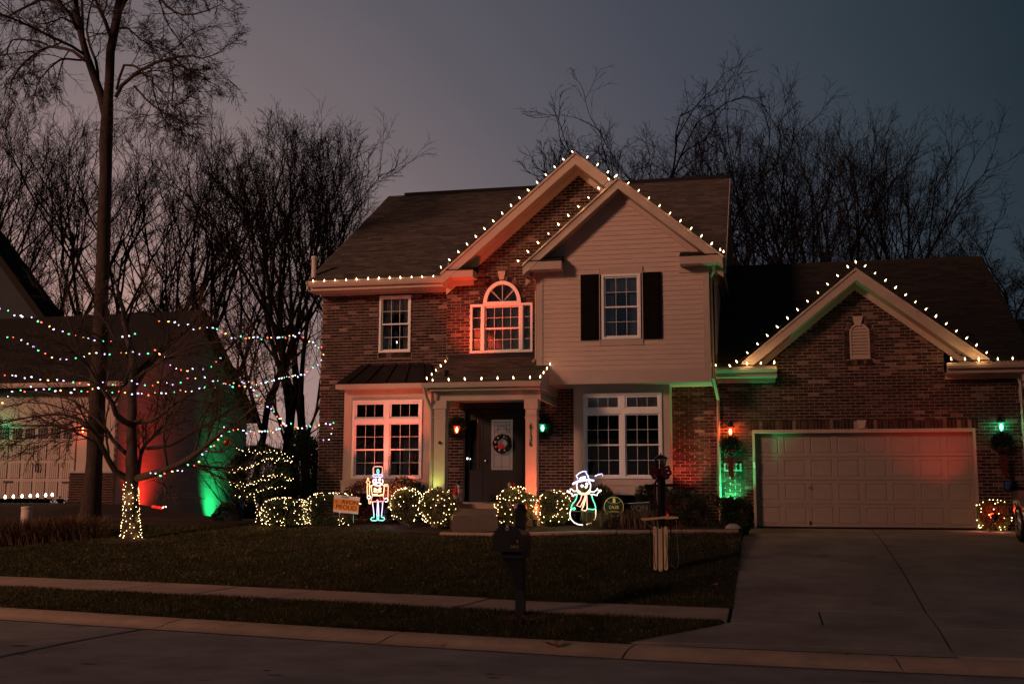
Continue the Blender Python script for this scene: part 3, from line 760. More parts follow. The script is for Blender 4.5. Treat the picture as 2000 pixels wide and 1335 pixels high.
# ---------------- front gables
def gable(apx, apz, lx, rx, lz, rz, yfr, yback_l, soff_y, fdepth, name, shade='shingle', seed=0, ret_l=None, ret_r=None, thick=.1):
    """rake roof in two slopes with fascia boards, soffits and bird-box returns"""
    for sgn, ex, ez in ((-1, lx, lz), (1, rx, rz)):
        e = Vector((ex, yfr, ez)); a = Vector((apx, yfr, apz)); up = (a-e); L = up.length; up.normalize()
        roof_plane((ex, yfr, ez) if sgn > 0 else (ex, yback_l, ez), (ex, yback_l, ez) if sgn > 0 else (ex, yfr, ez), up, L, lambda v: 0, lambda v: yback_l-yfr, mat=shade, seed=seed+sgn, e=.14)
        nd = Vector((-up.z, 0, up.x))*(1 if sgn > 0 else 1)
        if nd.z > 0: nd = -nd
        # deck
        t = thick
        P = [e, Vector((ex, yback_l, ez)), Vector((apx, yback_l, apz)), a]
        mb = MB(); mb.hexa([P[0]+Vector((0, .03, -t)), P[1]+Vector((0, 0, -t)), P[2]+Vector((0, 0, -t)), P[3]+Vector((0, .03, -t)), P[0]+Vector((0, .03, -.005)), P[1]-Vector((0, 0, .005)), P[2]-Vector((0, 0, .005)), P[3]+Vector((0, .03, -.005))])
        mb.build('roof', 'soffit', HOUSE)
        # fascia board: mitred parallelogram in the plane y = yfr
        f = fdepth/abs(up.x)
        MB().prism([(ex, ez-f*.98), (apx, apz-f), (apx, apz-.01), (ex, ez-.01)], yfr-.0, yfr+.03).build('rake_board', 'trim_beige', HOUSE)
        # shingle mould edge
        MB().prism([(ex-sgn*-.02, ez-.045), (apx, apz-.04), (apx, apz+.012), (ex-sgn*-.02, ez+.0)], yfr-.028, yfr-.001).build('drip_edge', 'trim_beige', HOUSE)
        # sloping soffit and wall frieze
        MB().hexa([(ex, yfr+.03, ez-f-.0), (ex, soff_y, ez-f), (apx, soff_y, apz-f), (apx, yfr+.03, apz-f), (ex, yfr+.03, ez-f+.02), (ex, soff_y, ez-f+.02), (apx, soff_y, apz-f+.02), (apx, yfr+.03, apz-f+.02)]).build('soffit', 'soffit', HOUSE)
        MB().prism([(ex, ez-f-.16), (apx, apz-f-.14), (apx, apz-f-.003), (ex, ez-f-.003)], soff_y-.035, soff_y).build('frieze_board', 'trim_beige', HOUSE)
# B gable (brick bay)
pk = wy(1123.5, 298, 24.35); lB = wy(862, 533, 24.35)
gable(pk.x, pk.z, lB.x, 2*pk.x-lB.x, lB.z, lB.z, 24.35, 29.0, PB, .20, 'B', seed=31)
# C gable (siding box)
pkc = wy(1206.5, 347, 23.75); lC = wy(1021, 517, 23.75); rC = wy(1411, 499, 23.75)
gable(pkc.x, pkc.z, lC.x, rC.x, lC.z, rC.z, 23.75, 27.6, PC, .18, 'C', seed=41)
# garage gable
pkg = wy(1671, 524, 24.75); lG = wy(1450, 708, 24.75); rG = wy(1930, 700, 24.75)
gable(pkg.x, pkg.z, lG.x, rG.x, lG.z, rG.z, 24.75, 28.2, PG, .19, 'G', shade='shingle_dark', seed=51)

# returns (bird boxes) of gable B left and gable C both sides
def bird_box(xa, xb, y0, y1, z0, z1, slope_side):
    mb = MB(); mb.box(min(xa, xb), max(xa, xb), y0, y1, z0, z1); mb.build('eave_return', 'trim_beige', HOUSE)
    # little shingled cap
    a, b = min(xa, xb), max(xa, xb)
    MB().hexa([(a, y0-.03, z1+.004), (b, y0-.03, z1+.004), (b, y1, z1+.004), (a, y1, z1+.004), (a, y0-.03, z1+.02), (b, y0-.03, z1+.02), (b, y1, z1+.16), (a, y1, z1+.16)]).build('return_roof', 'shingle_dark', HOUSE)
bz0, bz1 = Z(880, 541, 24.35), Z(880, 528, 24.35)
bird_box(X(862.5, 535, 24.35)+.02, X(923, 535, 24.35), 24.36, PB+.0, bz0, bz1, -1)
MB().box(X(882, 560, 24.75), X(925, 560, 24.75), 24.74, PB-.001, Z(900, 557, 24.74), bz0).build('frieze_board', 'trim_beige', HOUSE)
cz0, cz1 = Z(1060, 525.5, 23.75), Z(1060, 509.5, 23.75)
bird_box(X(1022, 518, 23.75)+.02, X(1096, 518, 23.75), 23.76, PC, cz0, cz1, -1)
c2z0, c2z1 = Z(1370, 513.5, 23.75), Z(1370, 498, 23.75)
bird_box(X(1327, 505, 23.75), X(1408, 505, 23.75), 23.76, PC, c2z0, c2z1, 1)

# ---------------- siding box C
bx0, bx1 = X(1048, 650, PC), X(1386.5, 650, PC)
cb = MB(); cb.box(bx0+.001, bx0+.03, PC+.03, PA+.4, botC, 6.7); cb.box(bx1-.03, bx1-.001, PC+.03, PA+.4, botC, 6.7); cb.build('side_wall', 'siding_beige', HOUSE)
MB().box(bx0, bx1, PC+.02, PA+.1, botC+.01, botC+.03).build('soffit', 'soffit', HOUSE)
sbot = Z(1200, 722, PC)
MB().box(bx0, bx1, PC-.012, PC+.03, botC, sbot).build('band_board', 'trim_beige', HOUSE)
MB().box(bx0, X(1060, 650, PC), PC-.012, PC+.03, sbot+.001, Z(1055, 528, PC)).build('corner_board', 'trim_beige', HOUSE)
MB().box(X(1374.5, 650, PC), bx1, PC-.012, PC+.03, sbot+.001, Z(1380, 517, PC)).build('corner_board', 'trim_beige', HOUSE)
MB().box(X(1060, 535, PC)+.002, X(1103, 535, PC), PC-.016, PC+.02, Z(1080, 543, PC), cz0).build('frieze_board', 'trim_beige', HOUSE)
MB().box(X(1326, 525, PC), X(1386, 525, PC), PC-.016, PC+.02, Z(1350, 532, PC), c2z0).build('frieze_board', 'trim_beige', HOUSE)
sx0, sx1 = X(1060, 650, PC), X(1374.5, 650, PC)
CW = (X(1175, 600, PC), X(1251.5, 600, PC), Z(1213, 662, PC), Z(1213, 535, PC))
capz, capx = Z(1211, 385, PC), X(1211, 385, PC)
exC = .105; z = sbot+.002; cs = (pkc.z-lC.z)/(pkc.x-lC.x)
HB = (X(1172, 600, PC), X(1254, 600, PC), Z(1213, 674, PC), Z(1213, 521, PC))
while z < capz+.3:
    zt = z+exC; h = (capz+.25-z)/cs
    a, b = max(sx0, capx-h), min(sx1, capx+h)
    if b-a > .05:
        segs = [(a, b)]
        if z >= HB[2]-.001 and zt <= HB[3]+.001: segs = [(a, HB[0]), (HB[1], b)]
        for s0, s1 in segs:
            MB().hexa([(s0, PC-.002, z), (s1, PC-.002, z), (s1, PC+.02, z), (s0, PC+.02, z), (s0, PC+.012, zt+.004), (s1, PC+.012, zt+.004), (s1, PC+.02, zt+.004), (s0, PC+.02, zt+.004)]).build('siding_board', 'siding_beige', HOUSE)
    z = zt
MB().prism([(sx0, sbot), (sx1, sbot), (sx1, Z(1380, 500, PC)), (capx, capz+.3), (sx0, Z(1050, 510, PC))], PC+.021, PC+.03).build('sheathing', 'dark_room', HOUSE) if False else None
MB().prism([(HB[0], HB[2]), (HB[1], HB[2]), (HB[1], CW[2]-.003), (HB[0], CW[2]-.003)], PC-.014, PC+.02).build('apron_panel', 'trim_beige', HOUSE)
MB().prism([(HB[0], CW[3]+.003), (HB[1], CW[3]+.003), (HB[1], HB[3]), (HB[0], HB[3])], PC-.014, PC+.02).build('head_panel', 'trim_beige', HOUSE)
for q0, q1 in ((HB[0]-.02, HB[0]-.001), (HB[1]+.001, HB[1]+.02)):
    MB().box(q0, q1, PC-.022, PC+.01, HB[2], HB[3]).build('casing', 'trim_beige', HOUSE)
# shutters
for a, b in ((1134.5, 1172), (1254, 1292.5)):
    x0, x1 = X(a, 600, PC)+(.0 if a < 1200 else .025), X(b, 600, PC)-(.025 if a < 1200 else .0); z0, z1 = Z((a+b)/2, 664 if a < 1200 else 661.5, PC), Z((a+b)/2, 536.5 if a < 1200 else 532, PC)
    sh = MB(); sh.box(x0, x1, PC-.035, PC-.004, z0, z1)
    s = sh.build('shutter', 'shutter_black', HOUSE)
    m = (z0+z1)/2
    for pa, pb in ((z0+.07, m-.03), (m+.03, z1-.07)):
        MB().box(x0+.05, x1-.05, PC-.044, PC-.0352, pa, pb).build('raised_panel', 'shutter_black', s)

# ---------------- windows
def window(name, x0, x1, z0, z1, Y, units, fw=.045, mat='window_white', proj=.03, room=1.0, roomcol='room_wall', depth=.07):
    """units: list of dicts(x0,x1,z0,z1,cols,rows,kind) in the same world coordinates"""
    fr = MB()
    fr.box(x0, x1, Y-proj, Y+depth, z0, z0+fw); fr.box(x0, x1, Y-proj, Y+depth, z1-fw, z1)
    fr.box(x0, x0+fw, Y-proj, Y+depth, z0+fw, z1-fw); fr.box(x1-fw, x1, Y-proj, Y+depth, z0+fw, z1-fw)
    f = fr.build(name, mat, HOUSE)
    for u in units:
        a, b, c, d = u['x0'], u['x1'], u['z0'], u['z1']; sw = u.get('sw', .032); y = Y+u.get('dy', .02)
        s = MB(); s.box(a, b, y-.012, y+.03, c, c+sw); s.box(a, b, y-.012, y+.03, d-sw, d); s.box(a, a+sw, y-.012, y+.03, c+sw, d-sw); s.box(b-sw, b, y-.012, y+.03, c+sw, d-sw)
        s.build('sash', mat, f)
        ga, gb, gc, gd = a+sw, b-sw, c+sw, d-sw; nc, nr = u['cols'], u['rows']; mw = .011
        gm = MB()
        for i in range(1, nc):
            xx = ga+(gb-ga)*i/nc; gm.box(xx-mw/2, xx+mw/2, y+.002, y+.014, gc, gd)
        for j in range(1, nr):
            zz = gc+(gd-gc)*j/nr; gm.box(ga, gb, y+.0015, y+.0135, zz-mw/2, zz+mw/2)
        gm.build('muntins', 'grille_white', f)
        for i in range(nc):
            for j in range(nr):
                p0, p1 = ga+(gb-ga)*i/nc+mw/2, ga+(gb-ga)*(i+1)/nc-mw/2; q0, q1 = gc+(gd-gc)*j/nr+mw/2, gc+(gd-gc)*(j+1)/nr-mw/2
                pm = MB(); tl = random.Random(hash((round(p0, 3), round(q0, 3)))).uniform(-.0012, .0012)
                pm.quad((p0, y+.008-tl, q0), (p1, y+.008+tl, q0), (p1, y+.008+tl, q1), (p0, y+.008-tl, q1)); pm.build('pane', 'glass', f)
    return f
def du(x0, x1, z0, z1, cols, rows, **k): return dict(x0=x0, x1=x1, z0=z0, z1=z1, cols=cols, rows=rows, **k)
def room(x0, x1, z0, z1, y0, y1, mat='room_wall'):
    mb = MB(); mb.quad((x0, y1, z0), (x1, y1, z0), (x1, y1, z1), (x0, y1, z1)); mb.quad((x0, y0, z0), (x0, y1, z0), (x0, y1, z1), (x0, y0, z1)); mb.quad((x1, y1, z0), (x1, y0, z0), (x1, y0, z1), (x1, y1, z1))
    mb.quad((x0, y0, z0), (x1, y0, z0), (x1, y1, z0), (x0, y1, z0)); mb.quad((x0, y1, z1), (x1, y1, z1), (x1, y0, z1), (x0, y0, z1))
    mb.build('room', mat, HOUSE)
def dh(x0, x1, z0, z1, cols, half, mid=None, fw=.045):
    """double hung pair of units inside a frame"""
    m = mid if mid is not None else (z0+z1)/2
    return [du(x0, x1, m-.015, z1, cols, half, dy=.015), du(x0, x1, z0, m+.015, cols, half, dy=.045)]
# upper left
a, b, c, d = UW
w = window('window', a, b, c, d, PA, dh(a+.045, b-.045, c+.045, d-.045, 3, 2), proj=.03)
for xa, xb in ((a+.04, a+.22), (b-.22, b-.04)):
    mb = MB()
    for k in range(7): mb.box(xa+(xb-xa)*k/7, xa+(xb-xa)*(k+.8)/7, PA+.13+.02*(k % 2), PA+.15+.02*(k % 2), c+.02, d-.02)
    mb.build('curtain', 'blind', w)
MB().box(a+.04, b-.04, PA+.10, PA+.11, d-.42, d-.045).build('blind', 'blind', w)  # pale blind and curtains added in place of the grey pane reflection
room(a-.3, b+.3, c-.3, d+.2, PA+.1, 26.65)
# C window
a, b, c, d = CW
w = window('window', a, b, c, d, PC, dh(a+.05, b-.05, c+.05, d-.05, 3, 2, mid=Z(1213, 599, PC)), fw=.05, proj=.03)
room(a-.2, b+.2, c-.2, d+.1, PC+.1, PA+.3)
MB().box(a+.05, b-.05, PC+.12, PC+.14, Z(1213, 570, PC), d-.05).build('blind', 'blind', w)
for q in (0, 1):
    mb = MB(); xa, xb = (a+.04, a+.25) if q == 0 else (b-.25, b-.04)
    for k in range(8): mb.box(xa+(xb-xa)*k/8, xa+(xb-xa)*(k+.8)/8, PC+.17+.02*(k % 2), PC+.19+.02*(k % 2), c, Z(1213, 572, PC))
    mb.build('curtain', 'blind', w)
# arched window
a, b, c, d = AW['x0'], AW['x1'], AW['z0'], AW['z1']
m0, m1 = X(944, 650, PB), X(1018, 650, PB)
us = [du(a+.03, m0-.04, c+.04, d-.04, 1, 4, dy=.0, sw=.02), du(m1+.04, b-.03, c+.04, d-.04, 1, 4, dy=.0, sw=.02)]
us += dh(m0+.03, m1-.03, c+.045, d-.05, 4, 2)
w = window('arched_window', a, b, c, d, PB, us, fw=.05, proj=.04)
for q0, q1 in ((m0-.04, m0+.03), (m1-.03, m1+.04)): MB().box(q0, q1, PB-.05, PB+.06, c+.05, d-.05).build('mullion', 'window_white', w)
mb = MB(); N_ = 24; fo, fi = [], []
for t in frange(0, math.pi, N_):
    fo.append((acx+acr*math.cos(t), acz+arh*math.sin(t))); fi.append((acx+(acr-.09)*math.cos(t), acz+.035+(arh-.115)*math.sin(t)))
ring(mb, fo, fi, PB-.05, PB+.06); mb.box(acx-acr, acx+acr, PB-.055, PB+.06, acz+.001, acz+.045)
mb.build('arch_frame', 'window_white', w)
mb = MB(); 
for t in (math.pi/4, math.pi/2, 3*math.pi/4):
    ux, uz = math.cos(t), math.sin(t); nx, nz = -uz*.007, ux*.007; r1 = 1/math.sqrt((ux/(acr-.08))**2+(uz/(arh-.1))**2)
    mb.prism([(acx+nx, acz+.04+nz), (acx-nx, acz+.04-nz), (acx+ux*r1-nx, acz+.04+uz*r1-nz), (acx+ux*r1+nx, acz+.04+uz*r1+nz)], PB+.0, PB+.012)
mb.build('muntins', 'grille_white', w)
for q in range(4):
    mb = MB(); ps = [(acx, acz+.05)]+[(acx+(acr-.085)*math.cos(t), acz+.045+(arh-.12)*math.sin(t)) for t in frange(q*math.pi/4+.02, (q+1)*math.pi/4-.02, 6)]
    n = len(ps); mb.v += [(x, PB+.006, z) for x, z in ps]; mb.f.append(tuple(range(n))); mb.t.append(.5); mb.m.append(0); mb.build('pane', 'glass', w)
MB().box(a+.03, b-.03, PB+.085, PB+.095, c+.03, d).build('blind', 'blind', w)
MB().prism([(acx+(acr-.02)*math.cos(t), acz+(arh-.02)*math.sin(t)) for t in frange(0, math.pi, 16)], PB+.085, PB+.095).build('blind', 'blind', w)
# ---------------- boxed bay windows on the ground floor
def bay(px0, px1, pt, pb, plo, Yb, wpx, right_blinds, seed):
    x0, x1 = X(px0, 850, Yb), X(px1, 850, Yb); zt, zb, zl = Z(px0, pt, Yb), Z(px0, pb, Yb), Z(px0, plo, Yb)
    wx0, wx1, wz1, wz0 = X(wpx[0], 850, Yb), X(wpx[1], 850, Yb), Z((wpx[0]+wpx[1])/2, wpx[2], Yb), Z((wpx[0]+wpx[1])/2, wpx[3], Yb)
    mb = MB(); y0, y1 = Yb, Yb+.03
    mb.box(x0, wx0, y0, y1, zl, zt); mb.box(wx1, x1, y0, y1, zl, zt); mb.box(wx0, wx1, y0, y1, wz1, zt); mb.box(wx0, wx1, y0, y1, zl, wz0)
    mb.build('bay_panel', 'trim_beige', HOUSE)
    s = MB(); s.box(x0, x0+.03, y1, PA+.05, zl, zt); s.box(x1-.03, x1, y1, PA+.05, zl, zt); s.box(x0+.03, x1-.03, y1, PA+.05, zl, zl+.03); s.build('bay_side', 'trim_beige', HOUSE)
    MB().box(x0-.04, x1+.04, Yb-.05, Yb-.001, zb-.05, zb+.0).build('sill_band', 'trim_beige', HOUSE)
    MB().box(x0-.03, x1+.03, Yb-.025, Yb-.001, zl, zb-.052).build('apron_panel', 'trim_beige', HOUSE)
    mx = (wx0+wx1)/2; tz = Z((wpx[0]+wpx[1])/2, wpx[4], Yb); us = []; g = .05
    for a, b in ((wx0+g, mx-.05), (mx+.05, wx1-g)):
        us.append(du(a, b, tz+.055, wz1-g, 3, 1, dy=.0, sw=.045)); us += dh(a, b, wz0+g, tz-.045, 3, 2)
    w = window('double_window', wx0, wx1, wz0, wz1, Yb, us, fw=.055, proj=.04)
    mb = MB(); mb.box(mx-.055, mx+.055, Yb-.035, Yb+.06, wz0+.055, wz1-.055); mb.build('mullion', 'window_white', w)
    for q0, q1 in ((wx0+.055, mx-.056), (mx+.056, wx1-.055)): MB().box(q0, q1, Yb-.045, Yb+.06, tz-.05, tz+.055).build('transom_bar', 'window_white', w)
    room(x0+.05, x1-.05, zl+.05, zt, Yb+.08, 26.66)
    return w, (wx0, wx1, wz0, wz1, tz, mx, x0, x1, zt)
wl, L_ = bay(671, 841, 757, 938, 962, 24.85, (688.5, 824.5, 781, 934, 822), False, 1)
wr, Rr = bay(1120.5, 1309, 751.5, 943, 965.5, 24.6, (1140, 1293.5, 767, 934, 803.5), True, 2)
for a, b in ((Rr[0]+.06, Rr[5]-.06), (Rr[5]+.06, Rr[1]-.06)):
    bl = MB().box(a, b, 24.6+.05, 24.6+.058, Rr[4]+.05, Rr[3]-.05).build('blind', 'blind', wr)
# curtain, chair and indoor things behind the left window
mb = MB(); xa, xb = X(790, 850, 25.4), X(817, 850, 25.4)
for k in range(10): mb.box(xa+(xb-xa)*k/10, xa+(xb-xa)*(k+.7)/10, 25.4+.03*(k % 2), 25.43+.03*(k % 2), L_[2]+.1, L_[3]-.55)
mb.build('curtain', 'curtain', wl)
# metal roof of the left bay
mz0, mz1 = Z(760, 748, 24.55), Z(760, 712.5, PA); bx_0, bx_1 = X(655, 748, 24.55), X(835, 748, 24.55); tx0, tx1 = X(705, 712, PA), X(842, 712, PA)
mb = MB(); mb.hexa([(bx_0, 24.55, mz0), (bx_1+.15, 24.55, mz0), (bx_1+.15, PA, mz0), (bx_0, PA, mz0), (tx0, PA-.03, mz1), (tx1, PA-.03, mz1), (tx1, PA, mz1), (tx0, PA, mz1)])
mr_ = mb.build('metal_roof', 'metal_roof', HOUSE)
for k in range(5):
    s = (k+.6)/5; p0 = Vector((bx_0+(bx_1+.1-bx_0)*s, 24.55, mz0+.01)); p1 = Vector((tx0+(tx1-tx0)*min(1, s*.95+.02), PA-.03, mz1+.01))
    MB().hexa([p0+Vector((-.012, 0, 0)), p0+Vector((.012, 0, 0)), p1+Vector((.012, 0, 0)), p1+Vector((-.012, 0, 0)), p0+Vector((-.012, -.01, .025)), p0+Vector((.012, -.01, .025)), p1+Vector((.012, -.01, .025)), p1+Vector((-.012, -.01, .025))]).build('standing_seam', 'metal_roof', mr_)
MB().box(bx_0-.0, bx_1+.15, 24.56, 24.62, Z(760, 757.5, 24.56), mz0-.002).build('fascia', 'trim_beige', HOUSE)
MB().box(bx_0, bx_1+.15, 24.62, PA, Z(760, 757.5, 24.56)+.005, mz0-.02).build('soffit', 'soffit', HOUSE)

# ---------------- porch
PF = 23.0
pz = Z(940, 746, PF); px0, px1 = X(832.5, 746, PF), X(1053, 742, PF)
ptz = Z(960, 697, PB); 
upp = Vector((0, PB-PF-.0, ptz-pz)); Lp = upp.length; upp.normalize()
rt_x = lambda v: px1-px0
roof_plane((px0, PF, pz), (px1, PF, pz), upp, Lp, lambda v: 0, rt_x, seed=61, e=.125)
slab_roof([(px0, PF, pz), (px1, PF, pz), (px1, PB, ptz), (px0, PB, ptz)], .06, 'porch_roof')
MB().box(px0-.02, px1, PB-.05, PB-.002, ptz-.02, ptz+.07).build('flashing', 'metal_roof', HOUSE)
gutter(px0-.08, px1+.03, PF+.02, pz+.0, h=.10, d=.12)
gtz = pz-.11
f0, f1 = X(842, 755, PF+.1), X(1050, 755, PF+.1)
MB().box(px0+.02, px1+.0, PF+.03, PF+.06, pz-.16, pz-.005).build('fascia', 'trim_beige', HOUSE)
bz_b = Z(940, 781, PF+.25); bz_t = pz-.14
MB().box(px0+.1, px1-.02, PF+.25, PF+.30, bz_b, bz_t).build('beam', 'trim_beige', HOUSE)
MB().box(px0+.1, px0+.14, PF+.3, PA, bz_b, bz_t).build('beam', 'trim_beige', HOUSE)
MB().box(px1-.06, px1-.02, PF+.3, PA, bz_b, bz_t).build('beam', 'trim_beige', HOUSE)
MB().box(px0+.02, px1, PF+.06, PF+.25, bz_t-.0, bz_t+.02).build('soffit', 'soffit', HOUSE)
# side gable infill of the shed roof, with lap boards
for xx in (px0+.0, px1-.03):
    mb = MB(); pr = [(PF+.06, pz-.13), (PB+.4, pz-.13), (PB+.4, ptz-.06), (PB, ptz-.06), (PF+.06, pz-.03)]; k = len(pr)
    mb.v += [(xx, a, b) for a, b in pr]+[(xx+.03, a, b) for a, b in pr]; mb.f += [tuple(range(k)), tuple(range(2*k-1, k-1, -1))]+[(i, k+i, k+(i+1) % k, (i+1) % k) for i in range(k)]
    mb.t += [.5]*(k+2); mb.m += [0]*(k+2); mb.build('porch_side', 'siding_beige', HOUSE)
MB().box(px0+.1, px1-.02, PF+.3, PA-.01, bz_b+.12, bz_b+.14).build('porch_ceiling', 'soffit', HOUSE)
# columns
def column(pa, pb, side):
    x0, x1 = X(pa, 880, PF+.25), X(pb, 880, PF+.25); y0 = PF+.2; w = x1-x0
    c = MB().box(x0+.015, x1-.015, y0+.015, y0+w-.015, 1.0, bz_b-.0).build('column', 'trim_beige', HOUSE)
    z1 = Z((pa+pb)/2, 798, PF+.25); z2 = Z((pa+pb)/2, 815, PF+.25)
    MB().box(x0-.012, x1+.012, y0-.012, y0+w+.012, z1, bz_b-.001).build('capital', 'trim_beige', c)
    MB().box(x0, x1, y0, y0+w, z2-.02, z2+.015).build('astragal', 'trim_beige', c)
    MB().box(x0-.005, x1+.005, y0-.005, y0+w+.005, 1.0, 1.0+.55).build('plinth', 'trim_beige', c)
    return c, x0, x1, y0
cL, clx0, clx1, cly = column(846.5, 871, 0)
cR, crx0, crx1, cry = column(1025.5, 1050, 1)
for i, ch in enumerate('6136'):
    p = wy(1036.8, 833+i*11.2, cry); me = text_mesh('house_number', ch, .165, 'black_paint', .006)
    link('house_number', me, cR, loc=(p.x, cry+.003, p.z), label='black house number '+ch+' on the right porch column') if False else link('house_number', me, cR, loc=(p.x, cry+.003, p.z))
# small wall ornament and downspouts
MB().lathe([(.0, -.01), (.035, 0), (.03, .02), (.0, .03)], wy(859, 864, cly).x, cly-.02, wy(859, 864, cly).z, 10, axis='y').build('doorbell_ornament', 'bulb_green' if False else 'metal_roof', cL)
def downspout(pts, name='downspout', r=.033):
    MB().tube(pts, r, 4).build(name, 'trim_beige', HOUSE)
downspout([(px0-.03, PF-.04, pz-.1), (px0-.0, PF+.02, pz-.28), (clx0-.05, cly+.05, pz-.55), (clx0-.055, cly+.08, pz-.75), (clx0-.055, cly+.08, 1.05)], r=.036)
p1 = wy(1022, 524, 23.8); p2 = wy(1045, 545, PC); p3 = wy(1044, 700, PC)
downspout([(p1.x+.02, 23.9, p1.z+.05), (p1.x+.03, 23.95, p1.z-.08), (bx0-.05, 24.2, p2.z+.03), (bx0-.045, 24.3, p2.z-.1), (bx0-.045, 24.3, p3.z+.03), (bx0-.1, 24.2, p3.z-.05)])
downspout([(bx1+.12, 24.0, Z(1405, 515, 24.0)), (bx1+.1, 24.1, Z(1405, 527, 24.0)), (bx1+.03, 24.3, Z(1391, 540, 24.2)), (bx1+.04, 24.4, botC+.1), (-.96, 25.1, botC-.3), (-.965, 25.12, botC-.6), (-.965, 25.12, 1.1)])
downspout([(5.2, 25.1, Z(1990, 712, 25.1)), (5.22, 25.12, 1.1)])
# steps
MB().box(X(884, 1010, 22.1), X(972, 1010, 22.1), 22.1, 22.55, .8, 1.24).build('step', 'concrete_step_shaded', HOUSE)
MB().box(X(880, 990, 22.55), X(1003, 990, 22.55), 22.55, 22.99, .8, 1.38).build('step', 'concrete_step_shaded', HOUSE)
MB().box(px0+.15, px1, 23.0, PA+.3, .8, 1.48).build('porch_floor', 'concrete_walk', HOUSE)

# ---------------- front door
dY = PA+.1
dx0, dx1 = X(908, 880, dY), X(1026, 880, dY); dz1 = Z(965, 803, dY); dz0 = 1.49
mb = MB(); mb.box(DRW[0]-.03, DRW[1]+.03, dY+.07, dY+.1, 1.3, DRW[3]+.3); mb.build('door_surround', 'black_paint', HOUSE)
hd = MB(); hd.box(DRW[0], DRW[1], PA-.02, dY+.06, dz1+.06, DRW[3]+.05); hd.box(DRW[0], dx0+.03, PA-.01, dY+.06, dz0, dz1+.06); hd.box(dx1-.0, DRW[1], PA-.01, dY+.06, dz0, dz1+.06); hd.build('door_frame', 'black_paint', HOUSE)
slx0, slx1 = X(918, 880, dY), X(938, 880, dY)
MB().box(dx0+.031, X(943, 880, dY), dY, dY+.04, dz0, dz1+.05).build('sidelight', 'black_paint', HOUSE)
fd0 = X(944, 880, dY)
door = MB().box(fd0, dx1, dY-.01, dY+.045, dz0, dz1+.05).build('front_door', 'black_paint', HOUSE)
gx0, gx1, gz0, gz1 = X(960, 870, dY), X(1001.5, 870, dY), Z(980, 917, dY), Z(980, 819, dY)
m, t, b = newmat('door_glass'); b.inputs['Base Color'].default_value = (.20, .155, .135, 1); b.inputs['Roughness'].default_value = .25
b.inputs['Emission Color'].default_value = (1, .72, .60, 1); b.inputs['Emission Strength'].default_value = .05
MB().box(gx0, gx1, dY-.018, dY-.011, gz0, gz1).build('glass_panel', 'door_glass', door)
mb = MB(); w_ = .008
def came(ax, az, bx, bz):
    d = Vector((bx-ax, 0, bz-az)).normalized()*w_/2; n = Vector((-d.z, 0, d.x))
    mb.prism([(ax+n.x, az+n.z), (ax-n.x, az-n.z), (bx-n.x, bz-n.z), (bx+n.x, bz+n.z)], dY-.022, dY-.0185)
W_, H_ = gx1-gx0, gz1-gz0
for s in (.13, .87): came(gx0+W_*s, gz0+.03, gx0+W_*s, gz1-.03)
came(gx0+W_*.5, gz0+.03, gx0+W_*.5, gz0+H_*.6)
for s in (.06, .3, .74, .80, .88, .95): came(gx0+W_*.13, gz0+H_*s, gx0+W_*.87, gz0+H_*s)
for q in (.3, .7): came(gx0+W_*q, gz0+H_*.74, gx0+W_*q, gz0+H_*.95)
came(gx0+W_*.13, gz0+H_*.74, gx0+W_*.5, gz0+H_*.88); came(gx0+W_*.87, gz0+H_*.74, gx0+W_*.5, gz0+H_*.88)
mb.build('leading', 'black_paint', door)
for q0, q1, r0, r1 in ((.08, .45, .06, .28), (.55, .92, .06, .28)):
    MB().box(fd0+(dx1-fd0)*q0, fd0+(dx1-fd0)*q1, dY-.02, dY-.011, dz0+(dz1-dz0)*r0, dz0+(dz1-dz0)*r1).build('raised_panel', 'black_paint', door)
MB().lathe([(.0, -.05), (.025, -.045), (.03, -.02), (.012, 0)], fd0+.07, dY-.012, dz0+.95, 10, axis='y').build('door_knob', 'brass', door)
MB().box(dx0, dx1, PA-.03, dY, dz0-.02, dz0+.02).build('door_sill', 'alloy', HOUSE)
# sidelight glass
MB().box(slx0, slx1, dY-.006, dY-.001, gz0, gz1).build('pane', 'glass', HOUSE)
MB().lathe([(.0, -.02), (.02, -.015), (.02, 0)], wy(913, 895, PA).x, PA-.012, wy(913, 895, PA).z, 8, axis='y').build('doorbell', 'bulb_path', HOUSE)

# ---------------- garage door
gY = PG+.16
jw = .055
mb = MB(); mb.box(GDx0, GDx0+jw, PG-.01, gY+.02, GDz0, GDz1-jw); mb.box(GDx1-jw, GDx1, PG-.01, gY+.02, GDz0, GDz1-jw); mb.box(GDx0, GDx1, PG-.01, gY+.02, GDz1-jw, GDz1+.02); mb.build('garage_frame', 'trim_beige', HOUSE)
MB().box(GDx0+.001, GDx1-.001, PG+.02, gY+.03, SOLz0-.02, SOLz0+.0).build('lintel', 'trim_beige', HOUSE) if False else None
ga, gb, gc, gd = GDx0+jw, GDx1-jw, 1.005, GDz1-jw; secs, cols = 4, 8
sh_ = (gd-gc)/secs; cw_ = (gb-ga)/cols
garage_door = MB().box(ga, gb, gY+.02, gY+.04, gc, gd).build('garage_door', 'door_beige', HOUSE)
for s in range(secs):
    mb = MB(); zz0, zz1 = gc+s*sh_+.005, gc+(s+1)*sh_-.005
    rv, rh = .065, .055
    mb.box(ga, gb, gY, gY+.02, zz0, zz0+rv); mb.box(ga, gb, gY, gY+.02, zz1-rv, zz1)
    for c_ in range(cols+1):
        xa = ga+c_*cw_; mb.box(max(ga, xa-rh), min(gb, xa+rh), gY, gY+.02, zz0+rv, zz1-rv)
    mb.build('door_section', 'door_beige', garage_door)
pw, ph = cw_-2*rh, sh_-.01-2*rv
pmesh = MB()
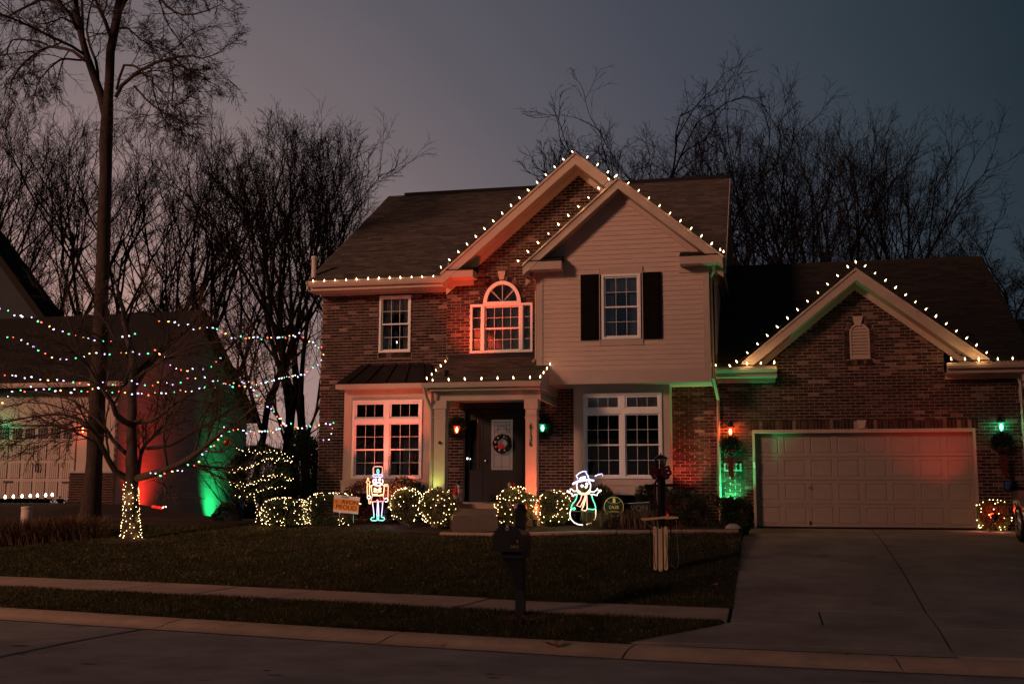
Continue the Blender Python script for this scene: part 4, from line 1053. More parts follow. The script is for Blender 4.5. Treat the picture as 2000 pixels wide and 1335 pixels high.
def bev(mb, w, h, y_out, y_in, e):
    P = [(-w/2, -h/2), (w/2, -h/2), (w/2, h/2), (-w/2, h/2)]; Q = [(-w/2+e, -h/2+e), (w/2-e, -h/2+e), (w/2-e, h/2-e), (-w/2+e, h/2-e)]
    for i in range(4):
        j = (i+1) % 4; mb.quad((P[i][0], y_out, P[i][1]), (P[j][0], y_out, P[j][1]), (Q[j][0], y_in, Q[j][1]), (Q[i][0], y_in, Q[i][1]))
    return Q
bev(pmesh, pw, ph, .001, .016, .014); bev(pmesh, pw-.028, ph-.028, .016, .003, .022)
q = (pw-.072)/2; r = (ph-.072)/2; pmesh.quad((-q, .003, -r), (q, .003, -r), (q, .003, r), (-q, .003, r))
pme = pmesh.mesh('door_panel', 'door_beige')
for s in range(secs):
    for c_ in range(cols):
        link('door_panel', pme, garage_door, loc=(ga+(c_+.5)*cw_, gY, gc+(s+.5)*sh_))
hp = wy(1582, 952, gY); mb = MB(); mb.box(hp.x-.02, hp.x+.02, gY-.03, gY-.001, hp.z-.03, hp.z+.03); mb.box(hp.x-.05, hp.x+.05, gY-.04, gY-.03, hp.z-.008, hp.z+.008); mb.build('lock_handle', 'alloy', garage_door)
hp = wy(1583, 1021, gY); MB().box(hp.x-.02, hp.x+.02, gY-.02, gY-.001, hp.z-.04, hp.z+.04).build('lift_handle', 'black_paint', garage_door)
hp = wy(1473.5, 907, PG); MB().box(hp.x-.018, hp.x+.018, PG-.035, PG-.011, hp.z-.065, hp.z+.065).build('keypad', 'window_white', HOUSE)
MB().box(ga, gb, gY-.01, gY+.0-.001, gc-.0, gc+.02).build('weather_strip', 'rubber', garage_door)

# garage eaves
gtop = Z(1450, 712, 24.75); gq0 = X(1517, 715, 24.75); gq1 = X(1849, 712, 24.75)
for a, b, nm in ((-1.0, gq0, 0), (gq1, 5.35, 1)):
    zt = Z(1450, 716, 24.65) if nm == 0 else Z(1920, 707, 24.65)
    gutter(a+(.03 if nm == 0 else 0), b, 24.76, zt, h=.11, d=.12)
    MB().box(a, b-.0, 24.77, 24.80, zt-.2, zt-.005).build('fascia', 'trim_beige', HOUSE)
    MB().box(a, b, 24.8, PG-.06, zt-.2, zt-.18).build('soffit', 'soffit', HOUSE)
    MB().box(a+.02, (b-.03 if nm == 0 else 5.19), PG-.06, PG-.001, gfr+.0, zt-.18).build('frieze_board', 'trim_beige', HOUSE)
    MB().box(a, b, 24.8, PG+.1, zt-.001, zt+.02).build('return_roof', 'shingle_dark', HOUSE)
# garage main roof
GY0, GZ0, GY1, GZ1 = 24.72, 4.43, 29.8, 7.62
ug = Vector((0, GY1-GY0, GZ1-GZ0)); Lg = ug.length; ug.normalize()
GXL, GXR = -.95, 5.42
half = lambda y: 0
# leave the plane out in front of the gable wall (the gable covers it)
for seed, a, b, cut in ((71, GXL, pkg.x, -1), (72, pkg.x, GXR, 1)):
    def ulf(v, cut=cut):
        z_ = GZ0+ug.z*v; h = (pkg.z-.12-z_)/SG
        return 0 if (cut < 0 or h <= 0) else h+.0
    def urf(v, cut=cut, a=a, b=b):
        z_ = GZ0+ug.z*v; h = (pkg.z-.12-z_)/SG
        return (b-a) if (cut > 0 or h <= 0) else max(.0, (b-a)-h)
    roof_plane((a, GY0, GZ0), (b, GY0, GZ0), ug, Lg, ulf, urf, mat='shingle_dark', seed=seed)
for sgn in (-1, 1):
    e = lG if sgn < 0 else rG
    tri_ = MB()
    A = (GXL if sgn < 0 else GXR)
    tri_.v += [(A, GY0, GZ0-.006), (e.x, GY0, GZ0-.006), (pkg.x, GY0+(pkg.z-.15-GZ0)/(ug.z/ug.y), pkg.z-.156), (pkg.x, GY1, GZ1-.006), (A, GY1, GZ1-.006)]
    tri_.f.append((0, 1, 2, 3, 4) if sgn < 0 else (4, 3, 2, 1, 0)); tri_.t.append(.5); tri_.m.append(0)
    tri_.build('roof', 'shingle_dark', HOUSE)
slab_roof([(GXL, GY1, GZ1), (GXR, GY1, GZ1), (GXR, 35, 4.3), (GXL, 35, 4.3)], .1, 'roof')
MB().hexa([(GXR, GY0, GZ0-.18), (GXR+.03, GY0, GZ0-.18), (GXR+.03, GY1, GZ1-.18), (GXR, GY1, GZ1-.18), (GXR, GY0, GZ0), (GXR+.03, GY0, GZ0), (GXR+.03, GY1, GZ1), (GXR, GY1, GZ1)]).build('rake_board', 'metal_roof', HOUSE)
MB().box(GXL, GXR, GY1-.1, GY1+.1, GZ1-.06, GZ1+.03).build('ridge_cap', 'shingle_dark', HOUSE)
# plaque
pq = wy(1431, 912, PG); mb = MB().box(pq.x-.19, pq.x+.19, PG-.02, PG-.003, pq.z-.085, pq.z+.085).build('number_plaque', 'stone_pale', HOUSE)
link('house_number', text_mesh('house_number', '6136', .16, 'black_paint', .003, width=.30), mb, loc=(pq.x, PG-.024, pq.z))
# vent pipe on the roof corner at left
MB().lathe([(.06, -.3), (.06, .25), (.075, .26), (.075, .33), (.05, .34)], -10.35, 24.9, 6.95, 12).build('vent_pipe', 'pvc_white', HOUSE)
# ------------------------------------------------------------------ lamps and floods
def point_lamp(name, loc, col, power, parent, r=.03):
    l = bpy.data.lights.new(name, 'POINT'); l.energy = power; l.color = col; l.shadow_soft_size = r
    o = bpy.data.objects.new(name, l); COL.objects.link(o); o.location = loc; put_under(o, parent); return o
def spot_lamp(name, loc, target, col, power, ang, blend, parent, r=.04):
    l = bpy.data.lights.new(name, 'SPOT'); l.energy = power; l.color = col; l.spot_size = R_(ang); l.spot_blend = blend; l.shadow_soft_size = r
    o = bpy.data.objects.new(name, l); COL.objects.link(o); o.location = loc
    d = Vector(target)-Vector(loc); o.rotation_euler = d.to_track_quat('-Z', 'Y').to_euler(); put_under(o, parent); return o
def flood(loc, target, colname, col, power, ang, blend, label, stake=True, fam='coloured spotlights on the ground', size=.055):
    loc = Vector(loc); t = thing('spotlight', loc, label, 'spotlight', fam)
    d = (Vector(target)-loc).normalized()
    def ring_pt(h): return loc+d*h
    mb = MB(); mb.tube([ring_pt(-.12), ring_pt(-.1), ring_pt(-.02), ring_pt(0)], [size*.4, size*.7, size, size], 12); mb.build('housing', 'black_paint', t)
    mb = MB(); mb.tube([ring_pt(.0005), ring_pt(.004)], [size*.85, size*.82], 12); mb.build('lens', 'flood_'+colname, t)
    mb = MB(); mb.tube([loc-Vector((0, 0, .22)), loc-d*.08], .008, 5); mb.build('stake', 'black_paint', t)
    spot_lamp('lamp', ring_pt(.03), target, col, power, ang, blend, t)
    return t
RED, GRN = (1.0, .06, .03), (.04, 1.0, .30)
flood((X(756, 1000, 23.6), 23.6, 1.35), (X(760, 820, 24.85), 24.9, 3.0), 'red', (1, .14, .08), 340, 80, 1.0, 'red spotlight in the shrubs aimed up at the left ground floor window')
flood((X(866, 735, 23.25), 23.5, Z(866, 735, 23.4)+.12), (X(950, 560, PB), PB+.1, 6.3), 'red', (1, .08, .03), 330, 78, 1.0, 'red spotlight lying on the porch roof, lighting the brick round the arched window')
flood((X(1044, 1015, 22.6), 22.62, 1.15), (X(1036, 900, 23.2), 23.22, 2.3), 'red', (1, .13, .04), 130, 92, 1.0, 'red spotlight at the foot of the right porch column')
flood((X(846, 1010, 23.0), 23.02, 1.62), (X(848, 900, 23.2), 23.25, 2.8), 'green', (.55, .85, .16), 17, 96, 1.0, 'green spotlight at the foot of the left porch column')
flood((X(1336, 1005, 24.4), 24.4, 1.45), (X(1345, 850, PA), PA, 2.7), 'red', (1, .15, .09), 160, 66, 1.0, 'red spotlight behind the dark shrubs aimed at the brick right of the window')
flood((X(1431, 1010, 24.98), 24.96, 1.3), (X(1429, 900, PG), 25.12, 2.6), 'green', GRN, 230, 92, 1.0, 'green spotlight at the brick below the house number plaque')
flood((X(1940, 1012, 23.9), 23.9, 1.3), (X(1806, 790, PG), PG+.1, 3.1), 'red', RED, 80, 60, 1.0, 'red spotlight in the small lit shrub right of the garage door')

# ------------------------------------------------------------------ string lights
def bulb_mesh(mat, h=.058, r=.0125):
    return MB().lathe([(r*.45, 0), (r*.9, h*.18), (r, h*.38), (r*.75, h*.65), (r*.35, h*.88), (.002, h)], 0, 0, 0, 8).mesh('bulb', mat, smooth=True)
BM = {k: bulb_mesh('bulb_'+k) for k in ('warm', 'path')}
BC = {k: bulb_mesh('bulb_'+k, .048, .016) for k in ('white', 'violet', 'green', 'red', 'amber', 'warm')}
def roof_string(label, pts, group='warm bulbs along the roof lines', boost=None):
    """pts: (position, up direction)"""
    t = thing('string_lights', pts[0][0], label, 'string lights', group)
    MB().tube([p-Vector((0, .015, .012)) for p, _ in pts], .006, 4).build('wire', 'wire', t)
    for p, u in pts:
        o = link('bulb', BM['warm'], t, loc=p); o.rotation_euler = Vector(u).to_track_quat('Z', 'Y').to_euler(); k_ = .85+.3*abs(math.sin(p.x*37+p.z*11)); o.scale = (k_, k_, k_)
    for p, u in pts[::2]: point_lamp('lamp', Vector(p)+Vector((0, -.03, .03)), (1, .55, .20), (boost(p) if boost else .32), t, .03)
    return t
def along(a, b, n, up, y, jit=.25, seed=0):
    rng = random.Random(seed); res = []
    for i in range(n):
        s = i/(n-1); px, py = a[0]+(b[0]-a[0])*s, a[1]+(b[1]-a[1])*s; yy = y[0]+(y[1]-y[0])*s if isinstance(y, tuple) else y
        u = Vector((up[0]+rng.uniform(-jit, jit), -.1+rng.uniform(-jit, jit)*.6, up[1])).normalized()
        p = wy(px, py, yy)+Vector((0, 0, .0)); res.append((p, u))
    return res
LF, RT2 = (-.55, .85), (.55, .85)
roof_string('warm bulbs along the gutter of the left wing, upper storey', along((612, 551), (846, 541), 12, (0, 1), 24.6, seed=1))
roof_string('warm bulbs down both slopes of the tall brick gable', along((862, 524), (1119, 298), 16, LF, 24.33, seed=2)+along((1146, 309), (1186, 338), 3, RT2, 24.33, seed=3))
roof_string('warm bulbs down both slopes of the beige siding gable', along((1013, 511), (1190, 352), 10, LF, 23.72, seed=4)+along((1200, 347), (1202, 345), 2, RT2, 23.72, seed=5)+along((1226, 359), (1389, 478), 9, RT2, 23.72, seed=6)+along((1407, 490), (1413, 494), 2, (0, 1), 23.72, seed=7), boost=lambda p: 2.6 if p.x < pkc.x-.1 else .35)
roof_string('warm bulbs round the porch roof, lowest of the house strings', along((871, 708), (834, 741), 5, (-.25, 1), (24.7, 22.95), seed=8)+along((845, 744), (1035, 739), 7, (0, 1), 22.93, seed=9)+along((1055, 738), (1074, 713), 4, (.1, 1), (22.97, 24.0), seed=10))
roof_string('warm bulbs over the garage, up one slope and down the other of its gable', along((1398, 715), (1410, 715), 1+1, (0, 1), 24.66, seed=11)[:1]+along((1427, 716), (1440, 708), 2, LF, 24.68, seed=12)+along((1461, 690), (1657, 523), 11, LF, 24.72, seed=13)+along((1672, 514), (1674, 514), 2, (0, 1), 24.72, seed=14)[:1]+along((1688, 521), (1926, 690), 13, RT2, 24.72, seed=15)+along((1949, 703), (1978, 702), 2, (0, 1), 24.66, seed=16))
roof_string('warm bulbs on the short gutter left of the garage gable', along((1459, 712), (1512, 710), 3, (0, 1), 24.6, seed=17), boost=lambda p: 3.2)
roof_string('warm bulbs on the short gutter right of the garage gable', along((1858, 703), (1912, 704), 3, (0, 1), 24.6, seed=18), boost=lambda p: 3.2)

def coloured_string(label, ctrl, n, seed, group='multicoloured strings draped in the wrapped tree'):
    """ctrl: list of (px,py,Y) the wire passes through"""
    P = [wy(*c) for c in ctrl]; L = [0]
    for a, b in zip(P, P[1:]): L.append(L[-1]+(b-a).length)
    def at(s):
        s *= L[-1]
        for i in range(len(P)-1):
            if s <= L[i+1] or i == len(P)-2:
                f = (s-L[i])/max(1e-6, L[i+1]-L[i]); sag = -.05*math.sin(math.pi*f)*min(1, (L[i+1]-L[i]))
                return P[i].lerp(P[i+1], f)+Vector((0, 0, sag))
    rng = random.Random(seed); seq = ['white', 'violet', 'green', 'red', 'amber', 'white', 'violet', 'green', 'red', 'amber']
    t = thing('string_lights', P[0], label, 'string lights', group)
    MB().tube([at(i/(n*2)) for i in range(n*2+1)], .004, 3).build('wire', 'wire', t)
    for i in range(n):
        q = at((i+.5+rng.uniform(-.22, .22))/n)
        o = link('bulb', BC[seq[(i+seed) % 10] if rng.random() < .85 else 'white'], t, loc=q+Vector((rng.uniform(-.02, .02), 0, rng.uniform(-.05, .03))))
        o.rotation_euler = (rng.uniform(-2, 2), rng.uniform(-2, 2), 0); k = rng.uniform(.75, 1.15); o.scale = (k, k, k)
Y0 = 21.6
coloured_string('topmost multicoloured string, sagging from the left picture edge across the big trunk', [(-20, 598, 21), (12, 608, 21.2), (70, 622, 21.2), (120, 648, 21.4), (175, 662, 21.6), (215, 663, 21.8), (270, 650, 21.8)], 23, 0)
coloured_string('short multicoloured string above the apex of the neighbour gable', [(308, 625, 22.0), (350, 632, 22), (420, 640, 22), (440, 652, 22.3), (480, 657, 23), (540, 657, 24), (585, 652, 25), (600, 660, 25.2), (630, 680, 24.9), (634, 697, 24.9), (615, 715, 25), (560, 738, 25)], 44, 3)
coloured_string('second multicoloured string from the top, crossing the dark neighbour roof', [(-10, 656, 21), (45, 660, 21.2), (90, 693, 21.3), (130, 702, 21.5), (180, 690, 21.7), (240, 688, 21.8), (305, 681, 21.9), (330, 708, 21.9), (370, 724, 21.9), (408, 714, 22), (436, 690, 22)], 34, 1)
coloured_string('third multicoloured string from the top, level with the neighbour gutter', [(-10, 729, 21), (40, 731, 21), (80, 738, 21.1), (130, 745, 21.3), (200, 744, 21.6), (260, 744, 21.6), (330, 747, 21.7), (380, 736, 21.8), (415, 740, 22), (470, 745, 22.5), (520, 742, 23.5), (560, 735, 24.5), (600, 730, 25)], 50, 2)
coloured_string('fourth multicoloured string, curving up from the left edge and over the red lit wall', [(0, 785, 20.8), (25, 765, 20.9), (60, 757, 21), (90, 757, 21), (200, 757, 21.4), (270, 768, 21.5), (320, 766, 21.6), (350, 763, 21.7), (400, 757, 21.8), (440, 748, 21.9), (482, 752, 22.3), (500, 768, 22.6), (515, 788, 22.8), (535, 805, 23), (550, 815, 23.5)], 52, 4)
coloured_string('lowest multicoloured string, following the long right limb of the wrapped tree', [(287, 925, 21.2), (330, 922, 21.2), (365, 912, 21.4), (392, 892, 21.6), (410, 873, 21.7), (432, 850, 21.8), (436, 836, 21.9), (470, 842, 22.2), (510, 842, 22.8), (545, 835, 23.5), (555, 826, 24), (595, 832, 24.6), (625, 830, 24.9), (652, 824, 24.95), (650, 838, 24.95), (640, 855, 24.95), (628, 860, 24.95)], 52, 5)

def net_bulbs(t, pts, mat='bulb_net', r=.0125, name='bulbs', glow=.42):
    mb = MB(); r = r*.62
    for p in random.Random(len(pts)).sample(list(pts), max(2, min(12, len(pts)//7))): point_lamp('lamp', Vector(p)+Vector((0, -.03, .01)), (1, .62, .26), glow, t, .03)
    for p in pts:
        rr = r*random.Random(round(p[0]*997+p[2]*131, 2)).uniform(.75, 1.2); x, y, z = p
        v = [(x+rr, y, z), (x-rr, y, z), (x, y+rr, z), (x, y-rr, z), (x, y, z+rr*1.4), (x, y, z-rr*1.1)]; n = len(mb.v); mb.v += v
        for f in ((0, 2, 4), (2, 1, 4), (1, 3, 4), (3, 0, 4), (2, 0, 5), (1, 2, 5), (3, 1, 5), (0, 3, 5)): mb.f.append(tuple(n+i for i in f)); mb.t.append(.5); mb.m.append(0)
    o = mb.build(name, mat, t); o['kind'] = 'stuff'; return o

# ------------------------------------------------------------------ foliage
def leaves_mesh(name, pts, nrm, size, mat, seed, aspect=1.8, jitter=.8, tintf=None):
    rs = np.random.RandomState(seed); n = len(pts)
    a = nrm + rs.normal(0, jitter, (n, 3)); a /= np.linalg.norm(a, axis=1)[:, None]
    b = np.cross(a, rs.normal(0, 1, (n, 3))); b /= np.linalg.norm(b, axis=1)[:, None]
    s = size*rs.uniform(.6, 1.3, (n, 1)); w = s/aspect
    V = np.stack([pts-a*s*.5, pts+b*w*.5, pts+a*s*.5, pts-b*w*.5], axis=1).reshape(-1, 3)
    F = np.arange(n*4).reshape(n, 4)
    tt = rs.uniform(0, 1, n) if tintf is None else tintf(pts, rs)
    return np_mesh(name, V, F, mat, tt)
def shrub(name, c, r, n, mat, label, cat='shrub', group=None, size=.05, seed=0, power=2.0, lumps=5, core='mulch', stems=True, flat=0):
    """uneven leafy mass of real leaf faces"""
    rs = np.random.RandomState(seed); c = np.array(c, float); r = np.array(r, float)
    t = thing(name, (c[0], c[1], c[2]-r[2]), label, cat, group)
    d = rs.normal(0, 1, (n, 3)); d /= np.linalg.norm(d, axis=1)[:, None]
    k = (np.abs(d)**power).sum(1)**(-1/power); d2 = d*k[:, None]
    lump = 1+.07*np.sin(d[:, 0]*lumps+seed)+.06*np.sin(d[:, 2]*lumps*1.3+d[:, 1]*4+seed*2)+.05*np.sin(d[:, 0]*lumps*2.7+d[:, 2]*7)
    rad = lump*(1-.35*rs.uniform(0, 1, n)**1.7)+(rs.uniform(0, 1, n) > .93)*rs.uniform(0, .13, n)
    P = c+d2*r*rad[:, None]
    me = leaves_mesh('foliage', P, d, size, mat, seed)
    link('foliage', me, t)
    mb = MB()
    if stems:
        rg = random.Random(seed)
        for i in range(7):
            a = rg.uniform(0, 6.28); mb.tube([(c[0]+.02*math.cos(a), c[1]+.02*math.sin(a), c[2]-r[2]), (c[0]+r[0]*.3*math.cos(a), c[1]+r[1]*.3*math.sin(a), c[2]), (c[0]+r[0]*.6*math.cos(a), c[1]+r[1]*.6*math.sin(a), c[2]+r[2]*.6)], [.016, .01, .004], 4)
        mb.build('stem', 'bark', t)
    return t
def ell_pts(c, r, n, seed, front=True, power=2.0, k=1.11, zmin=-.8):
    rg = random.Random(seed); out = []
    tries = 0; mind = .55*math.sqrt(r[0]*r[2]*3.2/n)
    while len(out) < n and tries < 9000:
        tries += 1
        d = Vector((rg.gauss(0, 1), rg.gauss(0, 1), rg.gauss(0, 1))).normalized()
        if front and d.y > .25: continue
        if d.z < zmin: continue
        s = (abs(d.x)**power+abs(d.y)**power+abs(d.z)**power)**(-1/power)
        p = Vector((c[0]+d.x*s*r[0]*k, c[1]+d.y*s*r[1]*k, c[2]+d.z*s*r[2]*k))
        if any((p-q).length < mind for q in out): continue
        out.append(p)
    return out
def lit_shrub(pxc, pyc, Yc, rpx, rpy, nb, ry, label, llabel, seed, mat='leaf_warm', n=5200, power=2.0):
    c = wy(pxc, pyc, Yc); s = Yc/F_PX; r = (rpx*s, ry, rpy*s)
    t = shrub('round_shrub', c, r, n, mat, label, 'shrub', None, .045, seed, power)
    pts = ell_pts(c, r, nb, seed+7, power=power)
    l = thing('net_lights', c, llabel, 'net lights', 'warm net lights spread over shrubs')
    net_bulbs(l, pts); return t, l
lit_shrub(795, 988, 23.0, 33, 34, 62, .40, 'round clipped shrub with net lights, just right of the lit toy soldier', 'net lights over the round shrub just right of the lit toy soldier', 101)
lit_shrub(856, 990, 22.6, 35, 36, 58, .42, 'round clipped shrub with net lights, left of the porch steps', 'net lights over the round shrub left of the porch steps', 102)
lit_shrub(1006, 989, 22.4, 37, 37, 66, .42, 'round clipped shrub with net lights, right of the steps and behind the mailbox', 'net lights over the round shrub right of the steps', 103)
lit_shrub(1082, 992, 22.9, 33, 32, 60, .40, 'round clipped shrub with net lights, between the orange lit column and the snowman', 'net lights over the round shrub beside the snowman', 104)
c = wy(1940, 1006, 24.6); r = (.30, .28, .28)
shrub('round_shrub', c, r, 3200, 'leaf_warm', 'small squarish shrub with lights and a red glow right of the garage door', 'shrub', None, .04, 105, 3.0)
l = thing('net_lights', c, 'net lights on the small shrub right of the garage door', 'net lights', 'warm net lights spread over shrubs'); net_bulbs(l, ell_pts(c, r, 34, 5, power=3), r=.013)
point_lamp('lamp', wy(1938, 1000, 24.22), (1, .04, .02), 5, l, .05); link('lens', MB().lathe([(.0, -.01), (.05, 0), (.0, .01)], 0, 0, 0, 10, axis='y').mesh('lens', 'flood_red'), l, loc=wy(1938, 1006, 24.2))
# hedges left
c = wy(558, 1000, 23.6); r = (.50, .4, .29)
shrub('low_shrub', c, r, 5000, 'leaf_dark', 'low spreading dark shrub with net lights under the spiral lit evergreen', 'shrub', None, .045, 106, 2.6)
l = thing('net_lights', c, 'net lights on the low spreading shrub beside the lit evergreen', 'net lights', 'warm net lights spread over shrubs'); net_bulbs(l, ell_pts(c, r, 105, 6, power=2.6), r=.0115)
c = wy(650, 995, 23.7); r = (.58, .4, .33)
shrub('low_shrub', c, r, 5200, 'leaf_dark', 'low dark hedge with lights along its top, behind the orange yard sign', 'shrub', None, .045, 107, 3.2)
l = thing('net_lights', c, 'net lights along the top of the hedge behind the yard sign', 'net lights', 'warm net lights spread over shrubs')
pts = [p for p in ell_pts(c, r, 150, 8, power=3.2) if p.z > c.z+.1 or p.x < c.x-.35 or (abs(p.x-c.x-.35) < .12)]; net_bulbs(l, pts, r=.0115)
# spiral lit evergreen and tall evergreen
c = wy(507, 925, 24.3); r = (.72, .62, .62)
t = shrub('clipped_evergreen', c, r, 11000, 'needle', 'rounded clipped evergreen on a short trunk wound with white lights', 'evergreen', None, .06, 108, 2.4)
MB().tube([(c.x+.12, c.y, .95), (c.x+.1, c.y, c.z-r[2]*.6)], .06, 7).build('trunk', 'bark', t)
pts = []
rg = random.Random(3)
for px0_, py0_, px1_, py1_, n, sag in ((455, 873, 572, 891, 26, 4), (438, 912, 572, 898, 40, 7), (447, 942, 573, 933, 46, 8), (458, 965, 560, 952, 20, 5)):
    for i in range(n):
        s = (i+rg.random())/n; px_, py_ = px0_+(px1_-px0_)*s, py0_+(py1_-py0_)*s+sag*math.sin(s*math.pi*2.2)*.8+rg.gauss(0, 2.6 if s > .2 else 4)
        x = X(px_, py_, 23.75); dxn = (x-c.x)/(r[0]*1.04); yy = c.y-r[1]*math.sqrt(max(.02, 1-min(1, dxn*dxn)))
        pts.append(wy(px_, py_, yy))
for i in range(9): pts.append(wy(500+rg.uniform(-4, 4), 970+i*6, 23.7))
for i in range(10): pts.append(wy(512+rg.uniform(-6, 10), 1012+rg.uniform(-6, 12), 23.6))
l = thing('string_lights', c, 'white lights wound in four turns round the clipped evergreen', 'string lights'); net_bulbs(l, pts, r=.0115)
c = wy(592, 925, 25.6); shrub('tall_evergreen', c, (.36, .5, 1.02), 9000, 'needle', 'tall dark unlit evergreen against the left corner of the house', 'evergreen', None, .07, 109, 2.6)
# dark shrubs under the left bay and in the beds
for i, (a, b_, Yc, rx, rz, m, lab) in enumerate([
        (712, 976, 24.3, .50, .42, 'leaf_red', 'shrub behind the lit toy soldier, red light put into its leaf colour'),
        (790, 962, 24.4, .44, .32, 'leaf_dark', 'dark rounded shrub below the right half of the left window'),
        (1385, 1005, 23.2, .66, .42, 'leaf_dark', 'wide dark unlit shrub left of the driveway, right of the lamp post'),
        (1330, 1000, 23.6, .45, .46, 'leaf_dark', 'dark twiggy shrub just right of the lamp post'),
        (1440, 1008, 23.0, .30, .36, 'leaf_dark', 'small dark shrub at the top left corner of the driveway'),
        (1276, 975, 24.2, .34, .34, 'leaf_dark', 'dark shrub under the right ground floor window, behind the lamp post'),
        (1170, 985, 24.0, .36, .38, 'leaf_dark', 'dark shrub behind the lit snowman'),
        (445, 1010, 26.5, .35, .35, 'leaf_dark', 'dark shrub low in front of the green lit neighbour wall')]):
    c = wy(a, b_, Yc); shrub('dark_shrub', c, (rx, .4, rz), 3800, m, lab, 'shrub', 'unlit shrubs of the beds', .05, 120+i, 2.3)
# ornamental grass and twigs in the right bed
def tuft(name, c, rad, h, n, mat, label, seed, kindstuff=False, lean=.45, w=.007, cat='ornamental grass', group=None):
    rs = np.random.RandomState(seed); a = rs.uniform(0, 6.283, n); rr = rad*np.sqrt(rs.uniform(0, 1, n))*.6
    base = np.stack([c[0]+rr*np.cos(a), c[1]+rr*np.sin(a), np.full(n, c[2])], 1); hh = h*rs.uniform(.5, 1.1, n); ln = hh*lean*rs.uniform(.1, 1.5, n); az = a+rs.normal(0, 1.0, n)
    side = np.stack([-np.sin(az), np.cos(az), np.zeros(n)], 1)*w; out_ = np.stack([np.cos(az), np.sin(az), np.zeros(n)], 1)
    p1 = base+out_*(ln*.3)[:, None]+np.array([0, 0, 1])*(hh*.6)[:, None]; p2 = base+out_*ln[:, None]+np.array([0, 0, 1])*hh[:, None]
    V = np.concatenate([base-side, base+side, p1+side*.8, p1-side*.8, p2+side*.25, p2-side*.25], 1).reshape(-1, 3)
    i = np.arange(n)*6; F = np.concatenate([np.stack([i, i+1, i+2, i+3], 1), np.stack([i+3, i+2, i+4, i+5], 1)])
    me = np_mesh(name, V, F, mat, np.tile(rs.uniform(0, 1, n), 2))
    o = link(name, me); o['label'] = label; o['category'] = cat
    if group: o['group'] = group
    return o
for i, (a, b_, Yc, lab) in enumerate([(1165, 1022, 22.3, 'dry ornamental grass at the foot of the snowman'), (1205, 1020, 22.4, 'dry ornamental grass under the round yellow sign'), (1240, 1020, 22.4, 'dry ornamental grass under the fallen dark yard sign'), (1268, 1024, 22.1, 'dry ornamental grass just left of the lamp post')]):
    c = G(a, b_+4) if False else Vector((X(a, b_, Yc), Yc, 1.03)); tuft('dry_grass', c, .5, .34, 190, 'dry_grass', lab, 140+i, group='dry ornamental grasses in the front bed')
# big dry grass clump at the left edge
t0 = G(75, 1062)
for i in range(9):
    a = -20+i*22; g = G(a+4, 1066-4*(i % 2)-i*1.5)
    tuft('dry_grass_clump', (g.x, g.y+.2, g.z), .8, .5, 420, 'dry_grass', ['dry grass clump at the left picture edge, leftmost of its row', 'dry grass clump just left of the white utility tube', 'dry grass clump in front of the white utility tube', 'dry grass clump right of the white utility tube', 'dry grass clump fourth from the right end of its row', 'dry grass clump third from the right end of its row', 'dry grass clump second from the right end of its row', 'dry grass clump nearest the big trunk', 'dry grass clump at the foot of the big trunk'][i], 160+i, lean=1.0, group='dry grass clumps by the lawn edge')

# ------------------------------------------------------------------ lawn blades and fallen leaves
def blades(name, n, xr, yfun, h, seed, clear=None):
    rs = np.random.RandomState(seed); xs = rs.uniform(xr[0], xr[1], n); u = rs.uniform(0, 1, n)**1.25
    gx = np.linspace(xr[0], xr[1], 200); lo = np.array([yfun(x)[0] for x in gx]); hi = np.array([yfun(x)[1] for x in gx])
    y0 = np.interp(xs, gx, lo); y1 = np.interp(xs, gx, hi); ys = y0+(y1-y0)*u
    # height from the same profile as the soil
    A = np.array([yc(x) for x in gx]); B = np.array([yn(x) for x in gx]); C_ = np.array([yf(x) for x in gx])
    a, b, c = np.interp(xs, gx, A), np.interp(xs, gx, B), np.interp(xs, gx, C_)
    z = np.where(ys < b, .14*(ys-a)/(b-a), .19+.118*(ys-c)); zc = np.where(z < .95, z, 1.02-.07*np.exp(-(np.maximum(z, .95)-.95)/.07))
    t = np.clip((ys-24)/7, 0, 1); k = np.clip((-15-xs)/3.5, 0, 1); zc = zc+np.where(xs < -14, .42*(t*t*(3-2*t))*(k*k*(3-2*k)), 0)
    patch = .5+.5*np.sin(xs*2.1+np.sin(ys*1.7)*1.3)*np.cos(ys*2.6-xs*.8)
    P = np.stack([xs, ys, zc-.01], 1); az = rs.uniform(0, 6.283, n); hh = h*rs.uniform(.4, 1.15, n)*(.75+.5*patch); w = .0035*rs.uniform(.7, 1.6, n)*(1+ (ys-12)/14)
    side = np.stack([np.cos(az), np.sin(az), np.zeros(n)], 1)*w[:, None]; ln = rs.normal(0, .5, (n, 2))*hh[:, None]
    tip = P+np.stack([ln[:, 0], ln[:, 1], hh], 1)
    V = np.stack([P-side, P+side, tip], 1).reshape(-1, 3); F = np.arange(n*3).reshape(n, 3)
    tint = np.clip(rs.beta(2, 3, n)*.9+(rs.uniform(0, 1, n) > .93)*.4+.15*patch, 0, 1)
    o = link(name, np_mesh(name, V, F, 'grass', tint)); o['kind'] = 'stuff'; return o
blades('lawn_grass', 330000, (-15.5, DX+.01), lambda x: (yf(x)-.025, min(BEDY(x)-.1, 25.5)), .055, 1)
blades('verge_grass', 110000, (-12.5, -.55), lambda x: (max(yc(x), flare(x))-.03, max(yn(x), flare(x)+.03)+.025), .06, 2)
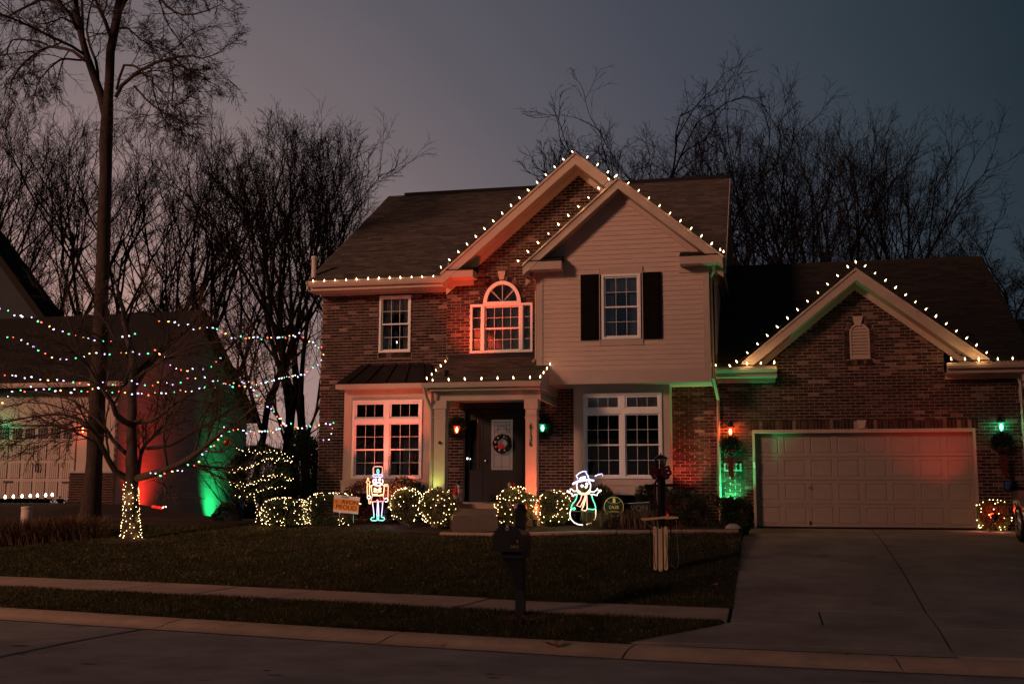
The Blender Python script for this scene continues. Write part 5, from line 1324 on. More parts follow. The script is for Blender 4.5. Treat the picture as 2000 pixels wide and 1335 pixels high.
def leaf_shape(mb, p, s, rg, curl=.3):
    n = 7; a0 = rg.uniform(0, 6.28); tl = Matrix.Rotation(rg.uniform(-.5, .5), 3, 'X') @ Matrix.Rotation(rg.uniform(-.5, .5), 3, 'Y')
    ps = []
    for i in range(n*2):
        r = s*(1 if i % 2 == 0 else .55)*rg.uniform(.8, 1.1); th = a0+math.pi*i/n; v = tl @ Vector((r*math.cos(th), r*math.sin(th), curl*r*math.cos(th*2)*.5)); ps.append(Vector(p)+v+Vector((0, 0, s*.25)))
    n0 = len(mb.v); mb.v += [tuple(Vector(p)+Vector((0, 0, s*.1)))]+[tuple(q) for q in ps]; t = rg.random()
    for i in range(n*2): mb.f.append((n0, n0+1+i, n0+1+(i+1) % (n*2))); mb.t.append(t); mb.m.append(0)
rg = random.Random(77); mb = MB()
for k in range(300):
    x = rg.uniform(-13, -.8); y = rg.uniform(yf(x), 22); p = (x, y, T(x, y)+.03); leaf_shape(mb, p, rg.uniform(.015, .035), rg)
for k in range(90):
    x = rg.uniform(-11, -1.2); y = rg.uniform(yc(x), yn(x)); p = (x, y, T(x, y)+.03); leaf_shape(mb, p, rg.uniform(.012, .03), rg)
mb.build('fallen_leaves', 'dead_leaf')['kind'] = 'stuff'
for i, (a, b_, s, lab) in enumerate([(240, 1104, .055, 'curled fallen leaf on the lawn left, in front of the lit trunk'), (254, 1113, .06, 'pale upright fallen leaf on the lawn below the lit trunk'), (910, 1130, .06, 'orange fallen leaf on the lawn left of the mailbox post'), (1078, 1262, .10, 'large crumpled brown leaf on the kerb right of the mailbox'), (868, 1263, .05, 'small brown leaf on the kerb left of the mailbox'), (1325, 1280, .06, 'dark leaf on the kerb at the driveway corner'), (1373, 1283, .045, 'small dark leaf on the kerb, right of the one at the driveway corner'), (1704, 1088, .045, 'single dark leaf high on the driveway'), (1656, 1280, .035, 'small leaf low on the driveway apron'), (1290, 1147, .05, 'orange leaf on the lawn below the sled'), (1398, 1143, .05, 'pale leaf on the lawn near the driveway edge'), (418, 1168, .045, 'pale leaf on the verge near the kerb'), (376, 1165, .04, 'yellow leaf on the verge, left of the pale one'), (1122, 1160, .04, 'brown leaf on the lawn by the sidewalk, right of the mailbox')]):
    q = G(a, b_); mb = MB()
    if 1230 < b_ and a < 1240: q = wz(a, b_, -.03)
    leaf_shape(mb, (0, 0, 0), s, rg); 
    if i == 3: leaf_shape(mb, (.07, .02, .02), s*.8, rg); leaf_shape(mb, (-.06, .03, .01), s*.7, rg)
    o = mb.build('fallen_leaf', 'dead_leaf'); o.location = q+Vector((0, 0, .01)); tag(o, lab, 'leaf', 'fallen leaves lying singly')
q = G(1018, 1216); tuft('straw', (q.x, q.y+.1, q.z), .5, .07, 260, 'dry_grass', 'dry straw round the foot of the mailbox post', 180, lean=2.5, cat='straw')

# ------------------------------------------------------------------ mailbox
q = wz(1017, 1214, .04); my = q.y; s = my/F_PX
def mx(px): return X(px, 1100, my)
def mz(py): return Z(1017, py, my)
mail = thing('mailbox', (q.x, my, .04), 'black curbside mailbox on a tapering navy post with a capped top', 'mailbox')
mb = MB(); w2 = .055
mb.box(mx(1017)-w2, mx(1017)+w2, my-w2, my+w2, 0, mz(1000)); mb.build('post', 'navy_paint', mail)
cp = mx(1017)-.0
MB().box(cp-w2-.012, cp+w2+.012, my-w2-.012, my+w2+.012, mz(1001), mz(997)).build('post_collar', 'navy_paint', mail)
MB().lathe([(.066, 0), (.072, .025), (.05, .045), (.055, .06), (.035, .085), (.0, .095)], cp, my, mz(997), 14).build('finial', 'navy_paint', mail)
# bracket tapering under the box
MB().hexa([(cp-.02, my-.16, mz(1146)), (cp+.056, my-.16, mz(1146)), (cp+.056, my-.057, mz(1146)), (cp-.02-.03, my-.057, mz(1146)), (mx(990), my-.22, mz(1088)), (cp+.07, my-.22, mz(1088)), (cp+.07, my-.057, mz(1088)), (mx(990), my-.057, mz(1088))]).build('bracket', 'navy_paint', mail)
MB().box(mx(989), cp+.075, my-.26, my+.2, mz(1088), mz(1073)).build('shelf', 'navy_paint', mail)
# barrel: axis turned toward the street, seen three quarters
mb = MB(); hw = (mx(1031)-mx(977))/2; cx_ = (mx(1031)+mx(977))/2-.0; zb, zt_ = mz(1073), mz(1024); hgt = zt_-zb
prf = [(-hw, 0), (-hw, hgt*.5)]+[(-hw*math.cos(t), hgt*.5+hgt*.5*math.sin(t)) for t in frange(.2, math.pi-.2, 9)]+[(hw, hgt*.5), (hw, 0)]
mb.prism([(cx_+a, zb+b) for a, b in prf], my-.36, my+.16); box_ = mb.build('box', 'navy_paint', mail, smooth=False)
mb = MB(); mb.prism([(cx_+a*1.05, zb-.01+b*1.04) for a, b in prf], my-.375, my-.361); mb.build('door', 'navy_paint', mail)
mb = MB(); mb.box(cx_+hw*.15, cx_+hw*.85, my-.379, my-.376, zb+.03, zb+.17); mb.build('address_plate', 'black_paint', mail)
mb = MB()
for k in range(7): mb.box(cx_+hw*(.22+.085*k), cx_+hw*(.22+.085*k+.055), my-.381, my-.3791, zb+.035, zb+.035+.03*(1.4 if k % 3 == 0 else 1))
mb.box(cx_+hw*.62, cx_+hw*.78, my-.381, my-.3791, zb+.10, zb+.135)
mb.build('address_letters', 'sign_dim', mail)
mb = MB(); zz = wy(991, 1030, my-.38); mb.tube([(zz.x+.016*math.cos(t), my-.39, zz.z-.01+.02*math.sin(t)) for t in frange(0, 6.28, 10)], .006, 5, closed=False); mb.box(zz.x-.014, zz.x+.014, my-.395, my-.38, zz.z+.012, zz.z+.03); mb.build('latch', 'pvc_white', mail)

# ------------------------------------------------------------------ lamp post with bow, and the sled leaning on it
q = G(1291, 1112); ly = q.y; lz = lambda py: Z(1291, py, ly); lx = lambda px: X(px, 1000, ly)
lamp = thing('lamp_post', (lx(1291), ly, q.z), 'short dark lamp post with an unlit lantern, ladder bar and plaid bow', 'lamp post')
cx_ = lx(1292)
MB().lathe([(.10, 0), (.10, .04), (.075, .08), (.068, .2), (.068, lz(925)-q.z), (.05, lz(917)-q.z)], cx_, ly, q.z, 12).build('post', 'navy_paint', lamp)
mb = MB(); mb.tube([(lx(1259), ly, lz(949)), (lx(1262), ly, lz(949)), (lx(1290), ly, lz(947)), (lx(1316), ly, lz(947)), (lx(1319), ly, lz(947))], [.02, .025, .02, .025, .02], 8); mb.build('ladder_bar', 'black_paint', lamp)
def lantern(parent, x, y, zt, zb, r, glassmat, core, metal='black_paint', candle=False):
    h = zt-zb
    MB().lathe([(r*1.35, h*.72), (r*1.5, h*.70), (r*1.1, h*.80), (r*.5, h*.92), (r*.16, h*.95), (r*.1, h*1.04), (.002, h*1.07)], x, y, zb, 6).build('lantern_roof', metal, parent)
    MB().lathe([(r*.5, 0), (r*.75, h*.03), (r*.75, h*.06), (r*.5, h*.07)], x, y, zb, 6).build('lantern_base', metal, parent)
    mb = MB()
    for k in range(6):
        t = math.pi/6+k*math.pi/3; mb.tube([(x+r*.72*math.cos(t), y+r*.72*math.sin(t), zb+h*.05), (x+r*1.18*math.cos(t), y+r*1.18*math.sin(t), zb+h*.71)], r*.07, 4)
    mb.build('lantern_bars', metal, parent)
    if glassmat:
        mb = MB(); n = 6
        for k in range(n):
            t0, t1 = math.pi/6+k*math.pi/3, math.pi/6+(k+1)*math.pi/3
            mb.quad((x+r*.68*math.cos(t0), y+r*.68*math.sin(t0), zb+h*.07), (x+r*.68*math.cos(t1), y+r*.68*math.sin(t1), zb+h*.07), (x+r*1.12*math.cos(t1), y+r*1.12*math.sin(t1), zb+h*.70), (x+r*1.12*math.cos(t0), y+r*1.12*math.sin(t0), zb+h*.70))
        mb.build('lantern_glass', glassmat, parent)
    if core: MB().lathe([(.002, h*.12), (r*.45, h*.25), (r*.55, h*.42), (r*.35, h*.55), (.002, h*.62)], x, y, zb, 8).build('light_bulb', core, parent, smooth=True)
lantern(lamp, cx_+.0, ly, lz(886), lz(917), .082, 'glass', None)
MB().lathe([(.025, 0), (.03, .06), (.02, .13)], cx_+.01, ly, lz(915), 8).build('light_bulb', 'gnome_red', lamp, smooth=True)
bow = thing('plaid_bow', (cx_, ly-.09, lz(922)), 'dark red plaid bow tied to the lamp post under its lantern', 'bow')
rg = random.Random(9)
for sgn in (-1, 1):
    for k, (dx, dz, w) in enumerate(((.13, .06, .05), (.15, -.01, .06), (.11, -.07, .05))):
        x0, z0 = cx_, lz(922); P = []
        loop = [(x0+sgn*dx*a, ly-.10-.03*math.sin(a*3.1), z0+dz*a+.035*b) for a, b in ((0, 0), (.5, 1), (1, .7), (1.05, -.2), (.9, -.9), (.45, -.8), (0, 0))]
        mb = MB(); mb.tube(loop, .022, 5); mb.build('loop', 'ribbon_red', bow, smooth=True)
    mb = MB(); mb.tube([(cx_, ly-.1, lz(924)), (cx_+sgn*.03-.06, ly-.11, lz(945)), (cx_-.05+sgn*.02, ly-.11, lz(985)), (cx_-.055, ly-.1, lz(1000+10*sgn))], .016, 4); mb.build('tail', 'ribbon_red', bow)
# sled
sl = thing('wooden_sled', (lx(1289), ly-.14, q.z), 'vintage wooden sled with metal runners standing upright against the lamp post', 'sled')
sy = ly-.14
def sx(px): return X(px, 1060, sy)
def sz(py): return Z(1289, py, sy)
def slat(a, b, c, d, nm='slat', yo=0):
    mb = MB(); x0, x1 = sx(a), sx(b); z0, z1 = sz(d), sz(c); e = .02
    mb.prism([(x0+e, z0), (x1-e, z0), (x1, z0+e), (x1, z1-e), (x1-e, z1), (x0+e, z1), (x0, z1-e), (x0, z0+e)], sy-.012+yo, sy+.006+yo); mb.build(nm, 'wood_sled', sl)
slat(1276, 1283.0, 1027, 1113); slat(1285.6, 1293.9, 1026, 1117); slat(1296.5, 1304, 1027, 1113)
slat(1268.5, 1271.2, 1047, 1105, 'side_rail', -.02); slat(1308.5, 1311.2, 1047, 1105, 'side_rail', -.02)
for py in (1050, 1077, 1103): MB().box(sx(1268), sx(1311.5), sy+.007, sy+.03, sz(py+1), sz(py-1)).build('cross_brace', 'sled_metal', sl)
mb = MB(); xa, xb = sx(1253), sx(1326)
mb.prism([(xa, sz(1014.5)), (sx(1262), sz(1016)), (sx(1289), sz(1012.5)), (sx(1318), sz(1012.5)), (xb, sz(1011)), (xb, sz(1008)), (sx(1300), sz(1007)), (sx(1289), sz(1009)), (xa, sz(1011.5))], sy-.035, sy-.015); mb.build('steering_bar', 'wood_sled', sl)
for sgn, px_ in ((-1, 1270.5), (1, 1310)):
    MB().tube([(sx(px_), sy+.07, sz(1117)), (sx(px_), sy+.07, sz(1045)), (sx(px_), sy+.05, sz(1005)), (sx(px_-sgn*2), sy+.02, sz(997)), (sx(1290+sgn*8), sy, sz(992)), (sx(1290), sy, sz(991))], .011, 5).build('runner', 'sled_metal', sl)
MB().box(sx(1287), sx(1292), sy-.012, sy+.004, sz(1032), sz(990)).build('tongue', 'sled_metal', sl)
MB().tube([(sx(1255), sy-.03, sz(1014)), (sx(1275), sy-.03, sz(1031)), (sx(1305), sy-.03, sz(1046)), (sx(1310), sy-.03, sz(1048))], .004, 4).build('rope', 'rope', sl)
MB().tube([(sx(1322), sy-.03, sz(1012)), (sx(1323), sy-.03, sz(1050)), (sx(1325), sy-.03, sz(1090)), (sx(1323), sy-.03, sz(1106)), (sx(1317), sy-.03, sz(1108)), (sx(1312), sy-.03, sz(1100))], .003, 4).build('rope', 'rope', sl)
MB().tube([(sx(1278), sy-.014, sz(1045)), (sx(1277), sy-.016, sz(1080)), (sx(1280), sy-.016, sz(1108))], .004, 4).build('painted_stripe', 'black_paint', sl)
MB().tube([(sx(1301), sy-.014, sz(1045)), (sx(1303), sy-.016, sz(1080)), (sx(1299), sy-.016, sz(1108))], .004, 4).build('painted_stripe', 'black_paint', sl)
# red tinsel garland glowing behind the post
gl_t = thing('red_garland', wy(1298, 990, 23.4), 'red glowing tinsel sprig behind the sled crossbar', 'garland')
rs = np.random.RandomState(5); pc = wy(1300, 998, 23.3); pts_ = np.array(pc)+rs.normal(0, 1, (500, 3))*np.array([.045, .04, .13])
link('tinsel', leaves_mesh('tinsel', pts_, rs.normal(0, 1, (500, 3)), .035, 'leaf_red', 5), gl_t)
point_lamp('lamp', wy(1300, 1006, 23.15), (1, .05, .02), 2.2, gl_t, .02)

# ------------------------------------------------------------------ rope light figures
def strokes(t, items, Yp, r=.013, z_off=0):
    for nm, mat, pts, closed in items:
        P = [wy(a, b, Yp) for a, b in pts]
        MB().tube(P, r, 6, closed=closed).build(nm, mat, t, smooth=True)
def circ(cx, cy_c, rx, ry, n=16, a0=0, a1=2*math.pi, rot=0):
    full_ = abs(a1-a0-2*math.pi) < 1e-6
    out_ = []
    for i in range(n if full_ else n+1):
        t = a0+(a1-a0)*i/n; x, y = rx*math.cos(t), ry*math.sin(t); out_.append((cx+x*math.cos(rot)-y*math.sin(rot), cy_c+x*math.sin(rot)+y*math.cos(rot)))
    return out_
def c2(s, ox, oy, pts): return [(ox+x/s, oy+y/s) for x, y in pts]
Yn = 22.9
sol = thing('rope_light_soldier', wy(737, 1018, Yn), 'glowing rope light toy soldier with tall hat, moustache and staff', 'light figure')
S = lambda pts: c2(10.27, 700, 900, pts)
items = [
 ('hat', 'rope_red', S([(300, 272), (296, 140), (320, 112), (390, 104), (470, 112), (486, 140), (476, 272)]), False),
 ('plume', 'rope_teal', S([(390, 270), (392, 250), (370, 215), (375, 180), (392, 155), (408, 180), (414, 215), (396, 250), (392, 270)]), False),
 ('hat_band', 'rope_blue', S([(300, 268), (480, 268), (492, 288), (480, 312), (300, 312), (286, 290)]), True),
 ('face', 'rope_warm', S(circ(392, 405, 100, 92, 20, -.5, math.pi+.5)), False),
 ('eye', 'rope_white', S(circ(345, 372, 20, 20, 10)), True), ('eye', 'rope_white', S(circ(428, 368, 20, 20, 10)), True),
 ('moustache', 'rope_white', S([(330, 425), (350, 408), (372, 418), (390, 440), (410, 412), (432, 420), (455, 450), (430, 445), (392, 425), (360, 450), (335, 455), (330, 425)]), False),
 ('shoulder', 'rope_orange', S([(310, 470), (262, 488), (215, 495), (240, 520), (262, 488)]), False),
 ('epaulette', 'rope_orange', S([(520, 492), (530, 465), (585, 465), (598, 490), (560, 500), (520, 492)]), False),
 ('coat', 'rope_orange', S([(258, 500), (265, 600), (280, 690), (392, 690), (500, 690), (512, 600), (522, 500), (480, 470)]), False),
 ('belt', 'rope_yellow', S([(272, 668), (380, 668), (392, 690), (500, 664)]), False),
 ('button', 'rope_yellow', S(circ(330, 555, 18, 18, 8)), True), ('button', 'rope_yellow', S(circ(436, 550, 18, 18, 8)), True),
 ('button', 'rope_yellow', S(circ(330, 605, 18, 18, 8)), True), ('button', 'rope_yellow', S(circ(434, 603, 18, 18, 8)), True),
 ('braid', 'rope_yellow', S([(345, 565), (382, 580), (420, 562)]), False), ('braid', 'rope_yellow', S([(345, 612), (382, 625), (420, 610)]), False),
 ('coat_tail', 'rope_red', S([(275, 700), (262, 760), (250, 815), (350, 810), (382, 770), (410, 808), (520, 800), (508, 740), (500, 700)]), False),
 ('arm', 'rope_red', S([(598, 490), (596, 620), (590, 745)]), False), ('hand', 'rope_warm', S(circ(558, 778, 34, 38, 12, -2.6, 2.2)), False),
 ('staff', 'rope_orange', S([(180, 700), (175, 500), (182, 450), (155, 420), (175, 400), (185, 335), (200, 335), (210, 400), (240, 420), (215, 445), (222, 560), (222, 690)]), False),
 ('staff_hand', 'rope_warm', S(circ(210, 722, 32, 36, 10)), True), ('staff_foot', 'rope_orange', S([(205, 760), (215, 855), (240, 855), (242, 790)]), False),
 ('leg', 'rope_violet', S([(280, 820), (300, 960), (312, 1075)]), False), ('leg', 'rope_violet', S([(385, 800), (378, 950), (370, 1080)]), False),
 ('leg', 'rope_violet', S([(392, 800), (405, 950), (408, 1090)]), False), ('leg', 'rope_violet', S([(492, 815), (478, 960), (465, 1100)]), False),
 ('boot', 'rope_teal', S([(312, 1075), (312, 1125), (270, 1130), (248, 1160), (265, 1190), (360, 1190), (380, 1170), (372, 1080)]), False),
 ('boot', 'rope_teal', S([(408, 1090), (405, 1185), (500, 1188), (528, 1160), (510, 1125), (465, 1122), (465, 1100)]), False)]
strokes(sol, items, Yn, .0095)
MB().tube([wy(741, 968, Yn+.02), wy(757, 1019, Yn+.5)], .005, 4).build('prop', 'sign_dim', sol); MB().tube([wy(737, 1006, Yn+.02), wy(752, 1006, Yn+.02)], .005, 4).build('prop', 'sign_dim', sol)
Ys = 22.2
sn = thing('rope_light_snowman', wy(1139, 1025, Ys), 'glowing rope light snowman with blue top hat, orange scarf and raised hands', 'light figure')
S = lambda pts: c2(9.54, 1100, 900, pts)
items = [
 ('hat', 'rope_blue', S([(275, 330), (240, 270), (300, 220), (370, 190), (425, 188), (430, 225), (460, 270), (485, 345)]), False),
 ('hat_band', 'rope_white', S([(300, 325), (340, 300), (415, 290), (420, 305), (370, 318), (300, 325)]), False),
 ('brim', 'rope_violet', S([(180, 435), (178, 410), (260, 370), (400, 340), (480, 345), (575, 350), (578, 372), (480, 352), (400, 362), (280, 385), (180, 435)]), False),
 ('head', 'rope_warm', S([(260, 395), (248, 450), (262, 530), (320, 575)]), False), ('head', 'rope_warm', S([(478, 370), (512, 430), (508, 510), (460, 570)]), False),
 ('eye', 'rope_warm', S(circ(352, 463, 18, 18, 10)), True), ('eye', 'rope_warm', S(circ(442, 425, 18, 18, 10)), True),
 ('nose', 'rope_orange', S([(405, 475), (430, 462), (450, 468), (440, 490), (418, 505), (405, 475)]), False),
 ('scarf', 'rope_orange', S([(262, 560), (310, 600), (390, 615), (460, 605), (512, 565)]), False), ('scarf', 'rope_orange', S([(262, 575), (320, 590), (400, 600), (500, 560), (510, 530)]), False), ('scarf', 'rope_orange', S([(280, 600), (340, 620), (430, 622), (500, 600)]), False),
 ('scarf_end', 'rope_red', S([(350, 630), (320, 720), (250, 825), (320, 850), (350, 790), (400, 680), (405, 630)]), False),
 ('scarf_end', 'rope_red', S([(405, 650), (385, 780), (345, 910), (400, 920), (435, 915), (448, 850), (438, 640)]), False), ('scarf_end', 'rope_orange', S([(425, 640), (410, 730), (370, 860)]), False),
 ('arm', 'rope_warm', S([(255, 555), (200, 560), (150, 515), (130, 515), (132, 560), (70, 548), (68, 572), (155, 600), (170, 620), (165, 650), (190, 655), (210, 625), (260, 615)]), False),
 ('arm', 'rope_warm', S([(515, 570), (570, 575), (620, 540), (635, 500), (650, 545), (705, 535), (712, 548), (635, 600), (635, 640), (600, 630), (560, 615), (510, 620)]), False),
 ('coat', 'rope_green', S([(258, 625), (240, 710), (170, 800), (145, 860), (160, 890), (200, 905), (225, 890), (215, 865), (160, 880)]), False),
 ('coat', 'rope_green', S([(530, 630), (550, 710), (590, 800), (605, 860), (600, 885), (560, 900), (460, 890), (448, 870)]), False),
 ('belly', 'rope_warm', S([(145, 890), (122, 980), (140, 1070), (200, 1140), (280, 1178), (370, 1188)]), False), ('belly', 'rope_yellow', S([(608, 890), (605, 1000), (590, 1070), (552, 1120)]), False),
 ('belly', 'rope_yellow', S([(430, 1180), (520, 1150)]), False),
 ('hat_detail', 'rope_violet', S([(592, 280), (650, 250), (722, 235), (738, 275)]), False)]
strokes(sn, items, Ys, .0095)
for a, b_ in (((350, 950), (320, 1110)), ((470, 900), (505, 1090)), ((620, 900), (645, 1040)), ((150, 930), (590, 945))):
    A, B = S([a, b_]); MB().tube([wy(*A, Ys+.02), wy(*B, Ys+.02)], .004, 4).build('frame_wire', 'sign_dim', sn)

point_lamp('lamp', wy(1140, 935, Ys-.12), (.72, .70, 1.0), 9, sn, .15); point_lamp('lamp', wy(1139, 990, Ys-.12), (.3, 1, .5), 4, sn, .15)
point_lamp('lamp', wy(737, 950, Yn-.1), (1, .45, .35), 5, sol, .12); point_lamp('lamp', wy(738, 985, Yn+.12), (.55, .3, 1.0), 4, sol, .12); point_lamp('lamp', wy(738, 1013, Yn-.15), (.2, 1, .7), 1.5, sol, .1)
# ------------------------------------------------------------------ yard signs
Y1 = 22.95
def quadsign(name, P, mat, y, label, cat='yard sign', group='yard signs in the front bed', th=.006):
    pts = [wy(a, b, y) for a, b in P]; c = sum(pts, Vector())/4
    t = thing(name, (c.x, y, .98), label, cat, group)
    MB().prism([(p.x, p.z) for p in pts], y, y+th).build('panel', mat, t); return t, pts
sg, sp = quadsign('yard_sign', [(650.5, 998.5), (699, 1003.5), (703, 970.5), (652.5, 965)], 'sign_white', Y1, 'tilted white and orange yard sign reading AVON PROUD at the left of the bed')
pts = [wy(a, b, Y1) for a, b in ((651, 994), (700, 999), (701.5, 976.5), (652, 973))]
MB().prism([(p.x, p.z) for p in pts], Y1-.003, Y1-.0005).build('orange_band', 'sign_orange', sg)
rotS = math.atan2(-(1003.5-998.5), 48.5)
def sign_text(t, body, px, py, y, size, width, rot, mat='sign_ink', yo=-.006):
    me = text_mesh('lettering', body, size, mat, .001, width=width); o = link('lettering', me, t, loc=wy(px, py, y)+Vector((0, yo, 0))); o.rotation_euler = (0, -rot, 0); return o
sign_text(sg, 'AVON', 683, 980.8, Y1, .125, .37, rotS); sign_text(sg, 'PROUD', 676.5, 990.6, Y1, .125, .46, rotS); sign_text(sg, 'AVON', 674.5, 970.5, Y1, .05, .15, rotS)
sign_text(sg, 'WE\nARE', 657, 979, Y1, .03, .05, rotS, 'sign_ink')
for a in (663, 690): MB().tube([wy(a, 1000, Y1+.01), wy(a, 1021, Y1+.01)], .004, 4).build('stake', 'alloy', sg)
y2 = 22.6; cc = wy(1199, 989, y2); rr_ = 19.5*y2/F_PX
cs_ = thing('round_sign', (cc.x, y2, 1.0), 'round black yard sign with yellow rim and the name CALEB', 'yard sign', 'yard signs in the front bed')
MB().lathe([(rr_, 0), (rr_, .006)], cc.x, y2, cc.z, 32, axis='y').build('panel', 'sign_black', cs_)
MB().tube([(cc.x+rr_*.97*math.cos(t), y2-.004, cc.z+rr_*.97*math.sin(t)) for t in frange(0, 2*math.pi, 32)[:-1]], .0065, 4, closed=True).build('rim', 'sign_yellow', cs_)
for cyy, a0, a1 in ((1.15, math.pi+.62, 2*math.pi-.62), (-1.25, .62, math.pi-.62)):
    MB().tube([(cc.x+rr_*.95*math.cos(t), y2-.004, cc.z+rr_*(cyy+.85*math.sin(t))) for t in frange(a0, a1, 12)], .003, 3).build('seam_line', 'sign_yellow', cs_)
me = text_mesh('lettering', 'CALEB', .09, 'sign_yellow', .001, width=rr_*.95); link('lettering', me, cs_, loc=(cc.x, y2-.006, cc.z-.01))
mb = MB(); mb.prism([(cc.x-.03, cc.z+.08), (cc.x+.04, cc.z+.08), (cc.x+.03, cc.z+.10), (cc.x+.03, cc.z+.16), (cc.x+.01, cc.z+.175), (cc.x-.02, cc.z+.165), (cc.x-.02, cc.z+.10)], y2-.006, y2-.001); mb.build('emblem', 'sign_yellow', cs_)
me = text_mesh('lettering', 'Live in', .035, 'sign_yellow', .001, width=rr_*.5) if False else None
mb = MB()
for k in range(11): mb.box(cc.x-.10+.018*k, cc.x-.10+.018*k+.011, y2-.006, y2-.001, cc.z-.105, cc.z-.105+.016*(1.5 if k in (0, 4, 6) else 1))
mb.build('motto', 'sign_yellow', cs_)
for a in (1192, 1206): MB().tube([wy(a, 1006, y2+.01), wy(a, 1026, y2+.01)], .004, 4).build('stake', 'alloy', cs_)
s3, _ = quadsign('yard_sign', [(1219, 1006), (1273, 1001), (1269, 980), (1216, 983)], 'sign_black', 22.75, 'yard sign reading AVON, coloured dark as if backlit, leaning beside the round sign')  # black panel colour stands for the shade on the sign's near side
MB().tube([wy(1216, 983, 22.74), wy(1269, 980, 22.74)], .005, 4).build('top_edge', 'sign_white', s3)
sign_text(s3, 'AVON', 1243, 992, 22.75, .14, .44, math.atan2(3, 53), 'sign_dim')
MB().tube([wy(1221, 1000, 22.73), wy(1266, 997, 22.73)], .003, 3).build('small_print', 'sign_dim', s3)
for a in (1223, 1266): MB().tube([wy(a, 985, 22.77), wy(a+2, 1022, 22.77)], .004, 4).build('stake', 'sign_dim', s3)
pt = wy(1354, 968, 23.9)
po = thing('path_light', (pt.x, 23.9, 1.0), 'small unlit garden stake light rising from the dark shrubs', 'path light')
MB().lathe([(.006, -.5), (.006, -.1), (.02, -.09), (.02, -.03), (.026, -.02), (.0, .02)], pt.x, 23.9, pt.z+.1, 8).build('stake', 'alloy', po)
# rock
rk = wy(1435, 1037, 21.3); rs = random.Random(3); mb = MB(); n1, n2 = 12, 6
for i in range(n2+1):
    ph = math.pi/2*i/n2
    for j in range(n1):
        th = 2*math.pi*j/n1; r = 1+rs.uniform(-.08, .08); mb.v.append((.15*math.cos(th)*math.cos(ph)*r, .10*math.sin(th)*math.cos(ph)*r, .09*math.sin(ph)*r))
for i in range(n2):
    for j in range(n1): mb.f.append((i*n1+j, i*n1+(j+1) % n1, (i+1)*n1+(j+1) % n1, (i+1)*n1+j)); mb.t.append(.5); mb.m.append(0)
o = mb.build('rock', 'stone_pale', None, smooth=True); zr = T(rk.x, 21.9)+.05; o.location = (X(1432, 1040, 21.8), 21.8, zr); tag(o, 'pale rounded stone on the bed kerb beside the driveway', 'rock')

# ------------------------------------------------------------------ wall lanterns and wreaths
def wreath(name, c, R, r, n, label, seed, hollow=True, bow_=False, tails=False, Y=None, mat='needle'):
    t = thing(name, c, label, 'wreath', 'christmas wreaths on the house'); rs = np.random.RandomState(seed)
    th = rs.uniform(0, 2*np.pi, n); ph = rs.uniform(0, 2*np.pi, n); rr = r*np.sqrt(rs.uniform(0, 1, n))*(1+.15*np.sin(th*5+seed))
    if not hollow: RR = R*np.sqrt(rs.uniform(0, 1, n))
    else: RR = np.full(n, R)
    P = np.stack([c[0]+(RR+rr*np.cos(ph))*np.cos(th), c[1]+rr*np.sin(ph)*.8, c[2]+(RR+rr*np.cos(ph))*np.sin(th)], 1)
    link('foliage', leaves_mesh('foliage', P, np.stack([np.cos(th), 0*th-.3, np.sin(th)], 1), .045, mat, seed, aspect=2.5, jitter=.9), t)
    if tails:
        for q, dx in ((0, -.035), (1, .035)):
            MB().prism([(c[0]+dx-.03, c[2]-R-.06), (c[0]+dx+.03, c[2]-R-.06), (c[0]+dx*.7+.03, c[2]-R-.42-.06*q), (c[0]+dx*.7, c[2]-R-.50-.06*q), (c[0]+dx*.7-.03, c[2]-R-.42-.06*q)], c[1]-.10-.01*q, c[1]-.09-.01*q).build('ribbon_tail', 'ribbon_red', t)
        for sg_ in (-1, 1): MB().tube([(c[0], c[1]-.1, c[2]-R*.75), (c[0]+sg_*.09, c[1]-.12, c[2]-R*.75+.04), (c[0]+sg_*.1, c[1]-.12, c[2]-R*.75-.04), (c[0], c[1]-.1, c[2]-R*.75)], .018, 5).build('bow_loop', 'ribbon_red', t)
    return t
def wall_lantern(px, py, Yw, hpx, col, colv, power, label, rr=.062):
    c = wy(px, py, Yw-.14); h = hpx*Yw/F_PX
    t = thing('wall_lantern', (c.x, Yw, c.z), label, 'wall lantern', 'coloured lanterns on the brick')
    MB().box(c.x-.035, c.x+.035, Yw-.03, Yw-.004, c.z+h*.1, c.z+h*.62).build('back_plate', 'black_paint', t)
    MB().tube([(c.x, Yw-.02, c.z+h*.5), (c.x, Yw-.10, c.z+h*.75), (c.x, Yw-.14, c.z+h*.6)], .009, 5).build('arm', 'black_paint', t)
    lantern(t, c.x, c.y, c.z+h*.5, c.z-h*.5, rr, 'lamp_'+col, 'lamp_'+col+'_core')
    point_lamp('lamp', (c.x, c.y-.0, c.z+.0), colv, power, t, .07)
    return t
wreath('wreath', wy(891.5, 834, PA-.07), .17, .085, 2600, 'dark wreath round the red lantern left of the front door', 201)
wreath('wreath', wy(1059, 834, PA-.07), .17, .085, 2600, 'dark wreath round the green lantern right of the porch column', 202)
wall_lantern(892, 836, PA, 24, 'red', (1, .08, .03), 2.6, 'red glowing wall lantern left of the front door')
wall_lantern(1059.5, 832.5, PA, 24, 'green', (.05, .9, .4), 1.4, 'green glowing wall lantern between porch column and right window')
wall_lantern(1426.5, 839, PG, 26, 'red', (1, .16, .04), 20, 'red glowing wall lantern on the green lit brick left of the garage')
wall_lantern(1955.5, 830, PG, 26, 'green', (.05, .9, .4), 8, 'green glowing wall lantern right of the garage door')
wreath('wreath', wy(1427, 869, PG-.12), .19, .06, 3200, 'wreath with a long ribbon under the red garage lantern', 203, hollow=False, tails=True)
wreath('wreath', wy(1957, 863, PG-.12), .20, .06, 3200, 'dark wreath with a long ribbon under the green garage lantern', 204, hollow=False, tails=True)
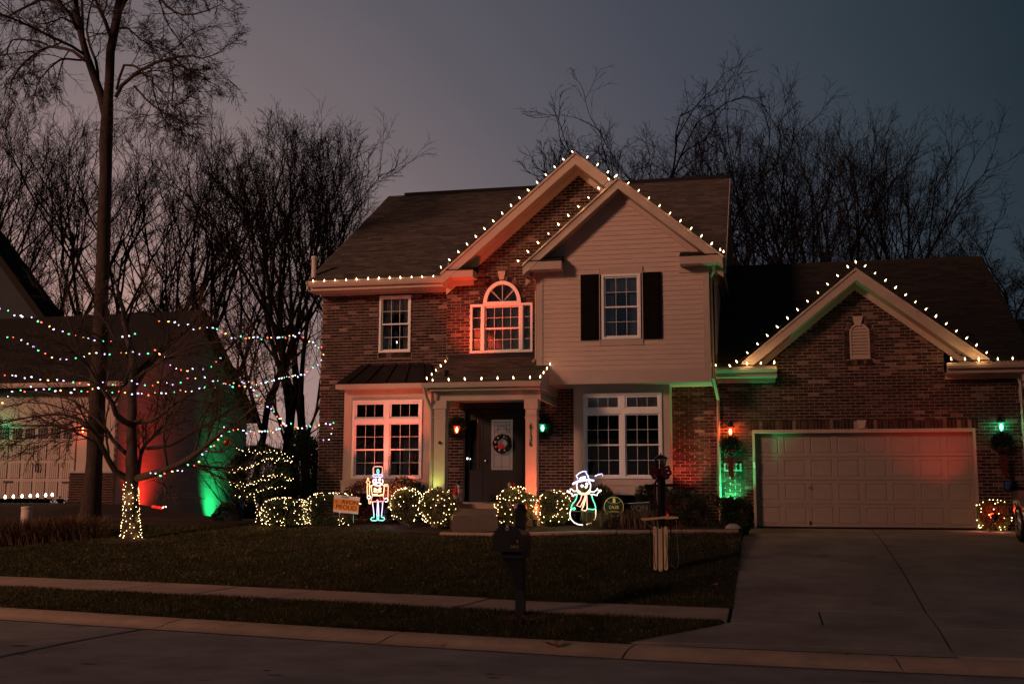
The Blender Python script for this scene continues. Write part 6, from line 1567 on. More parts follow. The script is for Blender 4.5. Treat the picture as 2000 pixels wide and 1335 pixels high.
dw = wreath('wreath', wy(981, 866, dY-.08), .17, .055, 2600, 'front door wreath with pale flowers on the leaded glass', 205)
for k, (a, r0) in enumerate(((2.2, .03), (2.9, .028), (3.6, .03), (4.3, .03), (5.1, .03), (1.3, .022), (.9, .02))):
    q = wy(981, 866, dY-.13); MB().lathe([(.0, -.02), (r0*.7, -.012), (r0, .0), (.0, .012)], q.x+.16*math.cos(a), q.y, q.z+.16*math.sin(a), 8, axis='y').build('flower', 'gnome_white' if k % 2 else 'gnome_tan', dw, smooth=True)
mb = MB(); q = wy(978, 871, dY-.12); mb.lathe([(.0, -.02), (.07, -.012), (.075, .0), (.0, .012)], q.x, q.y, q.z, 10, axis='y'); mb.build('gift_box', 'gnome_red', dw)

# ------------------------------------------------------------------ porch gnomes
def gnome(x, y, z, s, label, hat='gnome_red', tilt=0):
    t = thing('garden_gnome', (x, y, z), label, 'gnome', 'gnome figures on the porch')
    MB().lathe([(.09*s, 0), (.10*s, .06*s), (.08*s, .16*s), (.03*s, .2*s)], x, y, z, 12).build('body', 'gnome_tan', t, smooth=True)
    MB().lathe([(.0, 0), (.055*s, .06*s), (.075*s, .14*s), (.05*s, .2*s)], x, y-.05*s, z+.02*s, 10).build('beard', 'gnome_white', t, smooth=True)
    MB().lathe([(.0, 0), (.02*s, .01*s), (.02*s, .03*s), (.0, .04*s)], x, y-.11*s, z+.19*s, 8).build('nose', 'gnome_tan', t, smooth=True)
    MB().tube([(x, y, z+.2*s), (x+.01*s, y, z+.3*s), (x+.03*s+tilt, y, z+.42*s), (x+.04*s+2*tilt, y, z+.52*s)], [.085*s, .06*s, .03*s, .004*s], 10).build('hat', hat, t, smooth=True)
gnome(X(889, 960, 24.3), 24.3, 1.48, .85, 'small gnome with pointed red hat left of the front door')
q = wy(996, 947, 24.2); t = thing('plush_figure', (q.x, 24.2, 1.48), 'seated soft figure with a round tan face behind the right porch shrub', 'figure')
MB().lathe([(.08, 0), (.11, .1), (.08, .25), (.04, .3)], q.x+.03, 24.2, 1.48, 12).build('body', 'gnome_tan', t, smooth=True)
MB().lathe([(.0, -.06), (.035, -.045), (.05, 0), (.035, .05), (.0, .065)], q.x, 24.18, q.z-.0, 12).build('head', 'gnome_tan', t, smooth=True)
MB().tube([(q.x+.05, 24.25, 1.7), (q.x+.08, 24.25, q.z+.02), (q.x+.06, 24.25, q.z+.05)], [.06, .06, .02], 8).build('scarf', 'gnome_red', t, smooth=True)
q = wy(895, 951, 24.5); t = thing('wooden_snowman', (q.x, 24.5, 1.48), 'small dim snowman figure behind the red hatted gnome', 'figure')
for k, (dz, r0) in enumerate(((.10, .1), (.25, .075), (.37, .055))):
    MB().lathe([(.0, -r0), (r0*.7, -r0*.7), (r0, 0), (r0*.7, r0*.7), (.0, r0)], q.x, 24.5, 1.48+dz, 12).build('ball', 'gnome_white', t, smooth=True)
MB().lathe([(.07, 0), (.07, .01), (.045, .012), (.045, .08), (.0, .08)], q.x, 24.5, 1.48+.42, 12).build('hat', 'black_paint', t)

# ------------------------------------------------------------------ ornament, candles in windows
q = wy(443, 863, 21.9)
orn = thing('hanging_ornament', q, 'orange ball ornament hanging from the right limb of the wrapped tree', 'ornament')
MB().lathe([(.0, -.075), (.04, -.063), (.068, -.03), (.075, 0), (.068, .03), (.04, .063), (.015, .073), (.015, .085), (.0, .088)], q.x, q.y, q.z, 16).build('ball', 'ornament', orn, smooth=True)
MB().tube([q+Vector((0, 0, .08)), q+Vector((0, 0, .17))], .003, 4).build('hook', 'brass', orn)
def candle(px, py, Y, label, s=1.0, mat='bulb_path'):
    q = wy(px, py, Y); t = thing('window_candle', (q.x, Y, q.z-.25), label, 'candle', 'electric candles in the windows')
    MB().lathe([(.012, -.25), (.012, -.03)], q.x, Y, q.z, 6).build('stick', 'gnome_white', t); MB().lathe([(.004, -.03), (.013, -.01), (.002, .035)], q.x, Y, q.z, 6).build('bulb', mat, t, smooth=True)
candle(775, 668, PA+.22, 'lit candle in the upper left window')
candle(1215, 645, PC+.2, 'unlit candle in the upper right window', mat='gnome_white'); candle(1179, 925, 24.95, 'unlit candle low in the left half of the right ground floor window', mat='gnome_white'); candle(1257, 925, 24.95, 'unlit candle low in the right half of the right ground floor window', mat='gnome_white')

# ------------------------------------------------------------------ parked car at the right edge
car = thing('parked_car', (6.2, 20, .7), 'dark suv at the right picture edge, only its left flank and mirror showing', 'car')
def zg(y): return D(y)
cxL, cxR = 4.36, 6.24; yF, yB = 22.85, 18.1
sl_ = (D(yF)-D(yB))/(yF-yB)
def cp_(x, y, h): return (x, y, D(yB)+(y-yB)*sl_+h)
st = [(yF, .35, .72, .22), (yF-.15, .30, .95, .08), (yF-.9, .28, 1.04, .03), (yF-1.6, .28, 1.08, .0), (yF-2.4, .28, 1.10, 0), (yF-3.8, .28, 1.10, 0), (yB+.4, .3, 1.08, .04), (yB, .4, 1.0, .12)]
mb = MB(); rings = []
for y, zb_, zt2, ins_ in st:
    a, b = cxL+ins_, cxR-ins_; hm = zb_+(zt2-zb_)*.55
    rings.append([cp_(a+.10, y, zb_), cp_(a+.02, y, zb_+.12), cp_(a, y, hm), cp_(a+.04, y, zt2-.08), cp_(a+.12, y, zt2), cp_(b-.12, y, zt2), cp_(b-.04, y, zt2-.08), cp_(b, y, hm), cp_(b-.02, y, zb_+.12), cp_(b-.10, y, zb_)])
n0 = 0
for r in rings: mb.v += r
K = 10
for i in range(len(rings)-1):
    for j in range(K): mb.f.append((i*K+j, i*K+(j+1) % K, (i+1)*K+(j+1) % K, (i+1)*K+j)); mb.t.append(.5); mb.m.append(0)
mb.f.append(tuple(range(K-1, -1, -1))); mb.f.append(tuple((len(rings)-1)*K+j for j in range(K))); mb.t += [.5, .5]; mb.m += [0, 0]
mb.build('body', 'car_paint', car, smooth=True)
ca = [(yF-1.35, 1.06, .10), (yF-2.0, 1.58, .26), (yF-2.4, 1.66, .28), (yB+.9, 1.66, .28), (yB+.15, 1.12, .16)]
mb = MB()
for y, h, i_ in ca:
    mb.v += [cp_(cxL+.10, y, 1.06), cp_(cxL+i_, y, h), cp_(cxR-i_, y, h), cp_(cxR-.10, y, 1.06)]
for i in range(len(ca)-1):
    for j in range(3): mb.f.append((i*4+j, i*4+j+1, (i+1)*4+j+1, (i+1)*4+j)); mb.t.append(.5); mb.m.append(0)
mb.build('cabin', 'glass_car', car)
mb = MB(); mb.hexa([cp_(cxL+.28, yB+.9, 1.66), cp_(cxR-.28, yB+.9, 1.66), cp_(cxR-.28, yF-2.4, 1.66), cp_(cxL+.28, yF-2.4, 1.66), cp_(cxL+.32, yB+1.0, 1.72), cp_(cxR-.32, yB+1.0, 1.72), cp_(cxR-.32, yF-2.5, 1.72), cp_(cxL+.32, yF-2.5, 1.72)]); mb.build('roof', 'car_paint', car)
for y in (yF-.85, yB+.85):
    for xx, sg_ in ((cxL+.03, 1), (cxR-.03, -1)):
        base = cp_(0, y, .34); mb = MB(); n = 20; w = .2
        pr = [(.34, 0), (.34, w), (.0, w)]
        ps = []
        for rr0, dx in ((.21, .01), (.30, .0), (.34, .03), (.34, w), (.1, w)):
            ps.append([(xx+sg_*dx-.012*sg_, base[1]+rr0*math.cos(2*math.pi*j/n), base[2]+rr0*math.sin(2*math.pi*j/n)) for j in range(n)])
        for p_ in ps: mb.v += p_
        for i in range(len(ps)-1):
            for j in range(n): mb.f.append((i*n+j, i*n+(j+1) % n, (i+1)*n+(j+1) % n, (i+1)*n+j)); mb.t.append(.5); mb.m.append(0)
        wl_ = mb.build('wheel', 'rubber', car)
        mb = MB()
        for k in range(5):
            t = 2*math.pi*k/5; d1, d2 = Vector((0, math.cos(t), math.sin(t))), Vector((0, -math.sin(t), math.cos(t))); c0 = Vector((xx-.006*sg_, base[1], base[2]))
            P = [c0+d2*.03, c0-d2*.03, c0+d1*.22-d2*.035, c0+d1*.22+d2*.035]
            mb.hexa([P[0], P[1], P[2], P[3], *[q+Vector((.03*sg_, 0, 0)) for q in P]])
        mb.tube([c0+Vector((0, .215*math.cos(t), .215*math.sin(t))) for t in frange(0, 2*math.pi, 20)[:-1]], .018, 5, closed=True)
        mb.build('rim', 'alloy', wl_)
mp = wy(1973, 948, 21.1); 
mb = MB(); x1_, z_ = mp.x+.02, mp.z
mb.hexa([(x1_-.12, mp.y+.10, z_-.07), (x1_+.10, mp.y+.10, z_-.07), (x1_+.10, mp.y+.0, z_-.085), (x1_-.13, mp.y, z_-.085), (x1_-.10, mp.y+.10, z_+.07), (x1_+.10, mp.y+.10, z_+.07), (x1_+.10, mp.y+.0, z_+.085), (x1_-.12, mp.y, z_+.085)][3::-1]+[(x1_-.12, mp.y, z_+.085), (x1_+.10, mp.y, z_+.085), (x1_+.10, mp.y+.10, z_+.07), (x1_-.10, mp.y+.10, z_+.07)])
mir = mb.build('mirror', 'black_paint', car)
m, t, b = newmat('mirror_glass'); b.inputs['Base Color'].default_value = (.28, .32, .34, 1); b.inputs['Metallic'].default_value = 1; b.inputs['Roughness'].default_value = .05
MB().box(x1_-.105, x1_+.085, mp.y-.006, mp.y-.001, z_-.068, z_+.068).build('mirror_glass', 'mirror_glass', mir)
MB().tube([(x1_+.08, mp.y+.05, z_-.04), (x1_+.25, mp.y+.05, z_-.05)], .03, 6).build('mirror_arm', 'black_paint', mir)
MB().tube([cp_(cxL-.01, yF-2.6, .82), cp_(cxL-.04, yF-2.65, .83), cp_(cxL-.04, yF-2.8, .83), cp_(cxL-.01, yF-2.85, .82)], .012, 5).build('door_handle', 'alloy', car)

# ------------------------------------------------------------------ neighbour house
NB = thing('neighbour_house', (-21, 33, .8), 'pale neighbour house with white garage door and red and green lit side wall', 'house')
def bake(mb, *a, **k): return mb.build(*a, **k)
Ax, Ay = -19.75, 32.0; Bx, By = -21.95, 45.8
ez, zapx = 3.70+1.5, 6.94+1.5
def sw(s, z, off=0):   # point on the side wall
    return Vector((Ax+(Bx-Ax)*s+off, Ay+(By-Ay)*s, z))
gz_ = -.2; rows_ = 30; e_ = .19; z = 1.62
slope_n = (zapx-ez)/.5
while z < zapx:
    zt2 = z+e_; zm = z+e_*.5
    s0, s1 = (0, 1) if zm < ez else ((zm-ez)/slope_n, 1-(zm-ez)/slope_n)
    if s1-s0 > .01:
        P = [sw(s0, z, .03), sw(s1, z, .03), sw(s1, z, -.02), sw(s0, z, -.02), sw(s0, zt2, .004), sw(s1, zt2, .004), sw(s1, zt2, -.02), sw(s0, zt2, -.02)]
        MB().hexa(P).build('siding_board', 'far_siding', NB)
    z = zt2
mb = MB(); mb.hexa([sw(.0, gz_, .03), sw(1, gz_, .03), sw(1, gz_, -.05), sw(0, gz_, -.05), sw(0, 1.62, .03), sw(1, 1.62, .03), sw(1, 1.62, -.05), sw(0, 1.62, -.05)]); mb.build('foundation_wall', 'far_siding', NB)
mb = MB(); mb.v += [sw(-.03, ez-.25, .35), sw(.5, zapx-.05, .35), sw(1.03, ez-.25, .35), sw(-.03, ez-.0, .35), sw(.5, zapx+.25, .35), sw(1.03, ez-.0, .35)]; mb.v = [tuple(v) for v in mb.v]
mb.f += [(0, 1, 4, 3), (1, 2, 5, 4)]; mb.t += [.5]*2; mb.m += [0]*2; mb.build('rake_board', 'far_white', NB)
# roof slopes toward the street and back
for s_a, s_b in ((-.04, .5), (1.04, .5)):
    P = [sw(s_a, ez-.1, .38), sw(s_b, zapx+.22, .38)]; Q = [Vector((-42, P[0].y+1.0, P[0].z)), Vector((-42, P[1].y+1.0, P[1].z))]
    mb = MB(); d_ = Vector((0, 0, -.2)); mb.hexa([Q[0]+d_, P[0]+d_, P[1]+d_, Q[1]+d_, Q[0], P[0], P[1], Q[1]] if s_a < .5 else [P[0]+d_, Q[0]+d_, Q[1]+d_, P[1]+d_, P[0], Q[0], Q[1], P[1]]); mb.build('roof', 'shingle_dark', NB)
up_n = Vector((0, (sw(.5, 0).y-sw(-.04, 0).y), zapx+.22-(ez-.1))); Ln = up_n.length; up_n.normalize()
roof_plane((-42, 31.45+1.0, ez-.09), (sw(-.04, 0, .38).x, 31.45, ez-.09), up_n, Ln, lambda v: 0, lambda v: 22.7-v*.16*.9, mat='shingle_dark', seed=90, e=.16, tab=.4, parent=NB)
# front wall with garage door
fy = 31.98
gd0, gd1, gdz0, gdz1 = X(-60, 900, fy), X(140, 900, fy), Z(60, 973, fy), Z(60, 829, fy)
mb = MB(); mb.box(-42, gd0, fy, fy+.2, gz_, ez-.1); mb.box(gd1, Ax, fy, fy+.2, gz_, ez-.1); mb.box(gd0, gd1, fy, fy+.2, gdz1, ez-.1); mb.build('front_wall', 'far_white', NB)
mb = MB(); mb.box(gd1, gd1+.12, fy-.04, fy-.001, gdz0, gdz1+.12); mb.box(gd0, gd1, fy-.04, fy-.001, gdz1, gdz1+.12); mb.build('door_trim', 'far_white', NB)
gdoor = MB().box(gd0, gd1, fy+.10, fy+.16, gdz0, gdz1).build('garage_door', 'far_white', NB)
hw_ = (gd1-gd0)/8
for k in range(4):
    z0_, z1_ = gdz0+(gdz1-gdz0)*k/4+.02, gdz0+(gdz1-gdz0)*(k+1)/4-.02
    for j in range(8):
        x0_, x1_ = gd0+hw_*j+.05, gd0+hw_*(j+1)-.05
        if k < 3:
            mb = MB(); nb_ = 5
            for q_ in range(nb_): mb.box(x0_+(x1_-x0_)*q_/nb_+.008, x0_+(x1_-x0_)*(q_+1)/nb_-.008, fy+.07, fy+.099, z0_+.04, z1_-.02)
            mb.build('board_panel', 'far_white', gdoor)
        else:
            for q_ in range(4): MB().box(x0_+(x1_-x0_)*q_/4+.02, x0_+(x1_-x0_)*(q_+1)/4-.02, fy+.08, fy+.099, z0_+.12, z1_-.08).build('pane', 'black_paint', gdoor)
for px_, py_, w_p in ((20, 867, 22), (136, 867, 14), (15, 940, 22), (128, 941, 18)):
    q = wy(px_, py_, fy+.05); MB().box(q.x-w_p*.5*fy/F_PX, q.x+w_p*.5*fy/F_PX, fy+.03, fy+.069, q.z-.025, q.z+.025).build('strap_hinge', 'black_paint', gdoor)
for px_ in (70, 75): q = wy(px_, 913, fy+.03); MB().tube([(q.x, fy+.02, q.z-.13), (q.x+.02, fy+.0, q.z), (q.x, fy+.02, q.z+.13)], .022, 5).build('door_handle', 'black_paint', gdoor)
w0, w1, wt = X(134.5, 950, fy-.1), Ax+.12, Z(150, 922, fy-.1)
rs_ = random.Random(8); zq = gdz0-.3; rr_i = 0
MB().box(w0+.01, w1-.01, fy-.10, fy, gz_, wt-.02).build('wainscot_core', 'mortar', NB)
mb = MB()
while zq < wt-.05:
    x = w0+(.12 if rr_i % 2 else 0)-.12
    while x < w1: mb.box(max(w0, x+.006), min(w1, x+.232), fy-.115, fy-.101, zq+.005, zq+.072, rs_.random()*.6); x += .24
    zq += .078; rr_i += 1
o = mb.build('wainscot_bricks', 'brick', NB); o['kind'] = 'stuff'
MB().box(w0-.03, w1+.05, fy-.16, fy-.0, wt-.02, wt+.05).build('wainscot_cap', 'stone_pale', NB)
gutter(-42, sw(-.04, 0, .38).x, 31.5, ez-.05, h=.14, d=.13, parent=NB)
# second storey part with its gable wall coloured as if in shade
P = [wy(-60, 430, 40), wy(0, 490, 40), wy(118, 638, 40)]
mb = MB(); mb.v += [(-50, 40, 0), (P[2].x, 40, 0), (P[2].x, 40, P[2].z), tuple(P[1]), (P[1].x-6, 40, P[1].z+7.0), (-50, 40, 6)]; mb.f += [(0, 1, 2, 3, 4, 5)]; mb.t += [.5]; mb.m += [0]; mb.build('upper_wall', 'far_siding_shaded', NB)
mb = MB(); a_, b2 = Vector((P[1].x-6, 39.5, P[1].z+7.2)), Vector((P[2].x+.5, 39.5, P[2].z-.7)); dn = Vector((0, 0, -.42)); bk_ = Vector((0, 1.6, 0))
mb.hexa([a_+dn, b2+dn, b2+dn+bk_, a_+dn+bk_, a_, b2, b2+bk_, a_+bk_]); mb.build('roof', 'shingle_dark', NB)
# neighbour lights
t = thing('wall_lantern', wy(162, 837, 31.8), 'red lantern beside the neighbour garage door', 'wall lantern', 'lanterns of the neighbour garage'); q = wy(162, 837, 31.8)
lantern(t, q.x, q.y, q.z+.16, q.z-.16, .07, 'lamp_red', 'lamp_red_core'); point_lamp('lamp', q+Vector((-.15, -.2, 0)), (1, .10, .05), 7, t, .1)
t = thing('wall_lantern', wy(-6, 835, 31.8), 'green lantern at the left picture edge beside the neighbour garage door', 'wall lantern', 'lanterns of the neighbour garage'); q = wy(-8, 835, 31.8)
lantern(t, q.x, q.y, q.z+.16, q.z-.16, .07, 'lamp_green', 'lamp_green_core'); point_lamp('lamp', q+Vector((.1, -.2, 0)), (.05, 1, .35), 7, t, .1)
sA = sw(.16, 1.0); 
flood((sA.x+1.3, sA.y-.3, 1.1), tuple(sw(.15, 2.5)), 'red', (1, .03, .015), 230, 110, 1.0, 'red spotlight on the neighbour lawn aimed at the near end of its side wall', fam='coloured spotlights of the neighbour', size=.09)
sB = sw(.66, 1.0)
flood((sB.x+1.25, sB.y, .72), tuple(sw(.69, 2.1)), 'green', (.02, 1, .26), 210, 108, 1.0, 'green spotlight aimed at the far end of the neighbour side wall', fam='coloured spotlights of the neighbour', size=.09)
q = wy(308, 990, 27.5); t = thing('tube_spotlight', (q.x, 27.5, .9), 'low red glowing tubular light with a white curved tip on the dark lawn', 'spotlight')
MB().tube([(q.x-.16, 27.5, q.z+.02), (q.x+.13, 27.5, q.z-.02)], .035, 8).build('tube', 'flood_red_dim' if 'flood_red_dim' in MAT else 'gnome_red', t)
MB().tube([(q.x+.14, 27.5, q.z-.02), (q.x+.18, 27.5, q.z+.02), (q.x+.25, 27.5, q.z+.01)], .01, 6).build('rim', 'bulb_path', t)
point_lamp('lamp', (q.x, 27.3, q.z+.1), RED, .9, t, .03)
for i, px_ in enumerate((10, 26, 43, 59, 73, 89, 102, 117)):
    py_ = 972-i*.7; q = wy(px_, py_, 28.5)
    t = thing('stake_light', (q.x, 28.5, q.z-.35), ['leftmost lit stake light of the row before the neighbour garage', 'second lit stake light from the left picture edge', 'third lit stake light from the left picture edge', 'fourth lit stake light from the left, middle of the row', 'fifth lit stake light from the left picture edge', 'sixth lit stake light from the left picture edge', 'rightmost lit stake light of the row', 'dark unlit stake at the right end of the stake lights'][i], 'stake light', 'stake lights before the neighbour garage')
    MB().lathe([(.012, -.4), (.012, -.06), (.03, -.05), (.03, -.02), (.02, -.015)], q.x, 28.5, q.z, 8).build('stake', 'black_paint', t)
    if i < 7: MB().lathe([(.02, -.015), (.036, .02), (.034, .04), (.015, .075), (.0, .09)], q.x, 28.5, q.z, 8).build('bulb', 'bulb_path', t, smooth=True)
g = G(50, 1034); hpx = (1030-985)*g.y/F_PX
ut = thing('utility_tube', (g.x, g.y, g.z), 'white round utility tube standing in the dry grass at the left', 'utility tube')
MB().lathe([(.125, -.2), (.125, hpx)], g.x, g.y, g.z, 18).build('body', 'pvc_white', ut, smooth=True); MB().lathe([(.132, 0), (.135, .02), (.125, .05), (.0, .065)], g.x, g.y, g.z+hpx, 18).build('cap', 'pvc_white', ut)
# far roof at the right edge
fr_ = wy(1985, 617, 45); mb = MB(); mb.hexa([(fr_.x-1, 45, 0), (fr_.x+9, 45, 0), (fr_.x+9, 52, 0), (fr_.x-1, 52, 0), (fr_.x-.8, 45, fr_.z-1.2), (fr_.x+9, 45, fr_.z-1.2), (fr_.x+9, 52, fr_.z-1.2), (fr_.x-.8, 52, fr_.z-1.2)])
fh = thing('far_house', (fr_.x+3, 47, 1), 'dark roofed house far behind the garage at the right picture edge', 'house'); mb.build('wall', 'far_siding', fh)
MB().hexa([(fr_.x-1.2, 44.6, fr_.z-1.25), (fr_.x+9.2, 44.6, fr_.z-1.25), (fr_.x+9.2, 52.4, fr_.z-1.25), (fr_.x-1.2, 52.4, fr_.z-1.25), (fr_.x-1.2, 48.4, fr_.z+.4), (fr_.x+9.2, 48.4, fr_.z+.4), (fr_.x+9.2, 48.6, fr_.z+.4), (fr_.x-1.2, 48.6, fr_.z+.4)]).build('roof', 'shingle_dark', fh)
# ------------------------------------------------------------------ bare winter trees
def tubes_np(P, Rr, n):
    """P [N,K,3], Rr [N,K] -> verts, faces"""
    N, K, _ = P.shape
    d = np.empty_like(P); d[:, 1:-1] = P[:, 2:]-P[:, :-2]; d[:, 0] = P[:, 1]-P[:, 0]; d[:, -1] = P[:, -1]-P[:, -2]
    d /= np.linalg.norm(d, axis=2, keepdims=True)+1e-9
    ref = np.zeros((N, 1, 3)); m = P[:, -1]-P[:, 0]; m /= np.linalg.norm(m, axis=1, keepdims=True)+1e-9
    ax = np.argmin(np.abs(m), axis=1); ref[np.arange(N), 0, ax] = 1
    a = np.cross(d, np.broadcast_to(ref, d.shape)); a /= np.linalg.norm(a, axis=2, keepdims=True)+1e-9; b = np.cross(d, a)
    th = np.arange(n)*2*np.pi/n
    V = P[:, :, None, :]+Rr[:, :, None, None]*(a[:, :, None, :]*np.cos(th)[None, None, :, None]+b[:, :, None, :]*np.sin(th)[None, None, :, None])
    i = np.arange(N)[:, None, None]*K*n; k = np.arange(K-1)[None, :, None]*n; j = np.arange(n)[None, None, :]; j2 = (j+1) % n
    F = np.stack([i+k+j, i+k+j2, i+k+n+j2, i+k+n+j], axis=3).reshape(-1, 4)
    return V.reshape(-1, 3), F
def children(rs, P, Rr, per, t0, t1, ang, lenf, K, wob, up, rfac, rmin, tip=.35, droop=0):
    """side shoots off every branch of P"""
    N, K0, _ = P.shape; M_ = N*per
    par = np.repeat(np.arange(N), per); t = (np.tile((np.arange(per)+.5)/per, N)+rs.uniform(-.5, .5, M_)/per)*(t1-t0)+t0
    u = np.clip(t, 0, .999)*(K0-1); k = u.astype(int); f = (u-k)[:, None]
    base = P[par, k]*(1-f)+P[par, k+1]*f; tan = P[par, k+1]-P[par, k]; tan /= np.linalg.norm(tan, axis=1, keepdims=True)+1e-9
    L0 = np.linalg.norm(np.diff(P, axis=1), axis=2).sum(1)[par]; r0 = Rr[par, k]*(1-f[:, 0])+Rr[par, k+1]*f[:, 0]
    rnd = rs.normal(0, 1, (M_, 3)); perp = np.cross(tan, rnd); perp /= np.linalg.norm(perp, axis=1, keepdims=True)+1e-9
    A = np.radians(rs.uniform(ang[0], ang[1], M_))[:, None]; d = tan*np.cos(A)+perp*np.sin(A)
    L = L0*rs.uniform(lenf[0], lenf[1], M_)*(1-.45*t); out_ = np.empty((M_, K, 3)); out_[:, 0] = base; c = base.copy()
    for q in range(1, K):
        d = d+rs.normal(0, wob, (M_, 3)); d[:, 2] += up-droop*(q/K); d /= np.linalg.norm(d, axis=1, keepdims=True)
        c = c+d*(L/(K-1))[:, None]; out_[:, q] = c
    r = np.maximum(r0*rfac, rmin)[:, None]*np.linspace(1, tip, K)[None, :]
    r = np.maximum(r, rmin*.8)
    return out_, r
def stem_poly(pts, radii, K):
    pts = np.array(pts, float); L = np.r_[0, np.cumsum(np.linalg.norm(np.diff(pts, axis=0), axis=1))]; s = np.linspace(0, L[-1], K)
    P = np.stack([np.interp(s, L, pts[:, i]) for i in range(3)], 1); R = np.interp(s, L, radii); return P[None], R[None]
def merge(parts):
    V, F, off = [], [], 0
    for P, Rr, n in parts:
        v, f = tubes_np(P, Rr, n); V.append(v); F.append(f+off); off += len(v)
    return np.concatenate(V), np.concatenate(F)
def tree_variant(seed, H, r, spread=.45, n1=16, forks=2, style='up'):
    rs = np.random.RandomState(seed)
    k = 6; h0 = H*.30; pts = [[0, 0, 0]]; d = np.array([rs.normal(0, .03), rs.normal(0, .03), 1.0])
    for i in range(k): d = d+rs.normal(0, .03, 3); d /= np.linalg.norm(d); pts.append((np.array(pts[-1])+d*h0/k).tolist())
    T0, R0 = stem_poly(pts, np.linspace(r, r*.8, k+1), 7)
    w = .035 if style == 'up' else .13; u_ = .045 if style == 'up' else .02
    P, Rr = children(rs, T0, R0, forks, .62, 1.0, (8, 38), (1.15, 1.75), 7, w, u_, .72, .03, tip=.72)
    parts = [(P, Rr, 5)]
    for lev in range(5):
        K_ = 7 if lev < 3 else 5
        E1, ER1 = children(rs, P, Rr, 2, .82, 1.0, (10, 31) if lev < 3 else (10, 34), (1.0, 1.42), K_, w*(1+.25*lev), u_*(1-.15*lev), .84, .0075, tip=.66)
        if lev < 3:
            E2, ER2 = children(rs, P, Rr, 1, .3, .75, (24, 50), (.7, 1.05), K_, w*(1+.25*lev), u_, .58, .0075, tip=.6)
            P, Rr = np.concatenate([E1, E2]), np.concatenate([ER1, ER2])
        else: P, Rr = E1, ER1
        parts.append((P, Rr, 4 if lev < 1 else 3))
        if lev > 1:
            Q, QR = children(rs, P, Rr, 1 if lev < 3 else (2 if lev < 4 else 4), .15, 1, (22, 50), (.4, .85), 4, .05, .02, .6, .0052, tip=.75); parts.append((Q, QR, 3))
            if lev > 2:
                Q2, QR2 = children(rs, Q, QR, 2, .3, 1, (20, 45), (.4, .8), 3, .06, 0, .85, .0042, tip=.8); parts.append((Q2, QR2, 3))
    tr = merge([(T0, R0, 8)]); cr = merge(parts)
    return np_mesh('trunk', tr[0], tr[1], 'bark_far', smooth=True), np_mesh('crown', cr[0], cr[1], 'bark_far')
TV = [tree_variant(1, 16, .20, forks=4), tree_variant(2, 17, .22, forks=5), tree_variant(3, 15, .17, forks=3), tree_variant(14, 13, .20, forks=4, style='crook'), tree_variant(5, 11, .10, forks=4)]
def bg_tree(x, y, v, s, rot, lean, label, group, zb=.6, cat='tree'):
    t = thing('bare_tree', (x, y, zb), label, cat, group)
    for nm, me in zip(('trunk', 'crown'), TV[v]):
        o = bpy.data.objects.new(nm, me); COL.objects.link(o); o.parent = t
    t.rotation_euler = (lean[0], lean[1], rot); t.scale = (s, s, s); return t
rg = random.Random(55)
def htop(px, py, Y): return (Z(px, py, Y)-.6)
GL, GRr = 'bare trees behind the two houses on the left', 'bare trees behind the garage on the right'
left = [(-30, 220, 56, 1), (60, 235, 58, 0), (125, 240, 54, 2), (275, 262, 56, 0), (345, 255, 54, 2), (425, 240, 56, 1), (515, 270, 50, 4), (575, 205, 45, 0), (625, 235, 50, 2), (700, 290, 46, 2), (460, 500, 50, 4), (150, 480, 50, 4), (590, 540, 38, 4)]
right = [(1110, 320, 44, 4), (1275, 215, 44, 3), (1365, 245, 46, 3), (1440, 235, 47, 0), (1520, 195, 43, 1), (1610, 210, 50, 2), (1690, 220, 44, 0), (1760, 275, 47, 2), (1880, 440, 42, 3), (1985, 390, 40, 3), (2060, 380, 44, 3), (1560, 420, 41, 4), (1935, 440, 41, 4)]
nth = ['leftmost', 'second from the left', 'third from the left', 'fourth from the left', 'fifth from the left', 'sixth from the left', 'seventh from the left', 'eighth from the left', 'ninth from the left', 'tenth from the left', 'eleventh from the left', 'twelfth from the left', 'thirteenth from the left', 'fourteenth from the left', 'fifteenth from the left', 'sixteenth from the left', 'seventeenth from the left', 'eighteenth from the left', 'nineteenth from the left', 'twentieth from the left', 'twenty first from the left', 'twenty second from the left', 'twenty third from the left', 'twenty fourth from the left', 'twenty fifth from the left']
HV = []
for tr_, cr_ in TV:
    co = np.empty(len(cr_.vertices)*3, dtype=np.float32); cr_.vertices.foreach_get('co', co); HV.append(float(np.percentile(co[2::3], 99.3)))
def plant(lst, group, fmt, fmt_small):
    tall = sorted([l for l in lst if l[3] != 4], key=lambda q: q[0]); small = sorted([l for l in lst if l[3] == 4], key=lambda q: q[0])
    for seq, f_ in ((tall, fmt), (small, fmt_small)):
        for i, (px_, py_, Y, v) in enumerate(seq):
            p = wy(px_, py_, Y); s = (p.z-.6)/HV[v]
            bg_tree(p.x, Y, v, s, rg.uniform(0, 6.28), (rg.uniform(-.03, .03), rg.uniform(-.05, .05)), f_ % nth[i], group)
plant(left, GL, 'tall bare tree behind the houses, %s in the left group', 'small bare undergrowth tree behind the neighbour roof, %s')
plant(right, GRr, 'tall bare tree behind the roofs, %s in the right group', 'small bare tree behind the garage roof, %s')
